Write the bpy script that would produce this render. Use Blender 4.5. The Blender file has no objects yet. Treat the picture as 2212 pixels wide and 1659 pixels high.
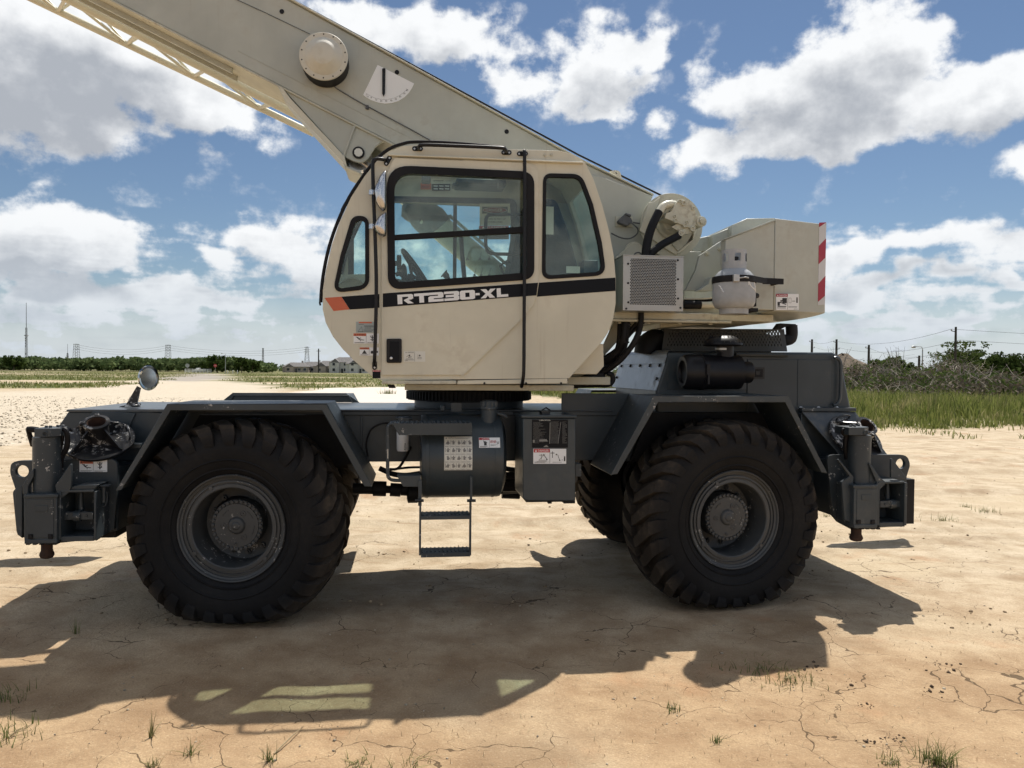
import bpy, bmesh, math, random
import numpy as np
from mathutils import Vector, Matrix, noise as mnoise
from mathutils.geometry import tessellate_polygon
scene = bpy.context.scene
col = scene.collection
rad = math.radians
random.seed(7)
rng = np.random.default_rng(11)

# ------------------------------------------------------------------ camera, sky, sun, exposure
PITCH, ROLL, EYE, FPX = 0.965, 0.5, 1.70, 1661.0
cam_d = bpy.data.cameras.new('camera')
cam_d.sensor_width = 36.0
cam_d.lens = 36.0 * FPX / 2212.0
cam_d.clip_start, cam_d.clip_end = 0.05, 9000
cam = bpy.data.objects.new('camera', cam_d)
col.objects.link(cam)
CAMROT = Matrix.Rotation(rad(90 - PITCH), 4, 'X') @ Matrix.Rotation(rad(ROLL), 4, 'Z')
cam.matrix_world = Matrix.Translation((0, 0, EYE)) @ CAMROT
scene.camera = cam

YAW = rad(7.5)                                   # how the crane stands on the ground
CRANE_AT = Vector((-0.1265, 5.34, 0))
SUN_AZ, SUN_EL = rad(20.3), rad(61.0)
SUNDIR = Vector((math.sin(SUN_AZ) * math.cos(SUN_EL), math.cos(SUN_AZ) * math.cos(SUN_EL), math.sin(SUN_EL)))
sun_d = bpy.data.lights.new('sun', 'SUN')
sun_d.energy, sun_d.angle, sun_d.color = 4.6, rad(0.53), (1.0, 0.95, 0.87)
sun = bpy.data.objects.new('sun', sun_d)
sun.rotation_euler = SUNDIR.to_track_quat('Z', 'Y').to_euler()
sun.location = (3, 3, 20)
col.objects.link(sun)

scene.view_settings.view_transform = 'Standard'
scene.view_settings.look = 'None'
scene.view_settings.exposure = 0.24
scene.view_settings.gamma = 1.0
scene.view_settings.use_curve_mapping = False
scene.cycles.max_bounces = 6
scene.cycles.diffuse_bounces = 3
scene.cycles.glossy_bounces = 3
scene.cycles.transparent_max_bounces = 24
scene.cycles.caustics_reflective = False
scene.cycles.caustics_refractive = False
scene.cycles.use_denoising = True
scene.cycles.use_adaptive_sampling = True
scene.cycles.adaptive_threshold = 0.025

# ---- node helper
class NT:
    def __init__(s, tree):
        s.t = tree; s.n = tree.nodes; s.l = tree.links
    def new(s, typ, **kw):
        nd = s.n.new(typ)
        for k, v in kw.items():
            setattr(nd, k, v)
        return nd
    def put(s, sock, v):
        if hasattr(v, 'is_output'):
            s.l.new(v, sock)
        else:
            sock.default_value = v
    def math(s, op, a, b=None, c=None, clamp=False):
        nd = s.new('ShaderNodeMath', operation=op); nd.use_clamp = clamp
        s.put(nd.inputs[0], a)
        if b is not None: s.put(nd.inputs[1], b)
        if c is not None: s.put(nd.inputs[2], c)
        return nd.outputs[0]
    def vec(s, op, a, b=None, c=None, out=0):
        nd = s.new('ShaderNodeVectorMath', operation=op)
        s.put(nd.inputs[0], a)
        if b is not None: s.put(nd.inputs[1], b)
        if c is not None: s.put(nd.inputs[2], c)
        return nd.outputs[out]
    def comb(s, x, y, z):
        nd = s.new('ShaderNodeCombineXYZ')
        for i, v in enumerate((x, y, z)): s.put(nd.inputs[i], v)
        return nd.outputs[0]
    def noise(s, vec, scale, detail=4, rough=0.55, dist=0.0, out=0):
        nd = s.new('ShaderNodeTexNoise')
        if vec is not None: s.put(nd.inputs['Vector'], vec)
        nd.inputs['Scale'].default_value = scale; nd.inputs['Detail'].default_value = detail
        nd.inputs['Roughness'].default_value = rough; nd.inputs['Distortion'].default_value = dist
        return nd.outputs[out]
    def voro(s, vec, scale, feature='F1', out='Distance', rand=1.0):
        nd = s.new('ShaderNodeTexVoronoi', feature=feature)
        if vec is not None: s.put(nd.inputs['Vector'], vec)
        nd.inputs['Scale'].default_value = scale; nd.inputs['Randomness'].default_value = rand
        return nd.outputs[out]
    def ramp(s, fac, lo, hi, a=0.0, b=1.0, smooth=True):
        nd = s.new('ShaderNodeMapRange', interpolation_type='SMOOTHSTEP' if smooth else 'LINEAR')
        s.put(nd.inputs[0], fac); s.put(nd.inputs[1], lo); s.put(nd.inputs[2], hi); s.put(nd.inputs[3], a); s.put(nd.inputs[4], b)
        return nd.outputs[0]
    def mix(s, fac, a, b, blend='MIX'):
        nd = s.new('ShaderNodeMix', data_type='RGBA', blend_type=blend)
        s.put(nd.inputs[0], fac)
        s.put(nd.inputs[6], (*a, 1) if isinstance(a, tuple) and len(a) == 3 else a)
        s.put(nd.inputs[7], (*b, 1) if isinstance(b, tuple) and len(b) == 3 else b)
        return nd.outputs[2]

# ---- world: clear sky with broken cumulus
world = bpy.data.worlds.new('World'); scene.world = world
world.use_nodes = True
W = NT(world.node_tree); W.n.clear()
SKY_STRENGTH = 0.063
def px_dir(x, y):
    d = CAMROT.to_3x3() @ Vector(((x - 1106) / FPX, -(y - 829.5) / FPX, -1)); d.normalize(); return d
def px_azel(x, y):
    d = px_dir(x, y); return math.degrees(math.atan2(d.x, d.y)), math.degrees(math.asin(d.z))
#        x     y    rx   ry   weight  (picture px at 2212 wide; turned into azimuth / elevation below)
CLOUDS = [(60, 90, 300, 120, 1.25), (330, 170, 230, 90, 1.15), (90, 260, 190, 50, .8), (480, 255, 130, 60, .75), (-120, 180, 250, 130, 1.1),
          (90, 495, 150, 55, 1.0), (210, 525, 130, 45, .95), (20, 540, 150, 50, .9), (465, 553, 52, 17, .6),
          (60, 620, 150, 36, .9), (330, 640, 130, 36, .8), (500, 655, 120, 36, .7), (150, 690, 200, 30, .6),
          (640, 545, 120, 70, 1.0), (560, 515, 50, 34, .7), (680, 600, 80, 50, .7),
          (900, 75, 140, 68, 1.0), (1030, 105, 130, 55, .95), (770, 40, 120, 55, .8), (1000, 40, 130, 40, .5),
          (1290, 145, 120, 80, 1.0), (1230, 205, 90, 50, .95), (1390, 110, 70, 50, .8), (1110, 190, 58, 42, .8), (1330, 215, 70, 40, .7),
          (1880, 85, 140, 90, 1.05), (1790, 190, 230, 70, 1.0), (2010, 240, 260, 70, 1.0), (1620, 170, 130, 60, .85), (1560, 325, 150, 48, .95),
          (1720, 290, 150, 60, .95), (2190, 200, 130, 70, .9), (1990, 60, 60, 40, .6),
          (1430, 265, 52, 26, .7), (2215, 380, 48, 48, .9), (2060, 512, 190, 34, .9), (1830, 548, 60, 30, .85),
          (1900, 604, 130, 22, .75), (2150, 596, 100, 18, .7), (1960, 690, 240, 22, .7), (1850, 650, 100, 22, .6), (2150, 648, 130, 18, .65)]
tc = W.new('ShaderNodeTexCoord')
sep = W.new('ShaderNodeSeparateXYZ'); W.l.new(tc.outputs['Generated'], sep.inputs[0])
azn = W.math('MULTIPLY', W.math('ARCTAN2', sep.outputs[0], sep.outputs[1]), 57.29578)
eln = W.math('MULTIPLY', W.math('ARCSINE', sep.outputs[2]), 57.29578)
azel = W.comb(azn, eln, 0.0)
def n2(vec, detail, rough, out=0):
    nd = W.new('ShaderNodeTexNoise', noise_dimensions='2D')
    W.put(nd.inputs['Vector'], vec)
    nd.inputs['Scale'].default_value = 1.0; nd.inputs['Detail'].default_value = detail; nd.inputs['Roughness'].default_value = rough
    return nd.outputs[out]
# ragged edges: warp the lookup, then add up the cloud bodies
warp = n2(W.vec('MULTIPLY', azel, (.17, .24, 0)), 2, .6, 1)
pw = W.vec('ADD', azel, W.vec('MULTIPLY_ADD', warp, (5.4, 4.4, 0), (-2.7, -2.2, 0)))
# the same kind of broken cumulus everywhere out of view, its cover raised for whiter fill light
outside = W.math('MAXIMUM', W.ramp(W.math('ABSOLUTE', azn), 36, 48), W.ramp(eln, 29, 38))
farn = W.ramp(W.noise(W.vec('MULTIPLY', tc.outputs['Generated'], (1, 1, 1.6)), 3.2, 2, .5), .43, .58)
common = W.math('MULTIPLY', W.math('MULTIPLY', farn, outside), .9)
# low broken deck close to the horizon
lowm = W.ramp(eln, 3.0, 14.0, 1.0, 0.0)
lown = W.ramp(n2(W.vec('MULTIPLY', azel, (.10, .60, 0)), 3, .6), .34, .62)
common = W.math('MULTIPLY_ADD', W.math('MULTIPLY', lowm, lown), .66, common)
fbm = n2(W.vec('MULTIPLY', azel, (.40, .50, 0)), 7, .60)
f_lo = n2(W.vec('MULTIPLY_ADD', azel, (.15, .2, 0), (4, 9, 0)), 2, .5)
def cloud_bodies(p):
    acc = common
    for (x, y, rx, ry, w) in CLOUDS:
        a, e = px_azel(x, y)
        sx, sy = 1661 * .01745 / rx, 1661 * .01745 / ry
        g = W.new('ShaderNodeTexGradient', gradient_type='SPHERICAL'); W.l.new(p, g.inputs[0])
        g.texture_mapping.scale = (sx * .86, sy * .86, 1); g.texture_mapping.translation = (-a * sx * .86, -e * sy * .86, 0)
        b = g.outputs[1]
        acc = W.math('MULTIPLY_ADD', b, w * 1.5, acc)
    return acc
d0 = cloud_bodies(pw)
dens = W.math('MULTIPLY_ADD', W.math('SUBTRACT', f_lo, .5), .7, W.math('MULTIPLY_ADD', W.math('SUBTRACT', fbm, .5), W.ramp(d0, 0.0, .30, 1.25, 2.3), d0))
fbm_up = n2(W.vec('MULTIPLY_ADD', azel, (.40, .50, 0), (.30, .75, 0)), 4, .60)
up = cloud_bodies(W.vec('ADD', pw, (.9, 2.4, 0)))
dens_up = W.math('MULTIPLY_ADD', W.math('SUBTRACT', fbm_up, .5), 1.6, up)
alpha = W.ramp(dens, .10, .95)
thick = W.math('MULTIPLY_ADD', W.math('MAXIMUM', dens_up, 0.0), .60, W.math('MULTIPLY', W.math('MAXIMUM', d0, 0), .22))
shade = W.ramp(thick, .34, 1.75)
shade = W.math('MULTIPLY_ADD', W.math('SUBTRACT', fbm, .5), -.55, shade, clamp=True)
ccol = W.mix(shade, (0.95, 0.965, 0.98), (0.43, 0.46, 0.51))
haze_low = W.ramp(eln, 0.0, 11.0, .80, 0.0)
ccol = W.mix(haze_low, ccol, (.56, .63, .70))
alpha = W.math('MAXIMUM', alpha, W.ramp(eln, 0.0, 7.0, .85, 0.0))
sky = W.new('ShaderNodeTexSky', sky_type='NISHITA')
sky.sun_disc = False; sky.sun_elevation = SUN_EL; sky.sun_rotation = SUN_AZ
sky.air_density, sky.dust_density, sky.ozone_density, sky.altitude = 1.0, 0.2, 3.6, 30
bg1 = W.new('ShaderNodeBackground'); W.l.new(sky.outputs[0], bg1.inputs[0]); bg1.inputs[1].default_value = SKY_STRENGTH
bg2 = W.new('ShaderNodeBackground'); W.l.new(ccol, bg2.inputs[0]); bg2.inputs[1].default_value = 0.86
mixs = W.new('ShaderNodeMixShader'); W.l.new(alpha, mixs.inputs[0]); W.l.new(bg1.outputs[0], mixs.inputs[1]); W.l.new(bg2.outputs[0], mixs.inputs[2])
wo = W.new('ShaderNodeOutputWorld'); W.l.new(mixs.outputs[0], wo.inputs[0])
world.cycles.sampling_method = 'MANUAL'; world.cycles.sample_map_resolution = 512

# ------------------------------------------------------------------ materials
def material(name):
    m = bpy.data.materials.new(name); m.use_nodes = True
    t = NT(m.node_tree); t.n.clear()
    out = t.new('ShaderNodeOutputMaterial')
    b = t.new('ShaderNodeBsdfPrincipled'); t.l.new(b.outputs[0], out.inputs[0])
    return m, t, b, out
def coords(t, kind='Object'):
    return t.new('ShaderNodeTexCoord').outputs[kind]
def paint(name, base, rough=.4, dirt=(.30, .24, .17), amount=.25, mott=.08, scratch=None, spec=.5, coat=0.0, bump=.02, scale=1.0, metallic=0.0, streak=0.0, chips=0.0):
    m, t, b, out = material(name)
    p = t.new('ShaderNodeNewGeometry').outputs['Position']
    n1 = t.noise(p, 1.7 * scale, 4, .6); n2 = t.noise(p, 14 * scale, 3, .6)
    lo = tuple(max(0, c * (1 - mott * 1.6)) for c in base); hi = tuple(min(1, c * (1 + mott)) for c in base)
    c = t.mix(t.ramp(n1, .3, .7), lo, hi)
    d = t.math('MULTIPLY', t.ramp(n1, .46, .78), t.ramp(n2, .38, .72))
    if streak:
        st = t.noise(t.vec('MULTIPLY', p, (34, 34, 1.3)), 1.0, 3, .6)
        d = t.math('MAXIMUM', d, t.math('MULTIPLY', t.ramp(st, .58, .80), streak))
    d = t.math('MULTIPLY', d, amount, clamp=True)
    c = t.mix(d, c, dirt)
    if scratch:
        sc = t.math('MULTIPLY', t.ramp(t.noise(p, 26, 3, .8), .60 - chips, .66 - chips), t.ramp(t.noise(p, 3.1, 2, .5), .5 - chips * 2, .64 - chips * 2))
        c = t.mix(sc, c, scratch)
    t.l.new(c, b.inputs['Base Color'])
    b.inputs['Metallic'].default_value = metallic
    b.inputs['Specular IOR Level'].default_value = spec
    b.inputs['Coat Weight'].default_value = coat; b.inputs['Coat Roughness'].default_value = .2
    t.l.new(t.math('MULTIPLY_ADD', t.math('ADD', d, t.math('MULTIPLY', n2, .25)), .45, rough - .05, clamp=True), b.inputs['Roughness'])
    if bump:
        bp = t.new('ShaderNodeBump'); bp.inputs['Strength'].default_value = bump; bp.inputs['Distance'].default_value = .02
        t.l.new(n2, bp.inputs['Height']); t.l.new(bp.outputs[0], b.inputs['Normal'])
    return m
M = {}
M['cream'] = paint('cream paint', (.66, .635, .515), .38, (.30, .22, .14), .42, .06, coat=.12, bump=.03, streak=.5)
M['cream_shaded'] = paint('shaded cream paint', (.47, .485, .43), .40, (.27, .20, .13), .45, .07, bump=.03, streak=.4)  # same cream, darkened where boom and counterweight get less light
M['cream_old'] = paint('weathered cream paint', (.55, .54, .44), .5, (.20, .14, .08), .75, .10, bump=.06, scale=2.0)
M['grey'] = paint('dark grey paint', (.040, .053, .062), .36, (.17, .15, .12), .22, .14, scratch=None, bump=.05)
M['grey_worn'] = paint('worn dark grey paint', (.044, .056, .064), .46, (.20, .16, .12), .35, .16, scratch=(.42, .41, .39), bump=.08)
M['black'] = paint('black paint', (.012, .012, .013), .35, (.10, .09, .08), .15, .2)
M['black_chip'] = paint('chipped black paint', (.016, .016, .018), .32, (.16, .14, .12), .35, .3, scratch=(.62, .60, .56), bump=.10, chips=.06)
M['rubber'] = paint('black rubber', (.009, .009, .011), .55, (.07, .06, .05), .25, .2, spec=.25)
M['plastic'] = paint('black plastic', (.008, .008, .010), .42, (.05, .045, .04), .2, .2, spec=.35)
M['deck'] = paint('sky lit grey deck paint', (.075, .084, .09), .30, (.26, .22, .16), .5, .15, bump=.08)  # the grey paint made lighter and bluer, sky reflection put into its colour
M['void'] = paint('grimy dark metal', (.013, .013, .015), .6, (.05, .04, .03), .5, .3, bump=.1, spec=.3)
M['steel'] = paint('bare galvanised steel', (.50, .50, .49), .42, (.22, .20, .17), .35, .10, metallic=.85, spec=.5)
M['alu'] = paint('brushed aluminium', (.46, .46, .44), .42, (.30, .27, .22), .25, .06, metallic=.7)
M['chrome'] = paint('chrome', (.62, .62, .63), .24, (.4, .38, .34), .15, .03, metallic=1.0, bump=.01)
M['rim'] = paint('dusty grey wheel paint', (.058, .062, .064), .5, (.17, .14, .10), .45, .15, scratch=(.55, .53, .50), bump=.08)
M['shield'] = paint('grey heat shield', (.10, .105, .105), .5, (.2, .17, .13), .3, .12)
M['dark_rust'] = paint('dark rust', (.055, .028, .018), .85, (.10, .06, .04), .8, .35, bump=.25, scale=3)
M['rust'] = paint('rusty steel', (.13, .055, .028), .75, (.22, .10, .05), .8, .35, bump=.25, scale=3)
M['tankgrey'] = paint('chalky grey tank paint', (.37, .39, .41), .46, (.56, .55, .52), .5, .08, bump=.05, scale=4)
M['white'] = paint('white decal', (.84, .86, .87), .4, (.5, .46, .4), .12, .03, bump=0)
M['offwhite'] = paint('faded white decal', (.72, .72, .66), .45, (.46, .41, .34), .3, .05, bump=0)
M['decal_black'] = paint('black decal', (.006, .007, .010), .40, (.05, .045, .04), .10, .1, bump=0, spec=.18)
M['red'] = paint('red decal', (.50, .035, .04), .4, (.4, .3, .25), .2, .06, bump=0)
M['orange'] = paint('faded orange red decal', (.62, .14, .06), .4, (.55, .38, .26), .45, .08, bump=0, streak=.6)
M['reflect_red'] = paint('reflective red tape', (.38, .025, .05), .35, (.4, .3, .25), .15, .06, bump=0)
M['reflect_white'] = paint('reflective white tape', (.62, .62, .63), .35, (.4, .36, .3), .15, .06, bump=0)
M['ink'] = paint('dark print', (.03, .03, .03), .5, (.2, .2, .2), .1, .1, bump=0)
M['print_grey'] = paint('grey print', (.22, .22, .21), .5, (.3, .3, .3), .1, .1, bump=0)
M['seat'] = paint('dark grey seat cloth', (.035, .037, .04), .85, (.10, .09, .08), .3, .2, bump=.2, scale=3)
M['interior'] = paint('cab interior trim', (.42, .40, .33), .6, (.25, .22, .17), .3, .06)
M['tarp'] = paint('grey tarpaulin', (.10, .105, .11), .55, (.2, .19, .18), .4, .25, bump=.2, scale=2)
M['hose_white'] = paint('pale hose', (.55, .54, .50), .5, (.3, .25, .2), .3, .1)
def tyre_mat():
    m, t, b, out = material('dusty tyre rubber')
    p = coords(t)
    g = t.new('ShaderNodeNewGeometry')
    n1 = t.noise(p, 3.2, 6, .65); n2 = t.noise(p, 22, 5, .65); n3 = t.noise(p, 120, 3, .6)
    c = t.mix(t.ramp(n1, .3, .7), (.003, .004, .006), (.008, .009, .011))
    dust = t.math('MULTIPLY', t.ramp(n1, .42, .72), t.ramp(n2, .35, .7))
    s = t.new('ShaderNodeSeparateXYZ'); t.l.new(p, s.inputs[0])
    r = t.math('SQRT', t.math('ADD', t.math('MULTIPLY', s.outputs[0], s.outputs[0]), t.math('MULTIPLY', s.outputs[2], s.outputs[2])))
    tread = t.ramp(r, .585, .70, .12, 1.0)
    dust = t.math('MULTIPLY', t.math('MULTIPLY_ADD', dust, .8, .30), tread)
    c = t.mix(t.math('MULTIPLY', dust, .60, clamp=True), c, (.15, .118, .085))
    t.l.new(c, b.inputs['Base Color'])
    t.l.new(t.ramp(dust, 0, .6, .62, .95), b.inputs['Roughness']); b.inputs['Specular IOR Level'].default_value = .2
    bp = t.new('ShaderNodeBump'); bp.inputs['Strength'].default_value = .35; bp.inputs['Distance'].default_value = .01
    t.l.new(t.math('ADD', n2, t.math('MULTIPLY', n3, .6)), bp.inputs['Height']); t.l.new(bp.outputs[0], b.inputs['Normal'])
    return m
M['tyre'] = tyre_mat()
def glass_mat(name, tint, refl=1.0, dust=.03):
    m = bpy.data.materials.new(name); m.use_nodes = True
    t = NT(m.node_tree); t.n.clear()
    out = t.new('ShaderNodeOutputMaterial')
    tr = t.new('ShaderNodeBsdfTransparent'); tr.inputs[0].default_value = (*tint, 1)
    gl = t.new('ShaderNodeBsdfGlossy'); gl.inputs[1].default_value = .015; gl.inputs[0].default_value = (.9, .95, .93, 1)
    lw = t.new('ShaderNodeLayerWeight'); lw.inputs[0].default_value = .5
    fac = t.math('MULTIPLY_ADD', t.math('POWER', lw.outputs['Facing'], 5.0), .55, .045)
    m1 = t.new('ShaderNodeMixShader'); t.l.new(t.math('MULTIPLY', fac, refl), m1.inputs[0]); t.l.new(tr.outputs[0], m1.inputs[1]); t.l.new(gl.outputs[0], m1.inputs[2])
    df = t.new('ShaderNodeBsdfDiffuse'); df.inputs[0].default_value = (.55, .52, .45, 1)
    p = t.new('ShaderNodeNewGeometry').outputs['Position']
    dm = t.math('MULTIPLY', t.ramp(t.noise(p, 5, 5, .65), .45, .75), dust * 2.2)
    m2 = t.new('ShaderNodeMixShader'); t.l.new(t.math('ADD', dm, dust * .4), m2.inputs[0]); t.l.new(m1.outputs[0], m2.inputs[1]); t.l.new(df.outputs[0], m2.inputs[2])
    t.l.new(m2.outputs[0], out.inputs[0])
    return m
M['glass'] = glass_mat('green tinted cab glass', (.86, .935, .915), 1.0, .02)

# ------------------------------------------------------------------ mesh building helpers
class MB:
    def __init__(s):
        s.v, s.f, s.m = [], [], []
    def add(s, verts, faces, mi=0):
        k = len(s.v); s.v.extend(tuple(p) for p in verts)
        for f in faces:
            s.f.append([i + k for i in f]); s.m.append(mi)
    def box(s, a, b, mi=0):
        x0, y0, z0 = a; x1, y1, z1 = b
        s.add([(x0, y0, z0), (x1, y0, z0), (x1, y1, z0), (x0, y1, z0), (x0, y0, z1), (x1, y0, z1), (x1, y1, z1), (x0, y1, z1)],
              [(0, 3, 2, 1), (4, 5, 6, 7), (0, 1, 5, 4), (1, 2, 6, 5), (2, 3, 7, 6), (3, 0, 4, 7)], mi)
    def hexa(s, lo, hi, mi=0):
        # eight corners: lower ring then upper ring
        s.add(list(lo) + list(hi), [(0, 3, 2, 1), (4, 5, 6, 7), (0, 1, 5, 4), (1, 2, 6, 5), (2, 3, 7, 6), (3, 0, 4, 7)], mi)
    def prism(s, pts, v0, v1, holes=(), mi=0):
        # outline in (u, z), pushed along v from v0 to v1
        pts = [tuple(p) for p in pts]
        n = len(pts)
        if not holes:
            s.add([(u, v0, z) for u, z in pts] + [(u, v1, z) for u, z in pts],
                  [list(range(n)), list(range(2 * n - 1, n - 1, -1))] + [(i, (i + 1) % n, n + (i + 1) % n, n + i) for i in range(n)], mi)
            return
        loops = [pts] + [[tuple(p) for p in h] for h in holes]
        flat = [p for l in loops for p in l]
        tris = tessellate_polygon([[Vector((u, z, 0)) for u, z in l] for l in loops])
        N = len(flat)
        faces = [list(t) for t in tris] + [[i + N for i in reversed(t)] for t in tris]
        k = 0
        for l in loops:
            m_ = len(l)
            faces += [(k + i, k + (i + 1) % m_, N + k + (i + 1) % m_, N + k + i) for i in range(m_)]
            k += m_
        s.add([(u, v0, z) for u, z in flat] + [(u, v1, z) for u, z in flat], faces, mi)
    def plan(s, pts, z0, z1, mi=0):
        # outline in (u, v), pushed up from z0 to z1 (numbers or per-point lists)
        n = len(pts)
        za = z0 if isinstance(z0, (list, tuple)) else [z0] * n
        zb = z1 if isinstance(z1, (list, tuple)) else [z1] * n
        s.add([(u, v, a) for (u, v), a in zip(pts, za)] + [(u, v, b) for (u, v), b in zip(pts, zb)],
              [list(range(n - 1, -1, -1)), list(range(n, 2 * n))] + [(i, (i + 1) % n, n + (i + 1) % n, n + i) for i in range(n)], mi)
    def lathe(s, prof, at=(0, 0, 0), axis=(0, 1, 0), n=32, mi=0, closed=False, cap=True, a0=0.0, a1=2 * math.pi):
        ax = Vector(axis).normalized(); t1 = ax.orthogonal().normalized()
        if abs(ax.y) > .99: t1 = Vector((1, 0, 0))
        t2 = ax.cross(t1); at = Vector(at)
        full = abs(a1 - a0 - 2 * math.pi) < 1e-6
        k = n if full else n + 1
        V = []
        for r, h in prof:
            for i in range(k):
                a = a0 + (a1 - a0) * i / n
                V.append(at + ax * h + (t1 * math.cos(a) + t2 * math.sin(a)) * r)
        F = []
        m_ = len(prof)
        for j in range(m_ - 1 + (1 if closed else 0)):
            j2 = (j + 1) % m_
            for i in range(k if full else n):
                i2 = (i + 1) % k
                F.append((j * k + i, j * k + i2, j2 * k + i2, j2 * k + i))
        if cap and not closed and full:
            F.append(list(range(k))[::-1]); F.append([(m_ - 1) * k + i for i in range(k)])
        s.add(V, F, mi)
    def cyl(s, a, b, r, r2=None, n=16, mi=0):
        a, b = Vector(a), Vector(b); d = b - a
        s.lathe([(r, 0), (r if r2 is None else r2, d.length)], a, d, n, mi)
    def tube(s, path, r, n=8, mi=0, res=0):
        P = [Vector(p) for p in path]
        if res: P = smooth_path(P, res)
        rs = r if isinstance(r, (list, tuple)) else [r] * len(P)
        V, F = [], []
        t0 = None
        for i, p in enumerate(P):
            d = (P[min(i + 1, len(P) - 1)] - P[max(i - 1, 0)])
            d = d.normalized() if d.length > 1e-9 else Vector((0, 0, 1))
            if t0 is None: t0 = d.orthogonal().normalized()
            t0 = (t0 - d * t0.dot(d)); t0 = t0.normalized() if t0.length > 1e-6 else d.orthogonal().normalized()
            b = d.cross(t0)
            for k in range(n):
                a = 2 * math.pi * k / n
                V.append(p + (t0 * math.cos(a) + b * math.sin(a)) * rs[min(i, len(rs) - 1)])
        for i in range(len(P) - 1):
            for k in range(n):
                k2 = (k + 1) % n
                F.append((i * n + k, i * n + k2, (i + 1) * n + k2, (i + 1) * n + k))
        F.append(list(range(n))[::-1]); F.append([(len(P) - 1) * n + k for k in range(n)])
        s.add(V, F, mi)
    def text(s, txt, at, ex, ez, size, mi=0, lift=0.0, width=None):
        # flat lettering: at = lower left corner, ex / ez = directions of the line and of the letter height
        V, F, w = glyphs(txt)
        ex, ez = Vector(ex).normalized(), Vector(ez).normalized(); n = ex.cross(ez); at = Vector(at)
        sx = size if width is None else width / max(w, 1e-6)
        s.add([at + ex * (x * sx) + ez * (y * size) + n * lift for x, y in V], F, mi)
    def islands(s):
        par = list(range(len(s.v)))
        def find(i):
            while par[i] != i: par[i] = par[par[i]]; i = par[i]
            return i
        for f in s.f:
            r = find(f[0])
            for i in f[1:]: par[find(i)] = r
        out = {}
        for f, m in zip(s.f, s.m):
            out.setdefault(find(f[0]), []).append((f, m))
        res = []
        for fs in out.values():
            mb = MB(); idx = {}
            for f, m in fs:
                for i in f:
                    if i not in idx: idx[i] = len(mb.v); mb.v.append(s.v[i])
                mb.f.append([idx[i] for i in f]); mb.m.append(m)
            res.append(mb)
        return res
    def build(s, name, mats, parent=None, bevel=0.0, seg=2, smooth=35, world=None):
        me = bpy.data.meshes.new(name)
        me.from_pydata(s.v, [], s.f)
        if not isinstance(mats, (list, tuple)): mats = [mats]
        for m in mats: me.materials.append(M[m] if isinstance(m, str) else m)
        me.polygons.foreach_set('material_index', s.m)
        bm = bmesh.new(); bm.from_mesh(me)
        bmesh.ops.remove_doubles(bm, verts=bm.verts, dist=1e-5)
        bmesh.ops.recalc_face_normals(bm, faces=bm.faces)
        bm.to_mesh(me); bm.free()
        if smooth:
            me.polygons.foreach_set('use_smooth', [True] * len(me.polygons)); me.set_sharp_from_angle(angle=rad(smooth))
        ob = bpy.data.objects.new(name, me); col.objects.link(ob)
        if parent is not None: ob.parent = parent
        if world is not None: ob.matrix_world = world
        if bevel:
            md = ob.modifiers.new('edge', 'BEVEL'); md.width = bevel; md.segments = seg; md.limit_method = 'ANGLE'; md.angle_limit = rad(32)
            md.use_clamp_overlap = True
        return ob
def smooth_path(P, res):
    out = []
    n = len(P)
    for i in range(n - 1):
        p0, p1, p2, p3 = P[max(i - 1, 0)], P[i], P[i + 1], P[min(i + 2, n - 1)]
        for k in range(res):
            t = k / res
            out.append(.5 * ((2 * p1) + (p2 - p0) * t + (2 * p0 - 5 * p1 + 4 * p2 - p3) * t * t + (3 * p1 - p0 - 3 * p2 + p3) * t ** 3))
    out.append(P[-1]); return out
_gl = {}
def glyphs(txt):
    if txt not in _gl:
        c = bpy.data.curves.new('t', 'FONT'); c.body = txt; c.size = 1.38; c.resolution_u = 2
        o = bpy.data.objects.new('t', c); me = bpy.data.meshes.new_from_object(o)
        V = [(v.co.x, v.co.y) for v in me.vertices]; F = [list(p.vertices) for p in me.polygons]
        bpy.data.objects.remove(o); bpy.data.curves.remove(c); bpy.data.meshes.remove(me)
        x0 = min(v[0] for v in V); V = [(x - x0, y) for x, y in V]
        _gl[txt] = (V, F, max(v[0] for v in V))
    return _gl[txt]
def rp(pts, n=6):
    # polygon with rounded corners, each corner (x, y, radius)
    out = []
    k = len(pts)
    for i in range(k):
        p = Vector(pts[i][:2]); r = pts[i][2] if len(pts[i]) > 2 else 0
        if not r: out.append((p.x, p.y)); continue
        a = (Vector(pts[i - 1][:2]) - p); b = (Vector(pts[(i + 1) % k][:2]) - p)
        ra = min(r, a.length * .49); rb = min(r, b.length * .49)
        A = p + a.normalized() * ra; B = p + b.normalized() * rb
        for j in range(n + 1):
            t = j / n; q = A * (1 - t) ** 2 + p * 2 * t * (1 - t) + B * t * t; out.append((q.x, q.y))
    return out
def tag(o, label=None, cat=None, group=None, kind=None):
    if label: o['label'] = label
    if cat: o['category'] = cat
    if group: o['group'] = group
    if kind: o['kind'] = kind
    return o
def empty(name, loc=(0, 0, 0), rz=0.0):
    o = bpy.data.objects.new(name, None); o.empty_display_size = .2; o.location = loc; o.rotation_euler = (0, 0, rz); col.objects.link(o); return o
def copy_tree(o, parent=None):
    c = o.copy(); col.objects.link(c); c.parent = parent
    for ch in list(o.children): copy_tree(ch, c)
    return c

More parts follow.
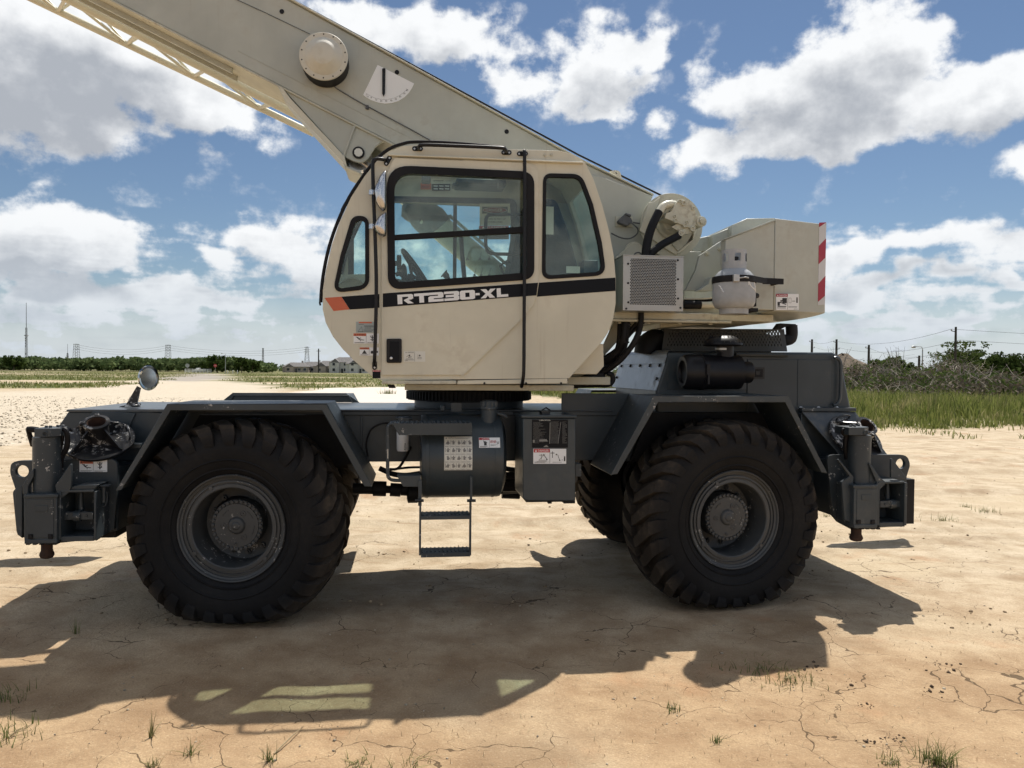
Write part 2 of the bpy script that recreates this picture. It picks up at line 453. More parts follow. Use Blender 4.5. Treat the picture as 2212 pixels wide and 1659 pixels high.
# measured side view: a position in the survey picture and a distance v into the crane give a point of the crane
CRANE_M = Matrix.Translation(CRANE_AT) @ Matrix.Rotation(YAW, 4, 'Z')
_inv = CRANE_M.inverted(); EYE_L = _inv @ Vector((0, 0, EYE))
def ray_l(x, y):
    return _inv.to_3x3() @ (CAMROT.to_3x3() @ Vector(((x - 1106) / FPX, -(y - 829.5) / FPX, -1)))
def reg(x0, y0, s):
    def f(x, y, v):
        d = ray_l((x0 + x * s) / 1.82278, (y0 + y * s) / 1.82278); t = (v - EYE_L.y) / d.y; return EYE_L + d * t
    return f
def uz(R, pts, v):
    out = []
    for p in pts:
        q = R(p[0], p[1], v); out.append((q.x, q.z) if len(p) < 3 else (q.x, q.z, p[2] * .00095))
    return out
RA, RB, RC, RD = reg(0, 1400, .49729), reg(400, 1500, .6027), reg(1300, 1450, .49729), reg(2200, 1200, .5877)
RF, RG_, RJ, RK = reg(1200, 500, .5877), reg(2300, 600, .49729), reg(1500, 640, .42947), reg(1240, 1100, .547)
RN, RA2, RE2, RB3 = reg(2400, 1250, .49729), reg(0, 1600, .37383), reg(3200, 1600, .33157), reg(2200, 1500, .5726)
RZ1, RZ2, RZ3, RH4 = reg(100, 0, .36166), reg(900, 200, .36166), reg(1400, 150, .5877), reg(2300, 1150, .27125)
RI, RC5, RS = reg(1200, 600, .3618), reg(1540, 1580, .36166), reg(0, 0, 1.0)
def ground_at(x, y, z=0.0):
    d = CAMROT.to_3x3() @ Vector(((x - 1106) / FPX, -(y - 829.5) / FPX, -1)); t = min((z - EYE) / min(d.z, -1e-5), 3000.0)
    return Vector((d.x * t, d.y * t, z))

# ------------------------------------------------------------------ the crane
crane = empty('mobile_crane', CRANE_AT, YAW)
tag(crane, 'cream and dark grey rough terrain crane with four big tyres and raised boom', 'crane')
def part(mb, name, mats, parent=None, **k):
    par = parent if parent is not None else crane
    if name in SINGLE:                                        # every loose piece becomes an object of its own
        return [m_.build(name, mats, par, **k) for m_ in mb.islands()][0]
    return mb.build(name, mats, par, **k)
SINGLE = {'screw', 'wheel_arch', 'cheek', 'gusset', 'tail_bracket', 'chassis_hose', 'rivet', 'name_plate', 'pipe_fitting', 'bolt_pocket', 'hinge_bolt', 'winch_hose', 'wire', 'hose', 'hose_bundle', 'hose_elbow', 'grille_screw', 'rail_bolt', 'roof_bolt', 'access_hole',
          'control_lever', 'bolt', 'side_rail', 'turret_gusset', 'bracket_rib', 'frame_flange', 'gable', 'sensor_cable', 'overhead_unit', 'underside_channel', 'boom_flange', 'window_bar'}
CV = .10                                                  # near side of the cab
# ---- wheels
HUB_Z = .634
def tyre_mesh():
    mb = MB()
    half = [(.345, .03), (.352, .012), (.385, -.014), (.43, -.034), (.48, -.046), (.535, -.050), (.585, -.044), (.625, -.026), (.653, .008), (.669, .06), (.676, .13), (.678, .21)]
    prof = half + [(r, .42 - y) for r, y in half[-2::-1]]
    mb.lathe(prof, n=112, cap=False)
    mb.lathe([(.455, -.0425), (.463, -.049), (.470, -.0455)], n=96, cap=False)
    mb.lathe([(.392, -.0175), (.398, -.0275), (.408, -.0255)], n=96, cap=False)
    path = [(.560, -.048), (.588, -.044), (.622, -.028), (.652, .006), (.668, .06), (.675, .13), (.677, .20)]
    sweep = [0, .005, .015, .05, .13, .20, .25]
    hw = [.052, .060, .068, .070, .064, .056, .044]
    hh = [.003, .016, .032, .048, .055, .053, .049]
    N = 28
    for side in (0, 1):
        for k in range(N):
            jit = random.uniform(-.006, .006)
            f0 = 2 * math.pi * (k + .5 * side) / N + jit
            V = []
            for j, (r, y) in enumerate(path):
                a, b = path[max(j - 1, 0)], path[min(j + 1, len(path) - 1)]
                d = Vector((b[0] - a[0], b[1] - a[1])).normalized(); nr, ny = -d.y, d.x   # outward normal in (r, y)
                if nr < 0 and ny > 0: nr, ny = -nr, -ny
                nr, ny = abs(nr), -abs(ny)
                wear = random.uniform(.88, 1.0)
                for (ww, h) in ((hw[j] * 1.12, -.006), (hw[j], hh[j] * wear)):
                    for sg in (-1, 1):
                        ang = f0 + sweep[j] + sg * ww
                        rr, yy = r + nr * h, y + ny * h
                        if side: yy = .42 - yy
                        V.append((rr * math.cos(ang), yy, rr * math.sin(ang)))
            F = []
            for j in range(len(path) - 1):
                o, q = 4 * j, 4 * j + 4
                F += [(o + 2, o + 3, q + 3, q + 2), (o, o + 2, q + 2, q), (o + 3, o + 1, q + 1, q + 3), (o + 1, o, q, q + 1)]
            F += [(0, 1, 3, 2), tuple(4 * (len(path) - 1) + i for i in (2, 3, 1, 0))]
            mb.add(V, F)
    # weight flattens the foot of the tyre
    out = []
    for (x, y, z) in mb.v:
        if z < -.60:
            t = (-.60 - z) / .13
            z = -.60 - min(.042, .13 * t * .36)
            y = y - .012 * t if y < .21 else y + .012 * t
        out.append((x, y, z))
    mb.v = out
    return mb
def rim_mesh():
    mb = MB()
    prof = [(.352, .03), (.362, .004), (.363, -.006), (.357, -.013), (.350, -.010), (.345, .004), (.334, .010), (.333, .022), (.322, .024), (.320, .012), (.310, .010), (.308, .020), (.298, .021), (.296, .010), (.275, .008),
            (.268, .014), (.266, .05), (.262, .20), (.256, .235), (.235, .245), (.15, .247)]
    mb.lathe(prof, n=72, cap=False)
    for k in range(12):                                      # wheel nuts deep in the dish
        if k % 4 == 3: continue
        a = 2 * math.pi * (k + .3) / 12
        c = Vector((.212 * math.cos(a), 0, .212 * math.sin(a)))
        mb.lathe([(.021, .222), (.021, .246)], c, n=6); mb.lathe([(.011, .206), (.012, .23)], c, n=8)
    for k in range(3):                                       # lock ring joints
        a = rad((215, 118, 318)[k])
        mb.box((.300 * math.cos(a) - .012, .004, .300 * math.sin(a) - .012), (.300 * math.cos(a) + .012, .016, .300 * math.sin(a) + .012))
    return mb
def hub_mesh():
    mb = MB()
    mb.lathe([(.166, .25), (.166, .135), (.174, .132), (.174, .108), (.150, .107), (.148, .100), (.060, .098), (.052, .084), (.046, .080), (.030, .080), (.026, .076), (.012, .074)], n=60)
    for k in range(32):
        a = 2 * math.pi * k / 32
        mb.lathe([(.0125, .110), (.0125, .097), (.009, .094)], (.162 * math.cos(a), 0, .162 * math.sin(a)), n=8)
    for a, r, s in ((62, .092, .020), (182, .092, .020), (302, .092, .020), (266, .125, .011)):
        c = (r * math.cos(rad(a)), 0, r * math.sin(rad(a)))
        mb.lathe([(s, .101), (s, .095), (s * .78, .0945), (s * .74, .0975), (.005, .0975), (.004, .092)], c, n=18)
    # cast lettering
    for a in (28, 332, 120):
        for j in range(5):
            b = rad(a + j * 6); mb.box((.118 * math.cos(b) - .003, .0955, .118 * math.sin(b) - .005), (.118 * math.cos(b) + .003, .099, .118 * math.sin(b) + .005))
    return mb
ty, ri, hu = tyre_mesh(), rim_mesh(), hub_mesh()
wheel0 = part(ri, 'wheel', 'rim', smooth=40)
part(ty, 'tyre', 'tyre', wheel0, smooth=28, bevel=.0)
part(hu, 'hub', 'rim', wheel0, smooth=40)
tyw = wheel0.children
wheel0.location = (-1.752, 0, HUB_Z); wheel0.rotation_euler = (0, rad(8), rad(-7.5))
for (u, v, rz, ry) in ((1.768, 0, rad(7.5), 33), (-1.752, 2.45, rad(180 - 7.5), 15), (1.768, 2.45, rad(180 + 7.5), 50)):
    w = copy_tree(wheel0, crane); w.location = (u, v, HUB_Z); w.rotation_euler = (0, 0, rz)
wheel0.rotation_euler = (0, 0, rad(-7.5))
wheel0['label'] = 'front wheel nearest the camera'

# ---- running gear under the frame
for u in (-1.752, 1.768):
    mb = MB()
    mb.cyl((u, .28, HUB_Z), (u, 2.17, HUB_Z), .105, n=20)
    mb.lathe([(.10, -.24), (.20, -.16), (.235, -.02), (.22, .10), (.12, .22)], (u, 1.22, HUB_Z), (0, 1, 0), 24)
    mb.lathe([(.15, 0), (.10, .28 if u < 0 else -.28)], (u, 1.22, HUB_Z), (1, 0, 0), 18)
    for v in (.72, 1.72): mb.box((u - .11, v - .06, HUB_Z + .05), (u + .11, v + .06, 1.02))
    for v in (.28, 2.17): mb.lathe([(.17, -.07), (.19, 0), (.17, .07)], (u, v, HUB_Z), (0, 1, 0), 20)
    part(mb, 'axle', 'void', bevel=.01)
mb = MB()
a, b = RC(200, 950, 1.15), RC(720, 985, 1.15)
for (x0, x1, r) in ((180, 440, .045), (340, 445, .062), (475, 560, .055), (560, 690, .05)):
    mb.cyl(RC(x0, 952 if x0 < 400 else 960, 1.1), RC(x1, 955 if x0 < 400 else 965, 1.1), r, n=18)
mb.cyl(RC(640, 980, 1.1), RC(1600, 940, 1.1), .05, n=16)
mb.lathe([(.05, -.05), (.085, -.04), (.085, .04), (.05, .05)], RC(655, 985, 1.1), (1, 0, 0), 18)
mb.cyl(RC(180, 953, 1.1), RC(720, 966, 1.1), .032, n=14)
part(mb, 'drive_shaft', 'void', bevel=.004)

# ---- main frame
FR_V0, FR_V1, DECK = .62, 1.84, 1.398
mb = MB()
def box_beam(u0, u1, z0, z1, v0=FR_V0, v1=FR_V1): mb.box((u0, v0, z0), (u1, v1, z1))
side = [(-2.62, 1.02), (-2.62, 1.39), (2.30, 1.39), (2.72, 1.02), (2.72, .66), (2.2, .72), (1.35, .98), (.9, 1.0), (-1.1, 1.0), (-1.35, .98), (-2.2, .72), (-2.70, .66), (-2.75, 1.02)]
for v in (FR_V0, FR_V1 - .03):
    mb.prism(side, v, v + .03)
mb.box((-2.60, FR_V0 + .03, 1.0), (2.6, FR_V1 - .03, 1.385))
part(mb, 'frame', 'grey', bevel=.006)
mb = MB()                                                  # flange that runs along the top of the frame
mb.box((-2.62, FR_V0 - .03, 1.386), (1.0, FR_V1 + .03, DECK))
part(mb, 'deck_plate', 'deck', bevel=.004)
mb = MB()
mb.box((-1.15, FR_V0 - .022, 1.355), (1.05, FR_V0 - .002, 1.3855))
mb.box((-.95, FR_V0 - .012, 1.04), (-.93, FR_V0 - .002, 1.35)); mb.box((.60, FR_V0 - .02, 1.38), (1.15, FR_V0 - .001, 1.53))
part(mb, 'frame_flange', 'grey', bevel=.004)

# ---- front deck (low nose box with sloping end)
fv = .60
p = uz(RA, [(540, 432), (1330, 432), (1330, 760), (900, 800), (420, 640)], fv)
mb = MB(); mb.prism([(p[0][0], p[0][1] - .012), (p[1][0], p[1][1] - .012), (p[1][0], 1.02), (p[0][0] - .05, 1.02), (p[0][0] - .16, p[0][1] - .26)], fv, 1.95)
nose = part(mb, 'front_nose', 'grey', bevel=.008)
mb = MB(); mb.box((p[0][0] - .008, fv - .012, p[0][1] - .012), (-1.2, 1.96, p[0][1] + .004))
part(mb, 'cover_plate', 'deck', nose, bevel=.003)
mb = MB(); mb.prism(uz(RA, [(735, 440), (1075, 455), (960, 700), (905, 800), (560, 800), (640, 560)], fv - .016), fv - .016, fv - .002)
part(mb, 'reinforcing_plate', 'grey', nose, bevel=.004)
mb = MB(); mb.tube([RA(950, 408, 1.0), RA(1000, 398, .95), RA(1060, 392, .95), RA(1115, 384, .95)], .006, 6)
mb.tube([RA(995, 388, .95), RA(1000, 400, .95)], .009, 6)
part(mb, 'hatch_latch', 'black', nose)
mb = MB(); mb.box(RA(880, 735, .40) - Vector((.02, 0, 0)), RA(1120, 720, .40) + Vector((.0, .14, .02)))
part(mb, 'step_bracket', 'grey', nose, bevel=.004)

# ---- fenders
def fender(R, outer, inner, mirror=False, depth=.63, v0=-.03):
    v1 = v0 + depth
    O, I = uz(R, outer, v0), uz(R, inner, v0)
    if mirror:
        v0, v1 = 2.45 - v0, 2.45 - v1
    mb = MB()
    sg = 1 if v1 > v0 else -1
    for k in range(3):                                      # lip
        mb.add([(u, v0, z) for u, z in (O[k], O[k + 1], I[k + 1], I[k])] + [(u, v0 + .010 * sg, z) for u, z in (O[k], O[k + 1], I[k + 1], I[k])],
               [(0, 1, 2, 3), (7, 6, 5, 4), (0, 4, 5, 1), (1, 5, 6, 2), (2, 6, 7, 3), (3, 7, 4, 0)])
    T = []
    for k, (u, z) in enumerate(O):                          # under side of the plate
        d = Vector((O[min(k + 1, 3)][0] - O[max(k - 1, 0)][0], O[min(k + 1, 3)][1] - O[max(k - 1, 0)][1])).normalized()
        T.append((u + d.y * .011, z - d.x * .011))
    mb.prism(O + T[::-1], v0 + .0005 * sg, v1)
    return mb
LF = ([(92, 716), (428, 150), (1467, 150), (1768, 690)], [(128, 714), (452, 192), (1440, 192), (1716, 690)])
RFn = ([(358, 645), (655, 108), (1577, 103), (1847, 632)], [(404, 641), (682, 147), (1558, 147), (1808, 630)])
part(fender(RB, *LF), 'fender', 'grey_worn', bevel=.0035)
part(fender(RB3, *RFn), 'fender', 'grey_worn', bevel=.0035)
part(fender(RB, *LF, mirror=True), 'fender', 'grey_worn', bevel=.0035)
part(fender(RB3, *RFn, mirror=True), 'fender', 'grey_worn', bevel=.0035)
mb = MB(); mb.prism([(-2.26, 1.40), (-2.16, 1.482), (-1.16, 1.482), (-1.04, 1.40)], 1.875, 1.90); part(mb, 'fender_side', 'grey')
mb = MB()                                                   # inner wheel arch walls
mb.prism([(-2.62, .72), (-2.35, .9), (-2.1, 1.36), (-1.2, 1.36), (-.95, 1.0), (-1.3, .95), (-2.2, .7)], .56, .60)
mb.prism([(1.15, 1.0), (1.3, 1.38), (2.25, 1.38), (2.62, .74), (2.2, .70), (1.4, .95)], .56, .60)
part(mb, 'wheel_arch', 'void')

# ---- outriggers
def eye_plate(R, outline, hole_c, hole_r, v):
    mb = MB()
    o = uz(R, outline, v); c = uz(R, [hole_c], v)[0]; e = uz(R, [(hole_c[0] + hole_r, hole_c[1])], v)[0]
    r = e[0] - c[0]
    mb.prism(o, v, v + .035, [[(c[0] + r * math.cos(i * math.pi / 12), c[1] + r * math.sin(i * math.pi / 12)) for i in range(24)]])
    return mb
def rect(mb, R, x0, y0, x1, y1, v0, v1, mi=0):
    a, b = R(x0, y0, v0), R(x1, y1, v0); mb.box((a.x, v0, b.z), (b.x, v1, a.z), mi)
def outrigger(R, d, k):
    root = part(eye_plate(R, rp(d['plate'], 5), d['hole'][0], d['hole'][1], .22), 'outrigger_box', 'grey_worn', bevel=.004)
    far = part(eye_plate(R, rp(d['plate'], 5), d['hole'][0], d['hole'][1], 2.18), 'outrigger_plate', 'grey_worn', root, bevel=.004)
    # beam box, open towards the viewer
    x0, y0, x1, y1 = d['open']
    mb = MB()
    rect(mb, R, x0 - 26, y0 - 8, x0, y1 + 30, -.005, .22); rect(mb, R, x1, y0 - 8, x1 + 22, y1 + 30, -.005, .22)
    rect(mb, R, x0, y0 - 22, x1, y0, .004, .22); rect(mb, R, x0, y1 - 4, x1, y1 + 44, .002, .22)
    part(mb, 'beam_box', 'grey_worn', root, bevel=.003)
    mb = MB(); a, b = R(x0, y0, .20), R(x1, y1, .20)
    mb.box((a.x - .08, .262, b.z - .02), (b.x + .12, 2.17, a.z + .02)); part(mb, 'beam', 'void', root)
    mb = MB()
    for j in range(14):                                      # serrated tread
        x = x0 + (x1 - x0) * (j + .5) / 14; rect(mb, R, x - 7, y1 - 14, x + 7, y1 - 4, .03, .20)
    part(mb, 'tread', 'grey_worn', root)
    mb = MB(); yb = d['bar']
    c0, c1 = R(x0, yb, .06), R(x1, yb, .06); L = c1.x - c0.x
    mb.box((c0.x, .05, c0.z - .022), (c0.x + L * .40, .09, c0.z + .028)); mb.box((c1.x - L * .40, .05, c0.z - .022), (c1.x, .09, c0.z + .028))
    mb.cyl((c0.x + L * .39, .07, c0.z), (c1.x - L * .39, .07, c0.z), .036, n=18)
    for f in (.2, .8): mb.cyl((c0.x + L * f, .05, c0.z + .004), (c0.x + L * f, .042, c0.z + .004), .009, n=8)
    mb.cyl((c0.x + L * .5, .12, c0.z + .02), (c0.x + L * .5, .12, c0.z + .15), .02, .012, n=12)
    part(mb, 'extension_rod', 'grey_worn', root, bevel=.003)
    # jack
    jx0, jy0, jx1, jy1 = d['jack']
    ax = .095
    a, b = R((jx0 + jx1) / 2, jy0, ax), R((jx0 + jx1) / 2, jy1, ax); r = (R(jx1, jy0, ax).x - R(jx0, jy0, ax).x) / 2
    mb = MB()
    mb.lathe([(r * .94, 0), (r, .012), (r, b.z - a.z + 0.0)][0:0] or [(r, 0), (r, a.z - b.z)], (a.x, ax, b.z), (0, 0, 1), 32)
    mb.lathe([(r * 1.012, 0), (r * 1.012, .006)], (a.x, ax, b.z + .10), (0, 0, 1), 32); mb.lathe([(r * 1.02, 0), (r * 1.02, .03)], (a.x, ax, a.z - .05), (0, 0, 1), 32)
    jack = part(mb, 'jack_cylinder', 'grey_worn', root, smooth=40)
    cx0, cy0, cx1, cy1 = d['cap']
    mb = MB(); p0, p1 = R(cx0, cy0, .0), R(cx1, cy1, .0); w = p1.x - p0.x
    z0, z1 = p1.z, p0.z
    oct_ = [(p0.x, .0), (p0.x + w * .66, .0), (p1.x, .05), (p1.x, .15), (p0.x + w * .7, .19), (p0.x, .19)]
    mb.plan(oct_, z0, z1)
    c = R(*d['port'], .0); mb.lathe([(.019, .0), (.019, -.006), (.012, -.006), (.011, .004)], (c.x, 0, c.z), n=16)
    for f in (.3, .48, .62, .85): mb.lathe([(.011, 0), (.011, .014)], (p0.x + w * f, .07 + .06 * (f > .5), z1), (0, 0, 1), 6)
    part(mb, 'jack_head', 'grey_worn', root, bevel=.003)
    hx0, hy0, hx1, hy1 = d['house']
    mb = MB()
    rect(mb, R, hx0, hy0, hx1, hy1, -.03, .20)
    rect(mb, R, hx0 - 8, hy0 - 10, hx1 + 8, hy0 + 24, -.038, .19)
    rect(mb, R, hx0 + 2, hy1 - 6, hx1 - 2, hy1 + 36, -.036, .19)
    part(mb, 'jack_housing', 'grey_worn', root, bevel=.005)
    mb = MB(); rect(mb, R, hx0 + 36, hy0 + 40, hx1 - 36, hy1 - 26, -.034, -.029)
    w_ = hx1 - hx0
    rect(mb, R, hx0 + w_ * .34, hy0 + 105, hx0 + w_ * .72, hy0 + 170, -.0375, -.033)
    part(mb, 'cover_plate', 'grey_worn', root, bevel=.002)
    mb = MB()
    for f in (.2, .8): rect(mb, R, hx0 + w_ * f - 26, hy1 - 62, hx0 + w_ * f + 26, hy1 - 12, -.0365, -.034, 0)
    for f in (.2, .8):
        c = R(hx0 + w_ * f, hy1 - 36, -.04); mb.lathe([(.012, .004), (.012, -.006)], (c.x, -.038, c.z), n=6)
    part(mb, 'bolt_pocket', 'void', root)
    fx, fy0, fy1, fw = d['foot']
    a, b = R(fx, fy0, ax), R(fx, fy1, ax); r = R(fx + fw, fy0, ax).x - a.x
    mb = MB(); mb.lathe([(r * .80, a.z - b.z + .05), (r * .80, .055), (r, .035), (r * 1.02, .022), (r * .82, .006), (r * .4, 0)], (a.x, ax, b.z), (0, 0, 1), 28)
    part(mb, 'jack_foot', 'dark_rust', root, smooth=40)
    mb = MB()
    for g in d['gussets']:
        mb.prism(uz(R, g[0], g[1]), g[1], g[2])
    part(mb, 'gusset', 'grey_worn', root, bevel=.004)
    mb = MB()
    for h in d['hoses']: mb.tube([R(x, y, v) for x, y, v in h[0]], h[1], 8, res=5)
    part(mb, 'hose', 'rubber', root)
    mb = MB()
    for j in range(5):                                       # ragged weld drips under the box
        x = d['house'][0] + 20 + j * 70 * (1 if k == 0 else .9); rect(mb, R, x, hy1 + 34, x + 38, hy1 + 52, .0, .16)
    part(mb, 'weld_strip', 'void', root)
    # cross beam that joins the two sides
    lo = R(d['cross'][0], d['cross'][1], .26); hi = R(d['cross'][2], d['cross'][3], .26)
    mb = MB(); mb.prism([(lo.x, hi.z), (hi.x, hi.z), (hi.x, lo.z), ((lo.x + hi.x) / 2, lo.z - .05), (lo.x, lo.z)], .26, 2.17)
    part(mb, 'cross_member', 'grey', root, bevel=.006)
    return root
front = outrigger(RA2, dict(
    plate=[(160, 870), (104, 700, 30), (112, 575, 110), (1235, 552, 90), (1240, 800), (1200, 1295), (1010, 1400), (620, 1440), (240, 1380), (175, 1345, 40), (132, 900, 30)],
    hole=((232, 684), 69), open=(640, 905, 988, 1375), bar=1160, jack=(352, 320, 640, 930), cap=(360, 232, 606, 322), port=(473, 290),
    house=(252, 940, 600, 1408), foot=(494, 1490, 1602, 74), cross=(640, 1320, 1240, 640),
    gussets=[([(232, 832), (350, 655), (352, 740), (296, 838), (296, 925), (236, 925)], .01, .05), ([(578, 835), (740, 605), (752, 612), (750, 840), (730, 905), (640, 975), (615, 990), (600, 930)], .005, .03),
             ([(160, 880), (232, 830), (232, 1390), (180, 1350), (150, 1100)], .03, .06), ([(745, 850), (830, 830), (1035, 825), (1000, 872), (740, 880)], .02, .2), ([(1004, 870), (1040, 826), (1090, 1200), (1040, 1400), (1004, 1420)], .10, .13)],
    hoses=[([(290, 245, .08), (330, 242, .08), (400, 250, .08)], .020), ([(300, 250, .10), (318, 320, .12), (345, 410, .16)], .016), ([(600, 250, .08), (670, 240, .08), (700, 270, .08), (712, 350, .09), (700, 440, .1), (650, 540, .12), (640, 640, .14)], .017),
           ([(655, 270, .1), (660, 330, .1), (640, 470, .13), (642, 560, .14)], .010), ([(700, 290, .12), (720, 240, .2), (760, 260, .22)], .010)]), 0)
rear = outrigger(RE2, dict(
    plate=[(240, 1300), (200, 900), (172, 640, 40), (190, 575, 70), (1120, 575, 80), (1160, 690, 40), (1116, 835), (1100, 1420, 25), (1050, 1432), (990, 1425), (780, 1440), (480, 1470), (310, 1380)],
    hole=((1045, 682), 57), open=(792, 915, 1094, 1385), bar=1165, jack=(432, 338, 676, 928), cap=(430, 250, 708, 342), port=(628, 312),
    house=(492, 945, 768, 1410), foot=(516, 1488, 1600, 70), cross=(240, 1300, 860, 640),
    gussets=[([(300, 640), (312, 625), (488, 838), (482, 905), (458, 1380), (380, 1350), (345, 900), (440, 830)], .02, .05), ([(664, 680), (680, 668), (795, 840), (880, 905), (800, 990), (775, 940), (740, 850)], .005, .03),
             ([(930, 620), (945, 620), (1108, 835), (1095, 860), (930, 850)], .06, .08), ([(660, 720), (672, 720), (760, 850), (740, 930), (668, 930)], .03, .06)],
    hoses=[([(430, 300, .08), (380, 270, .07), (350, 290, .07), (360, 330, .08), (390, 345, .08)], .012), ([(400, 330, .10), (385, 450, .12), (400, 620, .15)], .018), ([(430, 350, .12), (440, 450, .13), (420, 560, .14)], .008)]), 1)
rear['label'] = 'outrigger assembly at the engine end'; front['label'] = 'outrigger assembly at the nose end'
mb = MB()                                                    # pull pin with retaining ring
c = RA2(1092, 850, .09); d_ = RA2(1092, 1010, .09)
mb.cyl((c.x, .09, c.z), (d_.x, .09, d_.z), .016, n=12)
mb.tube([(c.x + .045 * math.cos(i * .524), .085 + .03 * math.sin(i * .524), c.z + .012) for i in range(13)], .005, 6)
mb.tube([RA2(x, y, .075) for x, y in ((1045, 860), (1032, 960), (1060, 1040), (1100, 1050), (1130, 990), (1125, 900))], .0035, 6, res=4)
part(mb, 'locking_pin', 'grey_worn', front)

# ---- rear slope plate and tail of the frame
mb = MB()
q = [RE2(-130, 60, .55), RE2(505, 62, .55), RE2(890, 575, .30), RE2(330, 575, .30)]
mb.hexa([q[3] - Vector((0, 0, .35)), q[2] - Vector((0, 0, .35)), q[2] + Vector((0, 1.6, -.35)), q[3] + Vector((0, 1.6, -.35))][0:4], [q[3], q[2], Vector((q[1].x, 1.9, q[1].z)), Vector((q[0].x, 1.9, q[0].z))])
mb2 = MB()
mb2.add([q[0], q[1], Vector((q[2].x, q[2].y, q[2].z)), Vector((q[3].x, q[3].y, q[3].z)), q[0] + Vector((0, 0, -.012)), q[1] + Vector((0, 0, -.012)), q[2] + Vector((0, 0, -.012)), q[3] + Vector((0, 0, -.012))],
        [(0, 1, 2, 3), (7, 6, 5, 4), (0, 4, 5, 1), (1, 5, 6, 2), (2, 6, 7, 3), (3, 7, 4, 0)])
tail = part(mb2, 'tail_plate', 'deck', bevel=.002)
mb = MB(); mb.box((q[0].x, .56, .75), (q[1].x + .02, 1.9, q[0].z - .016)); part(mb, 'tail_box', 'grey', tail, bevel=.004)
mb = MB(); mb.box((RE2(-130, 60, .54).x, .535, q[0].z + .002), (RE2(515, 60, .54).x, .59, q[0].z + .03)); part(mb, 'ledge', 'grey_worn', tail, bevel=.003)

# ---- engine hood
hv, hv1 = .62, 1.86
ho = uz(RN, [(372, 578), (470, 272), (1770, 276), (1832, 312), (1918, 742), (1480, 742), (1300, 742)], hv)
zb = 1.39
mb = MB()
mb.prism([(ho[0][0], zb), (ho[0][0] - .002, ho[0][1]), ho[1], ho[2], ho[3], ho[4], (ho[4][0], zb - .06), (ho[0][0], zb - .06)], hv, hv1)
hood = part(mb, 'engine_hood', 'grey', bevel=.02, seg=3)
mb = MB()
rect(mb, RN, 1094, 331, 1484, 742, hv - .010, hv - .001); part(mb, 'door_panel', 'grey', hood, bevel=.003)
mb = MB(); rect(mb, RN, 1492, 333, 1748, 740, hv - .010, hv - .001); part(mb, 'door_panel', 'grey', hood, bevel=.003)
mb = MB(); rect(mb, RN, 460, 280, 1086, 575, hv - .006, hv - .001); part(mb, 'side_panel', 'grey', hood, bevel=.003)
mb = MB(); rect(mb, RN, 1112, 393, 1228, 488, hv - .016, hv - .010); rect(mb, RN, 1126, 408, 1214, 474, hv - .018, hv - .0165, 1); rect(mb, RN, 1160, 425, 1190, 455, hv - .022, hv - .018)
part(mb, 'door_latch', ['black', 'void'], hood, bevel=.002)
mb = MB(); mb.tube([RN(x, y, hv - .04) for x, y in ((1782, 322), (1800, 320), (1824, 345), (1832, 400), (1828, 600), (1818, 660), (1795, 690), (1772, 694))], .014, 8, res=4)
part(mb, 'grab_handle', 'grey', hood)
mb = MB()
for x in (1520, 1660, 1802):
    mb = MB(); c = RN(x, 722, hv - .02); mb.lathe([(.022, .012), (.022, .004), (.012, -.002), (.011, -.010)], (c.x, hv - .012, c.z), n=14); mb.box((c.x - .03, hv - .014, c.z - .003), (c.x + .012, hv - .008, c.z + .006))
    part(mb, 'door_catch', 'steel', hood)
# sloping front sheet of the hood, its pale colour stands in for sky reflection
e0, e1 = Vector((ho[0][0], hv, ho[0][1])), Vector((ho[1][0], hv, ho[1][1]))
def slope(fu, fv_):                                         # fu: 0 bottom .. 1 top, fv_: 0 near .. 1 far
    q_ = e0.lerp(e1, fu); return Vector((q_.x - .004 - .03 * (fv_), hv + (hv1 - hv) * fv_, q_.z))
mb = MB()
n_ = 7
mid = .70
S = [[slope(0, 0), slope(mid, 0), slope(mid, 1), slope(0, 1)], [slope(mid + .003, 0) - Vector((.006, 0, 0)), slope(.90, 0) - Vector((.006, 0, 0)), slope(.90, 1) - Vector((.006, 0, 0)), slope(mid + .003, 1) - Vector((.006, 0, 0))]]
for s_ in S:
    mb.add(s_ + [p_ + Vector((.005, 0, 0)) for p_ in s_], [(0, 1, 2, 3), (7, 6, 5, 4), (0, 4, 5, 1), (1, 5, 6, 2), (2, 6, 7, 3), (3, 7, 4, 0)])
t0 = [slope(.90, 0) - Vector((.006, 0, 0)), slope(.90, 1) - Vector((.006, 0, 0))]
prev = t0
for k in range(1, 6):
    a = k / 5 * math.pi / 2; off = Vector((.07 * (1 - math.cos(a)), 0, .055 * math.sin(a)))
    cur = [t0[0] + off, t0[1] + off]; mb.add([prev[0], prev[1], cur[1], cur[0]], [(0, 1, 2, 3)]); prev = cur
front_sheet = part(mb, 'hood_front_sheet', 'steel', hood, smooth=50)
front_sheet.data.materials[0] = paint('sky lit hood sheet metal', (.30, .33, .37), .38, (.10, .10, .10), .7, .12, metallic=.55, streak=.5)  # pale blue base imitates the sky seen in the slope
mb = MB()
for f in (.08, .27, .48, .70, .92):
    c = slope(mid - .05, f); mb.lathe([(.013, 0), (.013, .014)], c, (-1, 0, .3), 8)
for f in (.05, .95):
    c = slope(.3, f); mb.lathe([(.013, 0), (.013, .014)], c, (-1, 0, .3), 8)
part(mb, 'rivet', 'black', hood)
mb = MB(); mb.tube([RN(1000, 292, hv - .03), RN(1200, 294, hv - .03), RN(1405, 298, hv - .03)], .018, 8); part(mb, 'drain_pipe', 'grey', hood)
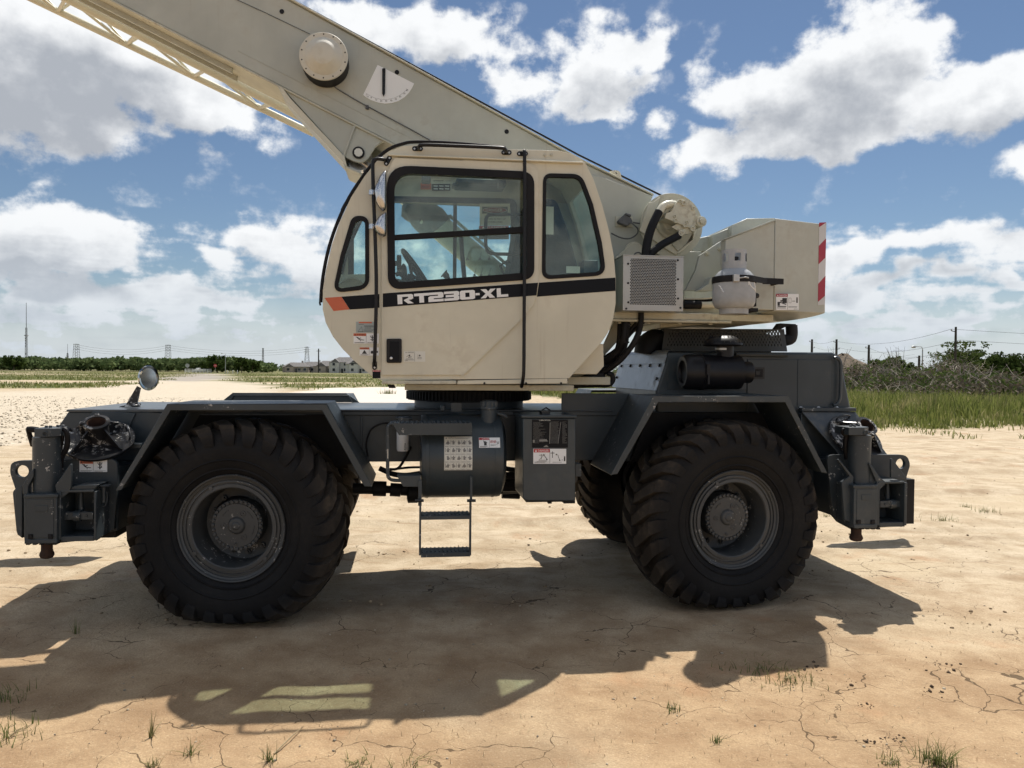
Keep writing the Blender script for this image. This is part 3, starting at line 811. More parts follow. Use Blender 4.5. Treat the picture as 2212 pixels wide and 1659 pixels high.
# air cleaner with rain cap
av = .40
c0, c1 = RN(575, 420, av), RN(1060, 425, av); rr = .135
mb = MB()
L = c1.x - c0.x
mb.lathe([(.05, .035), (.085, .02), (.09, .0), (rr * .86, -.002), (rr * .97, .02), (rr, .05), (rr, L * .27), (rr * 1.05, L * .275), (rr * 1.05, L * .30), (rr * 1.02, L * .31), (rr * 1.02, L * .36), (rr * .98, L * .40), (rr * .98, L * .92), (rr * .62, L * .94), (rr * .62, L * 1.10), (rr * .58, L * 1.12)], (c0.x, av, c0.z - .01), (1, 0, 0), 40)
mb.box((c0.x + L * .28, av - rr * 1.14, c0.z - .03), (c0.x + L * .335, av - rr, c0.z + .05)); mb.box((c0.x + L * .30, av - rr * 1.10, c0.z - .10), (c0.x + L * .33, av - rr * .9, c0.z - .02))
mb.lathe([(.062, -.17), (.062, .0)], (c0.x + L * .70, av, c0.z + .25), (0, 0, 1), 24)
air = part(mb, 'air_cleaner', 'plastic', hood, smooth=40)
k0 = RN(897, 145, av); k1 = RN(897, 228, av); kr = RN(1042, 200, av).x - k0.x
mb = MB(); hgt = k0.z - k1.z
mb.lathe([(kr * .36, -.045), (kr * .36, 0), (kr * .9, .0), (kr, hgt * .12), (kr * .98, hgt * .30), (kr * .86, hgt * .62), (kr * .64, hgt * .92), (kr * .45, hgt * 1.0)], (k0.x, av, k1.z), (0, 0, 1), 40)
for k in range(20):
    a = 2 * math.pi * k / 20; mb.tube([(k0.x + kr * .985 * math.cos(a), av + kr * .985 * math.sin(a), k1.z + hgt * .28), (k0.x + kr * .65 * math.cos(a), av + kr * .65 * math.sin(a), k1.z + hgt * .93)], .004, 4)
part(mb, 'rain_cap', 'plastic', hood, smooth=40)
mb = MB(); mb.lathe([(kr * .40, -.030), (kr * .40, -.014)], (k0.x, av, k1.z), (0, 0, 1), 28); part(mb, 'clamp_band', 'steel', hood)
# perforated heat shield over the exhaust
def perforate(P00, P10, P11, P01, cols, rows, sw, sh, stagger=True, nside=4, mb=None, thick=Vector((0, .004, 0)), skip=None, mi=0):
    # flat sheet with real openings: a ring of faces round every hole
    mb = mb or MB()
    def at(a, b): return P00.lerp(P10, a).lerp(P01.lerp(P11, a), b)
    for r in range(rows):
        off = .5 if (stagger and r % 2) else 0.0
        xs = [0.0] + [(c + off) for c in range(0 if off else 1, cols + (0 if off else 0))] + [float(cols)]
        xs = sorted(set(x for x in xs if 0 <= x <= cols))
        for x0, x1 in zip(xs[:-1], xs[1:]):
            y0, y1 = r / rows, (r + 1) / rows
            if x1 - x0 < .99 or (skip and skip(x0 / cols, y0)):
                V = [at(x0 / cols, y0), at(x1 / cols, y0), at(x1 / cols, y1), at(x0 / cols, y1)]
                mb.add(V, [(0, 1, 2, 3)], mi); continue
            cx, cy = (x0 + x1) / 2 / cols, (y0 + y1) / 2
            hw, hh = sw * .5 / cols, sh * .5 / rows
            if nside == 4:
                O = [(x0 / cols, y0), (x1 / cols, y0), (x1 / cols, y1), (x0 / cols, y1)]
                I = [(cx - hw, cy - hh), (cx + hw, cy - hh), (cx + hw, cy + hh), (cx - hw, cy + hh)]
            else:
                O = [(x0 / cols, y0), (cx, y0), (x1 / cols, y0), (x1 / cols, cy), (x1 / cols, y1), (cx, y1), (x0 / cols, y1), (x0 / cols, cy)]
                I = [(cx + hw * math.cos(rad(225 + 45 * i)), cy + hh * math.sin(rad(225 + 45 * i))) for i in range(8)]
            n = len(O)
            mb.add([at(*o) for o in O] + [at(*i) for i in I], [(i, (i + 1) % n, n + (i + 1) % n, n + i) for i in range(n)], mi)
            mb.add([at(*i) for i in I] + [at(*i) + thick for i in I], [(i, n + i, n + (i + 1) % n, (i + 1) % n) for i in range(n)], mi)
    return mb
sv = .95
mb = MB()
a, b, c, d = RN(412, 268, sv), RN(1408, 270, sv), RN(1382, 92, sv + .10), RN(437, 88, sv + .10)
lo = lambda f, t: (a.lerp(b, t)).lerp(d.lerp(c, t), f)
perforate(lo(.22, .03), lo(.22, .97), lo(.97, .97), lo(.97, .03), 36, 6, .30, .78, mb=mb)
for (f0, f1, t0_, t1_) in ((0, .22, 0, 1), (.97, 1, 0, 1), (.22, .97, 0, .03), (.22, .97, .97, 1)):
    mb.add([lo(f0, t0_), lo(f0, t1_), lo(f1, t1_), lo(f1, t0_)], [(0, 1, 2, 3)])
# top and far side
d2, c2 = d + Vector((.0, .34, -.01)), c + Vector((.0, .34, -.01)); a2, b2 = a + Vector((0, .55, 0)), b + Vector((0, .55, 0))
perforate(d, c, c2, d2, 36, 6, .45, .6, mb=mb, thick=Vector((0, 0, -.004)))
l2 = lambda f, t: (a2.lerp(b2, t)).lerp(d2.lerp(c2, t), f)
perforate(l2(.22, 0), l2(.22, 1), l2(1, 1), l2(1, 0), 36, 6, .30, .78, mb=mb)
mb.add([l2(0, 0), l2(0, 1), l2(.22, 1), l2(.22, 0)], [(0, 1, 2, 3)])
# left end cheek
perforate(d + Vector((-.10, .17, -.03)), d, d2, d2 + Vector((-.10, -.17, -.03)), 3, 4, .4, .5, mb=mb, stagger=False)
part(mb, 'heat_shield', 'shield', hood, smooth=0)
mb = MB()
mb.tube([RN(400, 200, 1.15), RN(350, 185, 1.12), RN(300, 225, 1.1), RN(285, 290, 1.1)], .10, 18, res=5)
mb.cyl((lo(.4, .05).x, 1.22, lo(.4, 0).z), (lo(.4, .95).x, 1.22, lo(.4, 0).z), .095, n=24)
mb.tube([lo(.4, .95) + Vector((-.1, .27, 0)), RN(1395, 180, 1.22), RN(1440, 150, 1.22), RN(1440, 62, 1.22)], .052, 16, res=5)
x0, x1 = RN(1350, 100, 1.25), RN(1440, 50, 1.25)
mb.prism(uz(RN, [(1318, 92), (1352, 46), (1476, 52), (1474, 74), (1398, 72), (1352, 96)], 1.19), 1.19, 1.27)
part(mb, 'exhaust', 'void', hood, smooth=40)

# ---- fuel tank, steps, filter, battery box
tv, tr = .36, .305
t0_, t1_ = RC(722, 690, tv).x, RC(1372, 690, .08).x
tz = (RC(1000, 1030, tv - tr * .35).z + .30)
mb = MB()
prof = [(.03, -.012), (tr * .7, -.008), (tr * .97, 0.0), (tr, .012), (tr, t1_ - t0_ - .02), (tr * .985, t1_ - t0_), (tr * .75, t1_ - t0_ + .03), (.03, t1_ - t0_ + .045)]
mb.lathe(prof, (t0_, tv, tz), (1, 0, 0), 64)
mb.lathe([(tr + .003, .03), (tr + .003, .05)], (t0_, tv, tz), (1, 0, 0), 64); mb.lathe([(tr + .003, t1_ - t0_ - .06), (tr + .003, t1_ - t0_ - .045)], (t0_, tv, tz), (1, 0, 0), 64)
tank = part(mb, 'fuel_tank', 'grey', smooth=40)
mb = MB(); fc = RC(1255, 420, tv - .10)
mb.lathe([(.055, -.04), (.055, .085), (.062, .09), (.062, .105), (.055, .115), (.052, .15), (.03, .158)], (fc.x, tv - .12, fc.z), (0, 0, 1), 28)
for k in range(10):
    a = k * .628; mb.box((fc.x + .054 * math.cos(a) - .008, tv - .12 + .054 * math.sin(a) - .008, fc.z + .108), (fc.x + .054 * math.cos(a) + .008, tv - .12 + .054 * math.sin(a) + .008, fc.z + .148))
mb.tube([(fc.x + .06, tv - .13, fc.z + .06), (fc.x + .10, tv - .14, fc.z + .05), (fc.x + .13, tv - .14, fc.z + .03)], .012, 8)
part(mb, 'filler_cap', 'grey_worn', tank, smooth=40, bevel=.002)
mb = MB(); f0 = RC(1000, 325, tv); mb.box((f0.x - .04, tv, f0.z - .02), (f0.x + .04, tv + .02, f0.z + .05)); mb.cyl((f0.x - .1, tv, f0.z - .01), (f0.x - .1, tv, f0.z + .03), .02, n=10); part(mb, 'tank_bracket', 'grey', tank, bevel=.003)
# ladder
mb = MB()
for x in (714, 1112):
    a, b = RC(x, 1046, -.02), RC(x - (2 if x < 900 else 12), 1482, -.02)
    mb.box((a.x - .007, -.024, b.z), (a.x + .007, .012, RC(x, 1040, -.02).z))
mb.box((RC(1118, 860, .0).x - .008, .004, RC(1118, 1060, .0).z), (RC(1118, 860, 0).x + .008, .03, RC(1118, 858, 0).z))
mb.box((RC(712, 890, .0).x - .012, .004, RC(712, 1090, .0).z), (RC(712, 890, 0).x + .012, .03, RC(712, 888, 0).z))
ladder = part(mb, 'side_rail', 'grey_worn', bevel=.002)
for y0, y1 in ((1138, 1200), (1424, 1498)):
    a, b = RC(718, y1, -.02), RC(1110, y0, -.02)
    mb = MB(); mb.box((a.x, -.026, a.z), (b.x, -.016, a.z + (b.z - a.z) * .52)); mb.box((a.x, -.016, a.z + (b.z - a.z) * .40), (b.x, .14, a.z + (b.z - a.z) * .52))
    for k in range(12):
        u = a.x + (b.x - a.x) * (k + .5) / 12; mb.box((u - .006, .0, a.z + (b.z - a.z) * .52), (u + .006, .13, a.z + (b.z - a.z) * .52 + .006))
    part(mb, 'rung', 'grey_worn', ladder, bevel=.002)
mb = MB()
for x in (706, 1118):
    c = RC(x, 1048, -.03); mb.cyl((c.x - .03, -.03, c.z), (c.x + .03, -.03, c.z), .010, n=10)
part(mb, 'hinge_bolt', 'black', ladder)
# tread platform above the filter
mb = MB()
o = uz(RC, [(492, 436), (1124, 434), (1124, 530), (545, 530)], -.03)
mb.prism(o, -.03, -.022)
z = o[0][1]; mb.box((o[0][0] - .02, -.022, z - .012), (o[1][0], .16, z))
for k in range(18):
    u = o[0][0] + (o[1][0] - o[0][0]) * (k + .5) / 18
    for v in (.0, .06, .12): mb.lathe([(.012, 0), (.012, .007), (.007, .008)], (u, v, z), (0, 0, 1), 8)
step = part(mb, 'step_platform', 'grey_worn', bevel=.002)
mb = MB(); mb.tube([RC(x, y, v) for x, y, v in ((590, 888, .05), (500, 886, .02), (466, 868, .0), (456, 830, .0), (456, 660, .0), (456, 490, .0), (468, 452, .0), (500, 436, .02))], .012, 10, res=4); part(mb, 'grab_handle', 'grey_worn', step)
mb = MB(); rect(mb, RC, 452, 640, 460, 715, -.016, -.011); part(mb, 'bare_patch', 'alu', step)
mb = MB(); o = uz(RC, [(530, 852), (716, 852), (716, 938), (578, 938)], .02); mb.prism(o, .02, .028); mb.box((o[0][0], .028, o[0][1] - .01), (o[1][0], .16, o[0][1]))
part(mb, 'lower_bracket', 'grey_worn', step, bevel=.002)
mb = MB(); a, b = RC(575, 655, .40), RC(575, 500, .40); mb.lathe([(.040, 0), (.046, .012), (.046, b.z - a.z), (.040, b.z - a.z + .02)], (a.x, .40, a.z), (0, 0, 1), 24)
filt = part(mb, 'oil_filter', 'white', smooth=40)
mb = MB(); a, b = RC(540, 420, .40), RC(625, 385, .40); mb.box((a.x, .34, a.z - .02), (b.x, .46, b.z)); mb.cyl((a.x - .02, .40, b.z - .012), (b.x + .02, .40, b.z - .012), .014, n=10)
part(mb, 'filter_head', 'grey_worn', filt, bevel=.004)
mb = MB(); a = RC(575, 600, .352)
mb.text('A5966', Vector((a.x + .022, .3525, a.z - .045)), (0, 0, 1), (-1, 0, 0), .014); part(mb, 'lettering', 'ink', filt)
# battery box
bv = .0
o = uz(RC, [(1526, 396), (1944, 396), (1942, 1050), (1556, 1050), (1526, 1030)], bv)
mb = MB(); mb.prism(o, bv, .42)
bat = part(mb, 'battery_box', 'grey', bevel=.007)
mb = MB(); a = RC(1690, 372, .2); mb.box((o[0][0] - .012, bv - .012, o[0][1] + .002), (o[1][0] + .008, .43, o[0][1] + .022)); part(mb, 'lid', 'grey', bat, bevel=.006)
mb = MB(); mb.box((a.x - .03, .1, o[0][1] + .022), (a.x + .03, .2, o[0][1] + .045)); mb.tube([(a.x - .03, .1, o[0][1] + .05), (a.x, .1, o[0][1] + .07), (a.x + .03, .1, o[0][1] + .05)], .006, 6); part(mb, 'latch', 'black', bat)
mb = MB(); rect(mb, RC, 1945, 758, 1984, 856, .10, .2)
for k in range(6): rect(mb, RC, 1984, 762 + k * 16, 1990, 770 + k * 16, .10, .2)
part(mb, 'terminal_block', 'grey_worn', bat)
mb = MB(); rect(mb, RC, 1552, 1046, 1930, 1056, .03, .4); rect(mb, RC, 1725, 1050, 1755, 1072, .03, .06); rect(mb, RC, 1850, 1050, 1940, 1070, .05, .3); part(mb, 'mounting_foot', 'void', bat)
# hoses and cables slung below the frame
mb = MB()
for pth, r in (([(390, 792, .6), (430, 810, .6), (500, 838, .55), (600, 848, .5), (720, 832, .5)], .020), ([(500, 800, .7), (620, 786, .7), (720, 784, .7)], .009), ([(300, 700, .5), (285, 600, .5), (320, 490, .5), (400, 440, .5), (470, 436, .5)], .007),
               ([(1370, 790, .7), (1420, 800, .7), (1480, 806, .7)], .02), ([(1370, 850, .8), (1480, 850, .8)], .03), ([(640, 620, .5), (600, 700, .5), (540, 790, .5), (470, 800, .5)], .010), ([(1360, 995, 1.3), (1500, 1000, 1.3)], .04), ([(1366, 930, .9), (1530, 930, .9)], .055)):
    mb.tube([RC(x, y, v) for x, y, v in pth], r, 8, res=5)
part(mb, 'chassis_hose', 'rubber')

# ------------------------------------------------------------------ turntable and turret
SC = (-.08, 1.22)
mb = MB()
mb.lathe([(.46, 1.39), (.46, 1.452)], (SC[0], SC[1], 0), (0, 0, 1), 64)
part(mb, 'turntable_ring', 'grey', bevel=.004)
mb = MB()
mb.lathe([(.515, 1.455), (.515, 1.535), (.50, 1.55)], (SC[0], SC[1], 0), (0, 0, 1), 96)
for k in range(96):
    a = 2 * math.pi * k / 96; c, s_ = math.cos(a), math.sin(a)
    t = Vector((-s_, c, 0)) * .0085; o = Vector((SC[0], SC[1], 0))
    p0, p1 = o + Vector((c, s_, 0)) * .513, o + Vector((c, s_, 0)) * .53
    mb.hexa([p0 - t + Vector((0, 0, 1.462)), p1 - t * .7 + Vector((0, 0, 1.462)), p1 + t * .7 + Vector((0, 0, 1.462)), p0 + t + Vector((0, 0, 1.462))], [p0 - t + Vector((0, 0, 1.528)), p1 - t * .7 + Vector((0, 0, 1.528)), p1 + t * .7 + Vector((0, 0, 1.528)), p0 + t + Vector((0, 0, 1.528))])
part(mb, 'slewing_gear', 'void', smooth=0)
mb = MB()
z0, z1 = 1.555, RC(900, 140, .25).z
o = uz(RC, [(590, 170), (590, 136), (1930, 150), (1930, 170)], .25)
mb.box((o[0][0], .25, 1.557), (o[3][0], 2.0, 1.60))
mb.box((-.62, .45, 1.60), (.95, 1.95, 1.66))
turret = part(mb, 'turret', 'cream_old', bevel=.005)
# upright side plates that carry the boom foot
pl = uz(RG_, [(-260, 150), (130, 190), (545, 348), (425, 625), (745, 800), (690, 830), (690, 1290), (250, 1290), (-260, 1290)], .93)
for v in (.93, 1.45):
    mb = MB(); mb.prism(pl, v, v + .03); part(mb, 'turret_side_plate', 'cream_shaded', turret, bevel=.004)
mb = MB(); mb.prism(uz(RK, [(2076, 465), (2081, 626), (2030, 683), (1700, 683), (1700, 420)], .24), .24, .9); part(mb, 'turret_skirt', 'cream', turret, bevel=.005)
mb = MB()
mb.prism(uz(RK, [(1820, 690), (2060, 560), (2040, 640), (1890, 790), (1820, 790)], .55), .55, .60)
mb.prism(uz(RH4, [(290, 760), (500, 300), (870, 300), (500, 700), (290, 930), (0, 1340), (-200, 1340), (-200, 900)], .75), .75, .79)
part(mb, 'turret_gusset', 'cream_old', turret, bevel=.004)
mb = MB()
mb.prism(uz(RH4, [(-250, 1320), (30, 1200), (300, 1150), (330, 1320), (300, 1380), (-250, 1400)], .5), .5, 1.0)
part(mb, 'slew_motor', 'void', turret, bevel=.02)
# tail platform below winch and counterweight
mb = MB()
mb.box((.45, .42, 2.105), (2.25, 2.0, 2.16))
mb.prism(uz(RG_, [(600, 1390), (600, 1345), (1350, 1310), (1350, 1330)], .85), .85, 1.6)
mb.box((.6, .50, 2.16), (2.2, .54, 2.24)); mb.box((.9, .40, 2.085), (1.9, .46, 2.104))
for u in (1.02, 1.25, 1.5, 1.75): mb.lathe([(.018, -.012), (.018, 0)], (u, .46, 2.085), (0, 0, 1), 6)
part(mb, 'tail_platform', 'cream_old', turret, bevel=.005)
mb = MB()
mb.prism(uz(RG_, [(800, 1095), (1130, 1095), (1130, 715), (1085, 700), (915, 815), (885, 930)], .62), .62, .66)
mb.prism(uz(RG_, [(905, 1095), (1010, 1095), (1010, 985), (985, 1040)], .50), .50, .62)
mb.prism(uz(RG_, [(760, 800), (850, 785), (930, 785), (915, 1095), (760, 1095)], .95), .95, 1.0)
part(mb, 'tail_bracket', 'cream_shaded', turret, bevel=.004)
mb = MB()
for x, y in ((978, 798), (1082, 760)):
    c = RG_(x, y, .60); mb.lathe([(.022, .02), (.022, -.01), (.015, -.012), (.015, -.03)], (c.x, .62, c.z), n=6)
part(mb, 'bolt', 'cream_old', turret)

# ------------------------------------------------------------------ counterweight
B0, B1, B2 = RG_(1122, 690, .20), RG_(1513, 545, .20), RG_(1919, 530, .30)
zb0 = RG_(1508, 1258, .20).z; zt = RG_(1513, 521, .20).z; zc = RG_(1914, 1264, .30).z
rear_arc = []
R_ = math.hypot(B2.x - SC[0], B2.y - SC[1])
a0_, a1_ = math.atan2(B2.y - SC[1], B2.x - SC[0]), -math.atan2(B2.y - SC[1], B2.x - SC[0])
for k in range(13):
    a = a0_ + (a1_ - a0_) * k / 12; rear_arc.append((SC[0] + R_ * math.cos(a), SC[1] + R_ * math.sin(a)))
far_b = 2 * SC[1] - .20
plan = [(B1.x, .20)] + rear_arc + [(B1.x, far_b)]
mb = MB(); mb.plan(plan, [zb0] * len(plan), [zt] + [zt - .012 * (k == 0 or k == 12) for k in range(13)] + [zt])
cw = part(mb, 'counterweight', 'cream_shaded', bevel=.008)
mb = MB()
for v0, v1 in ((.203, .30), (far_b - .10, far_b - .003)):
    mb.prism([(B0.x, zb0 + .01), (B1.x - .002, zb0 + .01), (B1.x - .002, zt - .02), (B0.x, B0.z)], v0, v1)
part(mb, 'cheek', 'cream_shaded', cw, bevel=.005)
mb = MB()                                                     # thin overhanging top skirt
mb.hexa([(B0.x - .012, .19, B0.z), (B1.x, .19, zt - .02), (B1.x, .34, zt - .02), (B0.x - .012, .34, B0.z)], [(B0.x - .012, .19, B0.z + .006), (B1.x, .19, zt - .014), (B1.x, .34, zt - .014), (B0.x - .012, .34, B0.z + .006)])
part(mb, 'top_skirt', 'cream_shaded', cw)
for k, (poly, v0, v1) in enumerate((([(1168, 576), (1290, 523), (1513, 519), (1513, 640), (1168, 700)], .95, 1.9), ([(1014, 655), (1160, 594), (1160, 790), (1014, 770)], 1.02, 1.8), ([(858, 706), (928, 673), (1004, 658), (1004, 780), (858, 786)], 1.10, 1.75))):
    mb = MB(); mb.prism(uz(RG_, poly, v0), v0, v1); part(mb, 'weight_block', 'cream_shaded', cw, bevel=.006)
# striped tape down the rear corner, each piece a band of its own
tape_dir = (B2 - Vector((B1.x, .20, B2.z))).normalized()
def tape(y0, y1, y2, y3, mat):
    # on the chamfered rear face
    n = Vector((tape_dir.y, -tape_dir.x, 0)) * .0025
    P = []
    for (x, y) in ((1859, y0), (1917, y1), (1915, y2), (1859, y3)):
        f = (x - 1513) / (1919 - 1513); q_ = Vector((B1.x, .20, 0)).lerp(Vector((B2.x, .30, 0)), f); zz = RG_(x, y, q_.y).z
        P.append(Vector((q_.x, q_.y, zz)) + n)
    mb = MB(); mb.add(P + [p_ - n * .8 for p_ in P], [(0, 1, 2, 3), (7, 6, 5, 4), (0, 4, 5, 1), (1, 5, 6, 2), (2, 6, 7, 3), (3, 7, 4, 0)])
    part(mb, 'tape', mat, cw, smooth=0)
tape(556, 554, 557, 592, 'reflect_red'); tape(592, 557, 682, 740, 'reflect_white'); tape(740, 682, 832, 886, 'reflect_red'); tape(886, 832, 978, 1040, 'reflect_white'); tape(1040, 978, 1135, 1184, 'reflect_red'); tape(1184, 1135, 1205, 1210, 'reflect_white')

# ------------------------------------------------------------------ decals
def frame_of(R, x0, y0, x1, y1, v, x2=None, y2=None):
    a = R(x0, y1, v); b = R(x1, y1 if y2 is None else y2, v); c = R(x0, y0, v)
    return a, (b - a), (c - a)
def decal(parent, R, box, v, head=None, head_mat='red', title=None, title_mat=1, base='white', lines=(), lift=.0025, figs=(), split=True, name='decal', skew=None, header_h=.28):
    """sheet with printed header, lettering, text lines and small figures; coordinates inside the sheet run 0..1"""
    a, ex, ez = frame_of(R, *box, v) if skew is None else skew
    mb = MB(); n = Vector((0, -1, 0))
    def P(x, y, h=0.0): return a + ex * x + ez * y + n * (lift + h)
    def quad(x0, y0, x1, y1, mi, h): mb.add([P(x0, y0, h), P(x1, y0, h), P(x1, y1, h), P(x0, y1, h)], [(0, 1, 2, 3)], mi)
    c = [P(0, 0, -lift), P(1, 0, -lift), P(1, 1, -lift), P(0, 1, -lift)]; d_ = [P(0, 0), P(1, 0), P(1, 1), P(0, 1)]
    mb.add(c + d_, [(4, 5, 6, 7), (0, 1, 5, 4), (1, 2, 6, 5), (2, 3, 7, 6), (3, 0, 4, 7)], 0)
    e = .0006
    if head: quad(head[0], head[1], head[2], head[3], 1, e)
    if split: quad(.495, .03, .505, .97, 2, e)
    H = ez.length; Wd = ex.length
    if title:
        hx0, hy0, hx1, hy1 = head
        th = (hy1 - hy0) * H * .62; tw = (hx1 - hx0) * Wd * .66
        mb.text(title, P(hx0 + (hx1 - hx0) * .27, hy0 + (hy1 - hy0) * .2, e * 2), ex, ez, th, 3 if title_mat == 1 else 2, width=tw)
        # small alert triangle
        tx = hx0 + (hx1 - hx0) * .13
        mb.add([P(tx - .05 * (hx1 - hx0), hy0 + (hy1 - hy0) * .2, e * 2), P(tx + .07 * (hx1 - hx0), hy0 + (hy1 - hy0) * .2, e * 2), P(tx + .01 * (hx1 - hx0), hy0 + (hy1 - hy0) * .8, e * 2)], [(0, 1, 2)], 3 if title_mat == 1 else 2)
    for (x0, y, x1, h) in lines: quad(x0, y, x1, y + h, 2, e * 1.5)
    for f in figs:
        if f[0] == 'stroke':
            (x0, y0), (x1, y1), w = f[1], f[2], f[3]
            p, q_ = P(x0, y0, e * 2), P(x1, y1, e * 2); d = (q_ - p).normalized(); s_ = d.cross(n) * w * H * .5
            mb.add([p - s_, q_ - s_, q_ + s_, p + s_], [(0, 1, 2, 3)], 2)
        elif f[0] == 'dot':
            p = P(*f[1], e * 2); r = f[2] * H; X, Z = ex.normalized() * r, ez.normalized() * r
            mb.add([p + X * math.cos(i * .785) + Z * math.sin(i * .785) for i in range(8)], [tuple(range(8))], 2 if len(f) < 4 else f[3])
        elif f[0] == 'poly':
            mb.add([P(x, y, e * 2) for x, y in f[1]], [tuple(range(len(f[1])))], 2 if len(f) < 3 else f[2])
    return part(mb, name, [base, head_mat, 'ink', 'white'], parent, smooth=0)
FALL = [('dot', (.17, .58), .07), ('stroke', (.17, .52), (.26, .38), .09), ('stroke', (.26, .38), (.42, .34), .06), ('stroke', (.16, .56), (.10, .66), .05), ('stroke', (.2, .48), (.3, .56), .05), ('stroke', (.28, .34), (.28, .22), .05)]
CLIMB = [('dot', (.74, .76), .06), ('stroke', (.74, .72), (.74, .22), .10), ('stroke', (.66, .78), (.70, .58), .05), ('stroke', (.70, .58), (.78, .58), .05), ('stroke', (.78, .58), (.82, .80), .05), ('stroke', (.66, .40), (.82, .36), .05), ('stroke', (.80, .52), (.80, .40), .06)]
TXT = [(.04, .10, .46, .025), (.04, .05, .40, .025), (.54, .08, .95, .025), (.54, .04, .85, .02)]
decal(front, RA2, (838, 563, 1130, 690), .22, (.02, .68, .49, .97), 'orange', 'WARNING', 2, figs=FALL + CLIMB, lines=TXT)
bat_d = decal(bat, RC, (1608, 637, 1868, 756), 0.0, (.01, .76, .50, .99), 'red', 'DANGER', figs=[('stroke', (.24, .3), (.24, .65), .03), ('stroke', (.17, .58), (.31, .58), .03), ('stroke', (.17, .25), (.36, .66), .02), ('stroke', (.3, .66), (.42, .28), .04), ('stroke', (.16, .24), (.42, .24), .025), ('dot', (.41, .29), .05),
      ('stroke', (.58, .40), (.58, .82), .04), ('stroke', (.52, .72), (.64, .72), .04), ('dot', (.70, .62), .05), ('stroke', (.74, .62), (.80, .22), .03), ('dot', (.80, .24), .05), ('stroke', (.86, .26), (.90, .26), .03), ('dot', (.95, .48), .04), ('stroke', (.95, .45), (.95, .18), .10)], lines=[(.1, .16, .4, .02), (.03, .11, .47, .02), (.03, .06, .36, .02), (.58, .1, .86, .02)], lift=.004)
# dark lubrication chart on the battery box
lines = []
random.seed(3)
for k in range(22): lines.append((.03, .90 - k * .035, .03 + random.uniform(.15, .36), .006))
for k in range(24): lines.append((.50, .92 - k * .033, .50 + random.uniform(.2, .26), .006)); lines.append((.84, .92 - k * .033, .86 + random.uniform(.05, .12), .006))
dch = decal(bat, RC, (1598, 406, 1882, 628), 0.0, None, 'print_grey', None, base='decal_black', lines=lines, split=False, figs=[('stroke', (.485, .14), (.50, .90), .02), ('stroke', (.72, .14), (.80, .92), .015), ('poly', [(.30, .02), (.46, .02), (.40, .10)]), ('poly', [(.20, .22), (.44, .22), (.40, .30), (.20, .29)]), ('poly', [(.02, .18), (.07, .18), (.07, .28), (.02, .28)])], name='lubrication_chart', lift=.004)
dch.data.materials[2] = M['print_grey']
mb = MB(); a, ex, ez = frame_of(RC, 1598, 406, 1882, 628, -.0046)
mb.text('LUBRICATION', a + ex * .20 + ez * .955, ex, ez, .009); part(mb, 'chart_title', 'offwhite', bat)
decal(cw, RG_, (1519, 1120, 1698, 1248), .20, (.0, .82, .51, 1.0), 'reflect_red', 'DANGER', figs=[('poly', [(.27, .42), (.47, .42), (.47, .74), (.27, .74)]), ('poly', [(.06, .26), (.16, .26), (.16, .50), (.06, .50)]), ('stroke', (.18, .58), (.34, .56), .06), ('stroke', (.2, .46), (.44, .34), .05), ('stroke', (.16, .44), (.32, .66), .05),
      ('stroke', (.56, .44), (.66, .44), .015), ('stroke', (.56, .74), (.66, .74), .015), ('stroke', (.56, .44), (.56, .74), .015), ('stroke', (.66, .44), (.66, .74), .015), ('stroke', (.70, .55), (.84, .55), .03), ('dot', (.92, .74), .05), ('stroke', (.92, .70), (.92, .44), .09)], lines=[(.06, .19, .44, .05), (.04, .11, .42, .03), (.54, .17, .93, .035), (.78, .05, .95, .02)], skew=None)
def curved_decal(parent, R, box, name, cols, rows, draw):
    # sheet wrapped on the round fuel tank
    x0, y0, x1, y1 = box
    def ang(y):
        dv = 0.0
        v = tv - tr
        for _ in range(6):
            z = R((x0 + x1) / 2, y, v).z; s_ = max(-.99, min(.99, (z - tz) / tr)); v = tv - tr * math.cos(math.asin(s_))
        return math.asin(s_)
    aT, aB = ang(y0), ang(y1); uL, uR = R(x0, (y0 + y1) / 2, tv - tr * .98).x, R(x1, (y0 + y1) / 2, tv - tr * .98).x
    mb = MB()
    def P(x, y, h):
        a = aB + (aT - aB) * y; rr_ = tr + .003 + h; return Vector((uL + (uR - uL) * x, tv - rr_ * math.cos(a), tz + rr_ * math.sin(a)))
    def quad(xa, ya, xb, yb, mi, h=.0006):
        n = max(1, int((yb - ya) * 12)); V = []
        for k in range(n + 1):
            y = ya + (yb - ya) * k / n; V += [P(xa, y, h), P(xb, y, h)]
        mb.add(V, [(2 * k, 2 * k + 1, 2 * k + 3, 2 * k + 2) for k in range(n)], mi)
    quad(0, 0, 1, 1, 0, 0.0)
    def stroke(xa, ya, xb, yb, w, mi=2):
        p, q_ = P(xa, ya, .0012), P(xb, yb, .0012); d = (q_ - p).normalized(); nn = Vector((0, -1, 0)); s_ = d.cross(nn) * w; mb.add([p - s_, q_ - s_, q_ + s_, p + s_], [(0, 1, 2, 3)], mi)
    def word(t, x, y, size, mi, width=None):
        p = P(x, y, .0012); up = (P(x, y + .02, .0012) - p); mb.text(t, p, (1, 0, 0), up, size, mi, width=width)
    draw(quad, stroke, word, P)
    return part(mb, name, ['offwhite' if cols else 'white', 'red', 'ink', 'white'], parent, smooth=0)
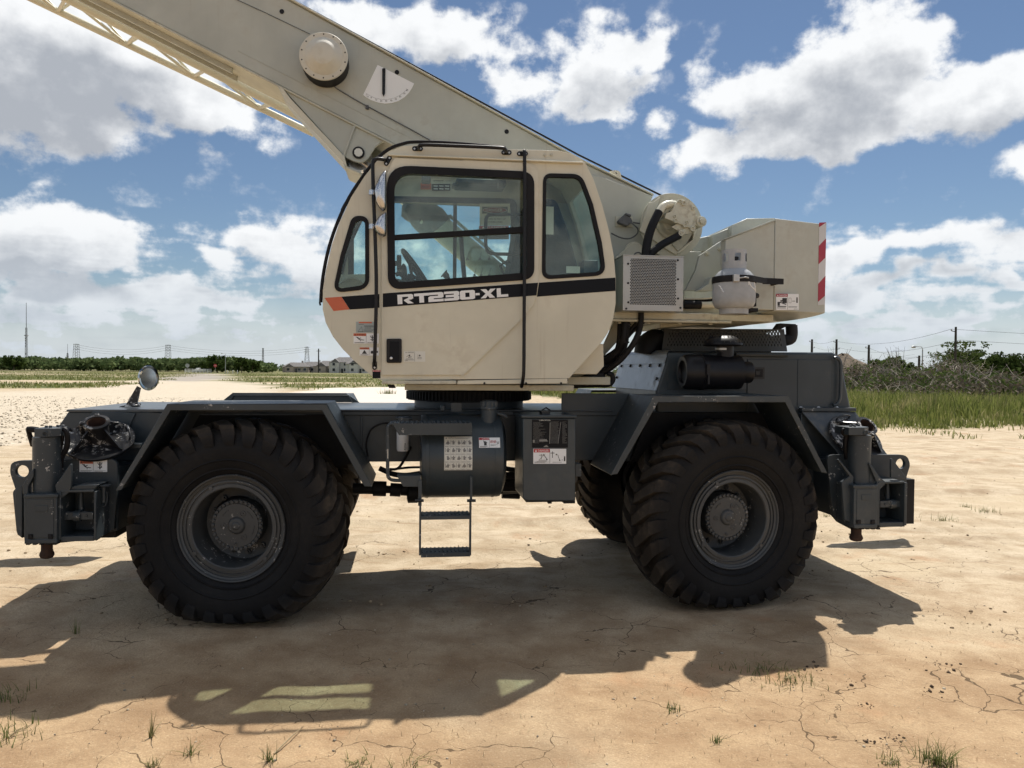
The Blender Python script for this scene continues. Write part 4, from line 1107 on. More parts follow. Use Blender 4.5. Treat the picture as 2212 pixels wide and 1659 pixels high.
def signals(quad, stroke, word, P):
    word('TEREX', .12, .935, .015, 2); quad(.05, .935, .10, .965, 2)
    for k in range(3): quad(.42, .965 - k * .018, .95 - .05 * k, .972 - k * .018, 2)
    for r in range(4):
        for c in range(5):
            x, y = .02 + c * .194, .71 - r * .225
            quad(x, y - .03, x + .001 + .186, y - .028, 2); quad(x, y - .03, x + .004, y + .18, 2)
            fx, fy = x + .115, y + .10                              # small signal man in each cell
            quad(fx - .022, fy + .035, fx + .022, fy + .065, 2); quad(fx - .038, fy - .055, fx + .038, fy + .03, 2); 
            stroke(fx - .03, fy + .02, fx - .075 + .02 * ((r + c) % 3), fy + .05 * ((c * 2 + r) % 3 - 1), .0028); stroke(fx + .03, fy + .01, fx + .06, fy - .03 + .06 * ((c + r) % 2), .0028)
            if (r * 5 + c) % 2: quad(x + .02, fy - .05, x + .035, fy + .07, 2)
            for j in range(3): quad(x + .012, y - .005 - j * .0085, x + .012 + .12 + .05 * ((j * 7 + c * 3 + r) % 2), y - .001 - j * .0085, 2)
curved_decal(tank, RC, (903, 543, 1126, 806), 'hand_signal_chart', 1, 0, signals).data.materials[2] = M['print_grey']
def nofire(quad, stroke, word, P):
    quad(.01, .75, .50, .97, 1); word('DANGER', .15, .80, .011, 3, .055); quad(.495, .02, .505, .98, 2)
    quad(.22, .50, .32, .62, 2); quad(.24, .22, .36, .50, 2); stroke(.24, .60, .20, .68, .002); stroke(.32, .58, .38, .46, .002)
    for cx in (.60, .75):
        for k in range(12):
            a, b = k * .5236, (k + 1) * .5236; stroke(cx + .06 * math.cos(a), .58 + .13 * math.sin(a), cx + .06 * math.cos(b), .58 + .13 * math.sin(b), .0012, 1)
        stroke(cx - .04, .50, cx + .04, .66, .0012, 1); quad(cx - .035, .54, cx + .035, .60, 2)
    quad(.85, .40, .95, .46, 2); quad(.85, .40, .87, .62, 2); quad(.93, .40, .95, .62, 2)
    for k in range(3): quad(.04, .14 - k * .045, .44 - .06 * k, .16 - k * .045, 2); quad(.54, .28 - k * .06, .90 - .1 * k, .30 - k * .06, 2)
curved_decal(tank, RC, (1180, 550, 1347, 630), 'decal', 0, 0, nofire)

# ------------------------------------------------------------------ cab
CF = .92
outline_px = [('K', 480, 726), ('K', 415, 702), ('K', 290, 592), ('K', 200, 502), ('K', 130, 412), ('K', 78, 312), ('K', 56, 215), ('F', 121, 1090), ('F', 142, 960), ('F', 181, 790), ('F', 236, 630), ('F', 311, 470), ('F', 401, 330), ('F', 481, 230), ('F', 560, 165), ('F', 650, 130), ('F', 750, 118),
              ('F', 1340, 148), ('F', 1720, 160), ('F', 1800, 186), ('F', 1880, 240), ('F', 1935, 350), ('F', 1992, 520), ('F', 2040, 700), ('F', 2070, 860), ('F', 2083, 1010), ('F', 2083, 1180), ('F', 2065, 1290), ('F', 2030, 1380), ('F', 1990, 1440), ('K', 1830, 712)]
OUT = [uz({'K': RK, 'F': RF}[c], [(x, y)], CV)[0] for c, x, y in outline_px]
FW_o = uz(RF, rp([(322, 600, 45), (426, 604, 60), (428, 1082, 75), (193, 1108, 70), (245, 860, 0)], 6), CV)
FW_i = uz(RF, rp([(345, 626, 30), (404, 627, 35), (405, 1060, 45), (218, 1085, 42), (268, 860, 0)], 6), CV)
DW_o = uz(RF, rp([(552, 258, 160), (1534, 304, 85), (1534, 1016, 75), (562, 1086, 90)], 7), CV)
DW_i = uz(RF, rp([(600, 308, 125), (1487, 344, 60), (1487, 975, 50), (606, 1042, 55)], 7), CV)
RW_o = uz(RF, rp([(1600, 316, 55), (1850, 322, 60), (1925, 520, 0), (1985, 780, 0), (2014, 990, 75), (1592, 1018, 60)], 6), CV)
RW_i = uz(RF, rp([(1617, 336, 36), (1838, 342, 42), (1905, 525, 0), (1965, 785, 0), (1992, 970, 55), (1612, 996, 42)], 6), CV)
DOOR = uz(RF, rp([(600, 202, 30), (1566, 244, 90), (1566, 1040, 0), (1553, 1130, 0), (1530, 1195, 0), (1478, 1258, 0), (1060, 1662, 0), (515, 1662, 0), (514, 480, 60), (560, 290, 0)], 5), CV)
def grow(loop, d):
    n = len(loop); out = []
    area = sum(loop[i][0] * loop[(i + 1) % n][1] - loop[(i + 1) % n][0] * loop[i][1] for i in range(n))
    sg = 1 if area > 0 else -1
    for i in range(n):
        a, b = Vector(loop[i - 1]), Vector(loop[(i + 1) % n]); t = (b - a)
        t = t.normalized() if t.length > 1e-9 else Vector((1, 0)); out.append((loop[i][0] + t.y * d * sg, loop[i][1] - t.x * d * sg))
    return out
mb = MB(); mb.prism(OUT, CV, CV + .035, [FW_o, grow(DW_o, -.004), RW_o])
cab = part(mb, 'cab', 'cream', bevel=.004)
def strip(mb, pts, v0, v1, th, mi=0):
    for (a, b) in zip(pts[:-1], pts[1:]):
        d = Vector((b[0] - a[0], b[1] - a[1])).normalized(); n = Vector((d.y, -d.x)) * th
        mb.hexa([(a[0], v0, a[1]), (a[0], v1, a[1]), (a[0] + n.x, v1, a[1] + n.y), (a[0] + n.x, v0, a[1] + n.y)], [(b[0], v0, b[1]), (b[0], v1, b[1]), (b[0] + n.x, v1, b[1] + n.y), (b[0] + n.x, v0, b[1] + n.y)], mi)
mb = MB(); strip(mb, OUT[17:21], CV + .035, CF - .03, .03); strip(mb, OUT[14:18], CV + .035, CV + .12, .03); strip(mb, OUT[14:18], CF - .10, CF - .03, .03); part(mb, 'roof', 'cream', cab, smooth=50)
mb = MB(); strip(mb, OUT[14:18], CV + .12, CF - .10, .008); part(mb, 'skylight', 'glass', cab, smooth=50)
mb = MB(); strip(mb, OUT[0:6], CV + .035, CF - .03, .03); part(mb, 'front_panel', 'cream', cab, smooth=50)
mb = MB(); strip(mb, OUT[20:22], CV + .035, CF - .03, .03); strip(mb, OUT[26:31], CV + .035, CF - .03, .03)
strip(mb, OUT[21:27], CV + .035, CV + .10, .03); strip(mb, OUT[21:27], CF - .10, CF - .03, .03); part(mb, 'rear_panel', 'cream', cab, smooth=50)
mb = MB(); strip(mb, OUT[21:27], CV + .10, CF - .10, .008); part(mb, 'rear_glass', 'glass', cab, smooth=50)
mb = MB(); strip(mb, OUT[5:15], CV + .05, CF - .045, .008); part(mb, 'windshield', 'glass', cab, smooth=50)
mb = MB(); strip(mb, OUT[5:15], CF - .045, CF - .03, .03); strip(mb, OUT[5:15], CV + .035, CV + .05, .03); part(mb, 'windshield_frame', 'rubber', cab, smooth=50)
mb = MB(); mb.box((OUT[0][0] + .02, CV + .035, OUT[0][1] + .004), (OUT[30][0], CF - .03, OUT[0][1] + .04)); part(mb, 'floor', 'void', cab)
# far side with its window
FO = uz(RJ, rp([(-300, 300, 60), (1248, 332, 80), (1248, 1120, 60), (-300, 1120, 60)], 6), CF - .03)
FI = uz(RJ, rp([(-250, 352, 40), (1190, 384, 55), (1190, 1075, 40), (-250, 1075, 40)], 6), CF - .03)
mb = MB(); mb.prism(OUT, CF - .03, CF, [FO]); part(mb, 'far_side', 'interior', cab)
mb = MB(); mb.prism(FO, CF - .035, CF + .004, [FI]); rect(mb, RJ, 665, 372, 692, 1078, CF - .03, CF); part(mb, 'far_window_frame', 'rubber', cab)
mb = MB(); mb.prism(FI, CF - .016, CF - .012); part(mb, 'far_glass', 'glass', cab, smooth=0)
# near windows
def window(loop_o, loop_i, v0, v1, vg, name, parent):
    mb = MB(); mb.prism(grow(loop_o, .005), v0, v0 + .0085, [loop_i]); mb.prism(grow(loop_o, -.006), v0 + .0085, v1, [grow(loop_i, .0015)]); s_ = part(mb, name, 'rubber', parent, bevel=.003)
    mb = MB(); mb.prism(grow(loop_i, .004), vg, vg + .005); part(mb, name.replace('seal', 'glass'), 'glass', parent, smooth=0)
window(FW_o, FW_i, CV - .010, CV + .03, CV + .008, 'quarter_window_seal', cab)
window(RW_o, RW_i, CV - .010, CV + .03, CV + .008, 'rear_window_seal', cab)
DV = CV - .016
sc_ = (DV - EYE_L.y) / (CV - EYE_L.y)
def pull(loop, v):                                            # same outline measured on a plane nearer to the eye
    k = (v - EYE_L.y) / (CV - EYE_L.y); return [(EYE_L.x + (u - EYE_L.x) * k, EYE_L.z + (z - EYE_L.z) * k) for u, z in loop]
mb = MB(); mb.prism(pull(DOOR, DV), DV, CV - .002, [pull(DW_o, DV)]); door = part(mb, 'door', 'cream', cab, bevel=.006)
window(pull(DW_o, DV - .012), pull(DW_i, DV - .012), DV - .012, CV + .03, DV + .012, 'door_window_seal', cab)
mb = MB(); mb.prism(pull(uz(RF, [(598, 722), (1490, 664), (1490, 708), (598, 756)], CV), DV - .006), DV - .006, DV + .03); part(mb, 'window_bar', 'rubber', cab, bevel=.004)
mb = MB(); mb.prism(uz(RK, [(1046, 700), (1500, 268), (1504, 262), (1504, 272), (1052, 704)], DV - .003), DV - .003, DV); part(mb, 'door_crease', 'cream', cab)
# black waist band with the model name
def band(name, pts, v, mat): mb = MB(); mb.prism(uz(RF, pts, v), v, v + .0015); part(mb, name, mat, cab, smooth=0)
band('orange_stripe', [(133, 1145), (245, 1137), (300, 1222), (193, 1233)], CV - .002, 'orange')
band('black_stripe', [(246, 1137), (500, 1119), (500, 1211), (302, 1223)], CV - .002, 'decal_black')
band('black_stripe', [(523, 1115), (1563, 1043), (1553, 1128), (523, 1208)], DV - .002, 'decal_black')
band('black_stripe', [(1569, 1043), (2081, 1009), (2082, 1098), (1556, 1137)], CV - .002, 'decal_black')
GL = {'R': [[(0, 0), (0, 1), (.88, 1), (1, .9), (1, .52), (.88, .42), (.70, .40), (1.02, 0), (.66, 0), (.40, .34), (.40, .42), (.66, .60), (.70, .66), (.66, .74), (.30, .74), (.30, 0)]],
      'T': [[(0, .72), (0, 1), (1, 1), (1, .72), (.66, .72), (.66, 0), (.34, 0), (.34, .72)]],
      '2': [[(0, 1), (.88, 1), (1, .9), (1, .46), (.88, .38), (.36, .38), (.36, .27), (1, .27), (1, 0), (.0, 0), (0, .50), (.12, .62), (.64, .62), (.64, .74), (0, .74)]],
      '3': [[(0, 1), (.88, 1), (1, .9), (1, .60), (.93, .5), (1, .42), (1, .1), (.88, 0), (0, 0), (0, .26), (.64, .26), (.64, .38), (.10, .38), (.10, .62), (.64, .62), (.64, .74), (0, .74)]],
      '0': [[(.12, 0), (0, .1), (0, .9), (.12, 1), (.5, 1), (.5, .74), (.36, .74), (.36, .26), (.5, .26), (.5, 0)], [(.5, 0), (.5, .26), (.64, .26), (.64, .74), (.5, .74), (.5, 1), (.88, 1), (1, .9), (1, .1), (.88, 0)]],
      '-': [[(0, .38), (0, .62), (1, .62), (1, .38)]], 'X': [[(0, 0), (.36, .5), (.02, 1), (.40, 1), (.54, .72), (.70, 1), (1.08, 1), (.70, .5), (1.0, 0), (.62, 0), (.50, .28), (.36, 0)]], 'L': [[(0, 0), (0, 1), (.36, 1), (.36, .28), (1, .28), (1, 0)]]}
letters = [('R', 152, 296), ('T', 305, 440), ('2', 434, 574), ('3', 580, 718), ('0', 724, 862), ('-', 866, 905), ('X', 912, 1045), ('L', 1062, 1166)]
mb = MB()
lv = DV - .0045
for ch, x0, x1 in letters:
    for poly in GL[ch]:
        pts = []
        for gx, gy in poly:
            x = x0 + (x1 - x0) * gx + (gy - .5) * -4
            top, bot = 1213 - (x - 152) * .0655, 1300 - (x - 152) * .0705
            pts.append((x, bot + (top - bot) * gy))
        mb.prism(uz(RJ, pts, lv), lv, lv + .002)
part(mb, 'model_lettering', 'white', cab, smooth=0)
# small sheets on the cab side
decal(cab, RK, (278, 389, 460, 462), CV, (.0, .74, .5, 1.0), 'orange', 'WARNING', 2, figs=FALL + CLIMB, lines=TXT)
decal(cab, RK, (322, 490, 460, 549), CV, (.0, .76, .5, 1.0), 'orange', 'WARNING', 2, figs=[('poly', [(.12, .22), (.38, .22), (.25, .70)]), ('stroke', (.25, .36), (.25, .56), .05), ('poly', [(.58, .25), (.72, .25), (.72, .5), (.65, .62), (.58, .5)]), ('poly', [(.80, .34), (.95, .34), (.95, .58), (.80, .58)])], lines=[(.04, .1, .46, .03), (.04, .05, .4, .03)])
reg_ = decal(cab, RK, (296, 305, 438, 384), CV, (.14, .86, .8, .99), 'orange', None, base='offwhite', split=False, figs=[('stroke', (.1, .1), (.28, .55), .02), ('stroke', (.28, .55), (.34, .1), .02), ('stroke', (.1, .1), (.38, .1), .04)], lines=[(.4, .62, .9, .03), (.42, .52, .94, .04), (.44, .40, .78, .04), (.38, .26, .9, .02), (.38, .2, .86, .02), (.4, .1, .8, .03), (.14, .74, .4, .03)])
reg_.data.materials[0] = paint('pale blue grey decal', (.36, .42, .42), .45, (.3, .3, .28), .3, .05, bump=0)
decal(cab, RK, (415, 654, 472, 712), CV, (.0, .82, 1.0, 1.0), 'red', 'DANGER', base='decal_black', split=False)
decal(cab, RK, (640, 518, 794, 593), DV, (.04, .82, .5, .98), 'offwhite', 'WARNING', 2, base='offwhite', figs=[('stroke', (.12, .45), (.3, .72), .03), ('stroke', (.2, .4), (.36, .48), .05), ('dot', (.26, .58), .08), ('dot', (.74, .6), .08), ('stroke', (.64, .42), (.84, .42), .03), ('stroke', (.66, .42), (.66, .7), .02)], lines=[(.1, .26, .42, .03), (.04, .16, .48, .03), (.04, .08, .2, .03), (.62, .27, .84, .03)])
# door handle
mb = MB(); mb.prism(uz(RK, rp([(515, 427, 14), (625, 427, 14), (625, 601, 14), (515, 601, 14)], 4), DV - .014), DV - .014, DV); handle = part(mb, 'door_handle', 'plastic', cab, bevel=.005)
mb = MB(); rect(mb, RK, 538, 446, 606, 590, DV - .019, DV - .0145); part(mb, 'handle_paddle', 'decal_black', cab, bevel=.003)
mb = MB(); c = RK(548, 568, DV - .02); mb.lathe([(.0105, .004), (.0105, -.004), (.007, -.007)], (c.x, DV - .02, c.z), n=14); part(mb, 'lock_button', 'chrome', cab)
# gutter, bottom rails
mb = MB(); mb.prism(uz(RF, [(556, 180), (1868, 232), (1868, 243), (560, 191)], CV - .028), CV - .028, CV - .001); part(mb, 'rain_gutter', 'cream', cab, bevel=.003)
mb = MB(); mb.prism(uz(RK, [(482, 728), (1018, 728), (1018, 754), (482, 754)], CV - .022), CV - .022, CV + .02)
for x in (497, 668, 840, 1008): c = RK(x, 741, CV - .022); mb.lathe([(.0075, .002), (.0075, -.004)], (c.x, CV - .022, c.z), n=8)
part(mb, 'lower_rail', 'cream_old', cab, bevel=.003)
mb = MB(); mb.prism(uz(RK, [(1028, 728), (1818, 713), (1818, 750), (1022, 756)], CV + .0), CV + .0, CV + .04); part(mb, 'lower_rail', 'cream', cab, bevel=.003)
mb = MB()
for x in (1220, 1520, 1772): c = RK(x, 748, CV); mb.lathe([(.008, .0), (.008, -.003)], (c.x, CV, c.z), n=10)
part(mb, 'rail_bolt', 'void', cab)
mb = MB(); mb.prism(uz(RK, [(520, 758), (570, 758), (582, 783), (535, 783)], .2), .2, .26); part(mb, 'rubber_stop', 'rubber', cab)
# rails and handles
def bracket(mb, R, pts, v, r=.018):
    for (x, y) in pts: c = R(x, y, v); mb.lathe([(r, .0), (r, -.008)], (c.x, v, c.z), n=14)
    a, b = R(*pts[0], v), R(*pts[-1], v); d = (b - a); n = Vector((-d.z, 0, d.x)).normalized() * r
    mb.hexa([a - n, b - n, b + n, a + n], [p + Vector((0, -.008, 0)) for p in (a - n, b - n, b + n, a + n)])
def rail(name, R, path, r, ends, vb=CV):
    mb = MB(); mb.tube([R(x, y, v) for x, y, v in path], r, 10, res=4)
    for e in ends: bracket(mb, e[0], e[1], vb, .016)
    rl = part(mb, name, 'plastic', cab, smooth=45)
    mb = MB()
    for e in ends:
        for (x, y) in e[1]: c = e[0](x, y, vb - .009); mb.lathe([(.007, .001), (.007, -.004)], (c.x, vb - .009, c.z), n=8)
    part(mb, 'screw', 'steel', cab)
rail('grab_rail', RF, [(545, 222, CV), (520, 216, CV - .05), (478, 214, CV - .065), (459, 232, CV - .07), (456, 300, CV - .07), (460, 450, CV - .07), (470, 700, CV - .07), (479, 1000, CV - .07), (478, 1200, CV - .07), (470, 1500, CV - .06), (467, 1560, CV - .05), (467, 1590, CV - .01)], .0125, [(RF, [(568, 208), (546, 246)]), (RF, [(468, 1580), (468, 1612)])])
rail('grab_rail', RF, [(1464, 180, CV - .005), (1470, 170, CV - .05), (1473, 190, CV - .065), (1473, 500, CV - .07), (1472, 900, CV - .07), (1470, 1250, CV - .07), (1468, 1600, CV - .07), (1462, 1690, CV - .06), (1452, 1740, CV + .02)], .0125, [(RF, [(1436, 180), (1480, 180)])])
rail('roof_rail', RF, [(762, 146, CV - .008), (768, 130, CV - .085), (800, 120, CV - .11), (1000, 126, CV - .11), (1300, 139, CV - .11), (1342, 150, CV - .085), (1352, 168, CV - .008)], .0125, [(RF, [(735, 146), (776, 146)]), (RF, [(1332, 172), (1370, 172)])])
mb = MB()
mb.tube([RF(x, y, CV + .02) for x, y in ((107, 1175), (113, 1080), (129, 960), (164, 800), (219, 640), (293, 480), (383, 340), (470, 228), (560, 150), (660, 112), (750, 100), (1000, 108), (1345, 138))], .012, 8, res=3)
mb.tube([RF(x, y, CV + .02) for x, y in ((97, 1186), (108, 1184))], .012, 6)
part(mb, 'windshield_gasket', 'rubber', cab)
mb = MB(); mb.tube([RF(x, y, CV + .12) for x, y in ((255, 580), (246, 560), (250, 545), (275, 500), (288, 496), (296, 505), (290, 528), (276, 524), (262, 548))], .006, 6, res=3); part(mb, 'wiper_bracket', 'plastic', cab)
mb = MB()
for x in (1607, 1651): c = RF(x, 188, CV); mb.lathe([(.010, 0), (.010, -.006), (.005, -.008)], (c.x, CV, c.z), n=10)
part(mb, 'roof_bolt', 'cream_old', cab)
# two mirrors on the front rail
for (yt, yb, ym) in ((290, 566, 440), (570, 740, 668)):
    mb = MB(); v0 = CV - .09
    ringp = []
    H = yb - yt
    prof = [(546, yt), (546, yb - H * .16), (540, yb - H * .06), (520, yb), (502, yb - H * .06), (478, yb - H * .22), (468, ym + H * .02), (466, ym - H * .05), (478, yt + H * .33), (505, yt + H * .12), (530, yt + 4)]
    o = uz(RF, rp([(x, y, 8) for x, y in prof], 3), v0)
    cx = sum(a for a, _ in o) / len(o); cz = sum(b for _, b in o) / len(o)
    V, n = [], len(o)
    for f, dv in ((1.0, .02), (1.0, .0), (.93, -.018), (.72, -.034), (.40, -.042), (.12, -.044)):
        V += [(cx + (u - cx) * f, v0 + dv, cz + (z - cz) * f) for u, z in o]
    F = [(j * n + i, j * n + (i + 1) % n, (j + 1) * n + (i + 1) % n, (j + 1) * n + i) for j in range(5) for i in range(n)]
    F += [list(range(n))[::-1], [5 * n + i for i in range(n)]]
    mb.add(V, F); c = RF(462, ym, CV - .075); mb.cyl((c.x - .014, CV - .075, c.z - .016), (c.x - .014, CV - .075, c.z + .016), .02, n=12)
    part(mb, 'mirror', 'chrome', cab, smooth=60)
# inside the cab
mb = MB()
mb.prism(uz(RJ, rp([(1245, 640, 30), (1290, 420, 50), (1380, 330, 50), (1610, 330, 60), (1720, 620, 0), (1800, 920, 0), (1800, 1090, 0), (1105, 1090, 0), (1110, 1035, 30), (1185, 985, 20)], 4), .38), .38, .78)
part(mb, 'seat', 'seat', cab, bevel=.03, seg=3)
mb = MB(); mb.tube([RJ(x, y, .36) for x, y in ((1130, 1030), (1098, 960), (1096, 945), (1150, 905), (1168, 904), (1180, 925))], .008, 8, res=3)
mb.prism(uz(RJ, rp([(1150, 1040, 10), (1210, 970, 20), (1262, 968, 20), (1300, 1020, 10), (1300, 1060, 0), (1150, 1060, 0)], 4), .28), .28, .36)
part(mb, 'armrest', 'seat', cab, bevel=.006)
mb = MB(); mb.tube([RJ(x, y, CV + .07) for x, y in ((1330, 478), (1200, 476), (1020, 476), (978, 490), (962, 530), (961, 640), (962, 760), (980, 815), (1030, 836), (1150, 840), (1310, 844))], .0125, 10, res=3); part(mb, 'inner_handle', 'plastic', cab)
sw = RJ(318, 975, .5); e_ = (RJ(385, 1065, .5) - RJ(255, 882, .5)).normalized(); axn = e_.cross(Vector((0, 1, 0))).normalized()
mb = MB(); Rw = .165
mb.tube([sw + e_ * Rw * math.cos(i * .2618) + Vector((0, 1, 0)) * Rw * math.sin(i * .2618) for i in range(25)], .016, 8)
cc = sw + axn * (.05 if axn.x > 0 else -.05) * 1.0
cc = sw - Vector((.03, 0, .045))
for a in (0, 2.1, 4.2): mb.tube([cc, sw + e_ * Rw * math.cos(a) + Vector((0, 1, 0)) * Rw * math.sin(a)], .012, 6)
mb.tube([cc, cc + Vector((-.05, 0, -.22))], .03, 10)
part(mb, 'steering_wheel', 'plastic', cab, smooth=50)
mb = MB(); rect(mb, RJ, 145, 846, 185, 975, .40, .62); mb.tube([RJ(150, 920, .5), RJ(120, 930, .5)], .02, 8); part(mb, 'display', 'plastic', cab, bevel=.006)
mb = MB(); mb.tube([RJ(x, y, .45) for x, y in ((215, 1090), (212, 1000), (205, 960), (190, 945))], .022, 8, res=3)
mb.tube([RJ(x, y, .42) for x, y in ((135, 1030), (165, 1020), (200, 1040), (225, 1085))], .016, 8, res=3); mb.tube([RJ(x, y, .45) for x, y in ((620, 1090), (600, 1040), (575, 1015))], [.02] * 4 + [.024] * 3 + [.034] * 2, 8, res=4)
part(mb, 'control_lever', 'plastic', cab)
mb = MB(); o = uz(RJ, [(-160, 1120), (-140, 1010), (100, 1050), (240, 1085), (640, 1082), (660, 1120)], .34); mb.prism(o, .34, .86); part(mb, 'dashboard', 'seat', cab, bevel=.01)
mb = MB(); mb.tube([RJ(x, y, .7) for x, y in ((733, 660), (742, 800), (752, 930), (766, 1070))], .018, 8); part(mb, 'control_post', 'plastic', cab)
mb = MB(); o = uz(RI, [(345, 1470), (350, 1330), (660, 1325), (660, 1480)], .30); mb.prism(o, .30, .8); part(mb, 'front_shelf', 'interior', cab)
mb = MB()
random.seed(5)
g = [[RI(365 + 300 * i / 7, 1440 - 75 * math.sin(i * .45) * (1 - .12 * j) - random.uniform(0, 14), .20 + j * .05) for i in range(8)] for j in range(5)]
mb.add([p for r_ in g for p in r_], [(j * 8 + i, j * 8 + i + 1, (j + 1) * 8 + i + 1, (j + 1) * 8 + i) for j in range(4) for i in range(7)]); part(mb, 'crumpled_sheet', 'white', cab, smooth=60)
mb = MB(); rect(mb, RJ, 1855, 892, 1990, 1020, .42, .6); part(mb, 'heater_box', 'tarp', cab, bevel=.006)
mb = MB(); rect(mb, RJ, 1700, 950, 1825, 1015, .36, .362); part(mb, 'paper_card', 'offwhite', cab)
mb = MB(); rect(mb, RJ, 1512, 402, 1582, 660, .372, .374); part(mb, 'paper_sheet', 'offwhite', cab)
mb = MB(); rect(mb, RJ, 690, 140, 1150, 205, .55, .80); rect(mb, RJ, 1075, 170, 1130, 240, .50, .56); rect(mb, RJ, 655, 185, 712, 218, .6, .7); rect(mb, RJ, 372, 120, 455, 172, .6, .7); part(mb, 'overhead_unit', 'tarp', cab, bevel=.008)
rect_d = lambda x0, y0, x1, y1: (x0, y0, x1, y1)
fwv = CF - .036
d1 = decal(cab, RJ, (364, 187, 460, 246), fwv, (.05, .68, .95, .95), 'orange', 'CAUTION', 2, base='offwhite', split=False, lines=[(.06, .5, .9, .05), (.06, .38, .9, .05), (.06, .26, .8, .05), (.06, .14, .9, .05)])
d1.data.materials[0] = M['orange']
d2_ = decal(cab, RJ, (470, 198, 635, 258), fwv, None, 'ink', None, base='decal_black', split=False, name='load_chart')
d2_.data.materials[2] = M['white']
mb = MB()
for r_ in (0, 1):
    for c_ in range(3): rect(mb, RJ, 482 + c_ * 52, 210 + r_ * 26, 522 + c_ * 52, 220 + r_ * 26, fwv - .0045, fwv - .003)
part(mb, 'chart_print', 'white', cab)
decal(cab, RJ, (458, 145, 690, 196), fwv, None, 'ink', None, base='offwhite', split=False, lines=[(.1, .5, .5, .1), (.1, .3, .48, .04), (.55, .5, .8, .06)])
# danger notices on the far window
sg = decal(cab, RJ, (905, 376, 1182, 580), fwv - .004, None, 'ink', None, base='offwhite', split=False, name='danger_sign')
a, ex, ez = frame_of(RJ, 905, 376, 1182, 580, fwv - .0075)
mb = MB()
def P_(x, y, h=0): return a + ex * x + ez * y + Vector((0, -h, 0))
mb.add([P_(.08, .55), P_(.93, .55), P_(.93, .86), P_(.08, .86)], [(0, 1, 2, 3)], 0)
mb.add([P_(.505 + .40 * math.cos(i * .2618), .705 + .135 * math.sin(i * .2618), .0006) for i in range(24)], [tuple(range(24))], 1)
mb.add([P_(.505 + .385 * math.cos(i * .2618), .705 + .118 * math.sin(i * .2618), .0012) for i in range(24)], [tuple(range(24))], 2)
mb.text('DANGER', P_(.20, .645, .0018), ex, ez, .024, 1, width=.135)
for k, (t, w_) in enumerate((('DO NOT OPERATE', .165), ('WITHIN 10 FEET OF', .175), ('POWER LINES', .125))): mb.text(t, P_(.5 - w_ / 2 / ex.length, .40 - .135 * k, .0012), ex, ez, .0155, 0, width=w_)
part(mb, 'danger_print', ['ink', 'offwhite', paint('dull maroon print', (.22, .03, .03), .5, (.2, .2, .2), .1, .05, bump=0)], cab, smooth=0)
d3 = decal(cab, RJ, (898, 582, 1172, 704), fwv - .004, (.02, .80, .98, .99), 'red', 'DANGER', base='print_grey', lines=[(.05, .3, .45, .03), (.55, .3, .9, .03), (.05, .2, .4, .03), (.55, .2, .95, .03)], figs=[('dot', (.2, .42), .06), ('stroke', (.28, .4), (.4, .55), .03)])
mb = MB()
for (x, y) in ((790, 850), (905, 850), (990, 850), (855, 1000), (915, 1000), (990, 1000)):
    mb.tube([RJ(x, y + 40, fwv), RJ(x + 18, y - 35, fwv)], .003, 4); mb.tube([RJ(x - 14, y + 42, fwv), RJ(x + 26, y + 42, fwv)], .003, 4); rect(mb, RJ, x - 8, y + 24, x + 14, y + 40, fwv - .001, fwv)
part(mb, 'window_pictograms', 'print_grey', cab)

# ------------------------------------------------------------------ boom
BV0, BV1 = .98, 1.38
top = uz(RS, [(1138, 0), (2299, 640.7), (2572, 767)], BV0)
bot = uz(RS, [(440, 0), (900, 234), (1551, 569)], BV0)
dt = (Vector(top[0]) - Vector(top[1])).normalized(); db = (Vector(bot[0]) - Vector(bot[2])).normalized()
TIP = -8.6
tt = Vector(top[0]) + dt * ((TIP - top[0][0]) / dt.x); bt = Vector(bot[0]) + db * ((TIP - bot[0][0]) / db.x)
endp = uz(RG_, [(545, 345), (430, 600), (300, 560)], BV0)
foot_b = uz(RS, [(1700, 650), (2050, 860)], BV0)
boom_side = [tuple(tt), top[0], top[1], endp[0], endp[1], (endp[1][0] - .5, endp[1][1] - .12), foot_b[1], foot_b[0], bot[2], bot[0], tuple(bt)]
mb = MB(); mb.prism(boom_side, BV0, BV1)
boom = part(mb, 'boom', 'cream_shaded', bevel=.012)
mb = MB()                                                     # flanges welded along both edges
def edge_bar(p, q_, dz0, dz1, v0, v1): mb.hexa([(p[0], v0, p[1] + dz0), (q_[0], v0, q_[1] + dz0), (q_[0], v1, q_[1] + dz0), (p[0], v1, p[1] + dz0)], [(p[0], v0, p[1] + dz1), (q_[0], v0, q_[1] + dz1), (q_[0], v1, q_[1] + dz1), (p[0], v1, p[1] + dz1)])
edge_bar(tuple(tt), top[1], .0, .014, BV0 - .022, BV1 + .022); edge_bar(top[1], endp[0], .0, .014, BV0 - .022, BV1 + .022)
edge_bar(tuple(bt), bot[2], -.016, -.001, BV0 - .018, BV1 + .018)
part(mb, 'boom_flange', 'cream_old', boom, bevel=.003)
mb = MB()                                                     # rib along the side plate
r0, r1 = uz(RZ2, [(100, 0), (2000, 960)], BV0 - .003); mb.hexa([(r0[0], BV0 - .003, r0[1]), (r1[0], BV0 - .003, r1[1]), (r1[0], BV0, r1[1]), (r0[0], BV0, r0[1])], [(r0[0], BV0 - .003, r0[1] + .006), (r1[0], BV0 - .003, r1[1] + .006), (r1[0], BV0, r1[1] + .006), (r0[0], BV0, r0[1] + .006)])
part(mb, 'weld_seam', 'cream_shaded', boom)
mb = MB()                                                     # channel under the boom
b0, b1 = Vector((bt.x, 0, bt.y - .016)), Vector((bot[1][0], 0, bot[1][1] - .016))
for v0, v1 in ((1.10, 1.13), (1.27, 1.30)):
    edge_bar((b0.x, b0.z), (b1.x, b1.z), -.045, 0, v0, v1)
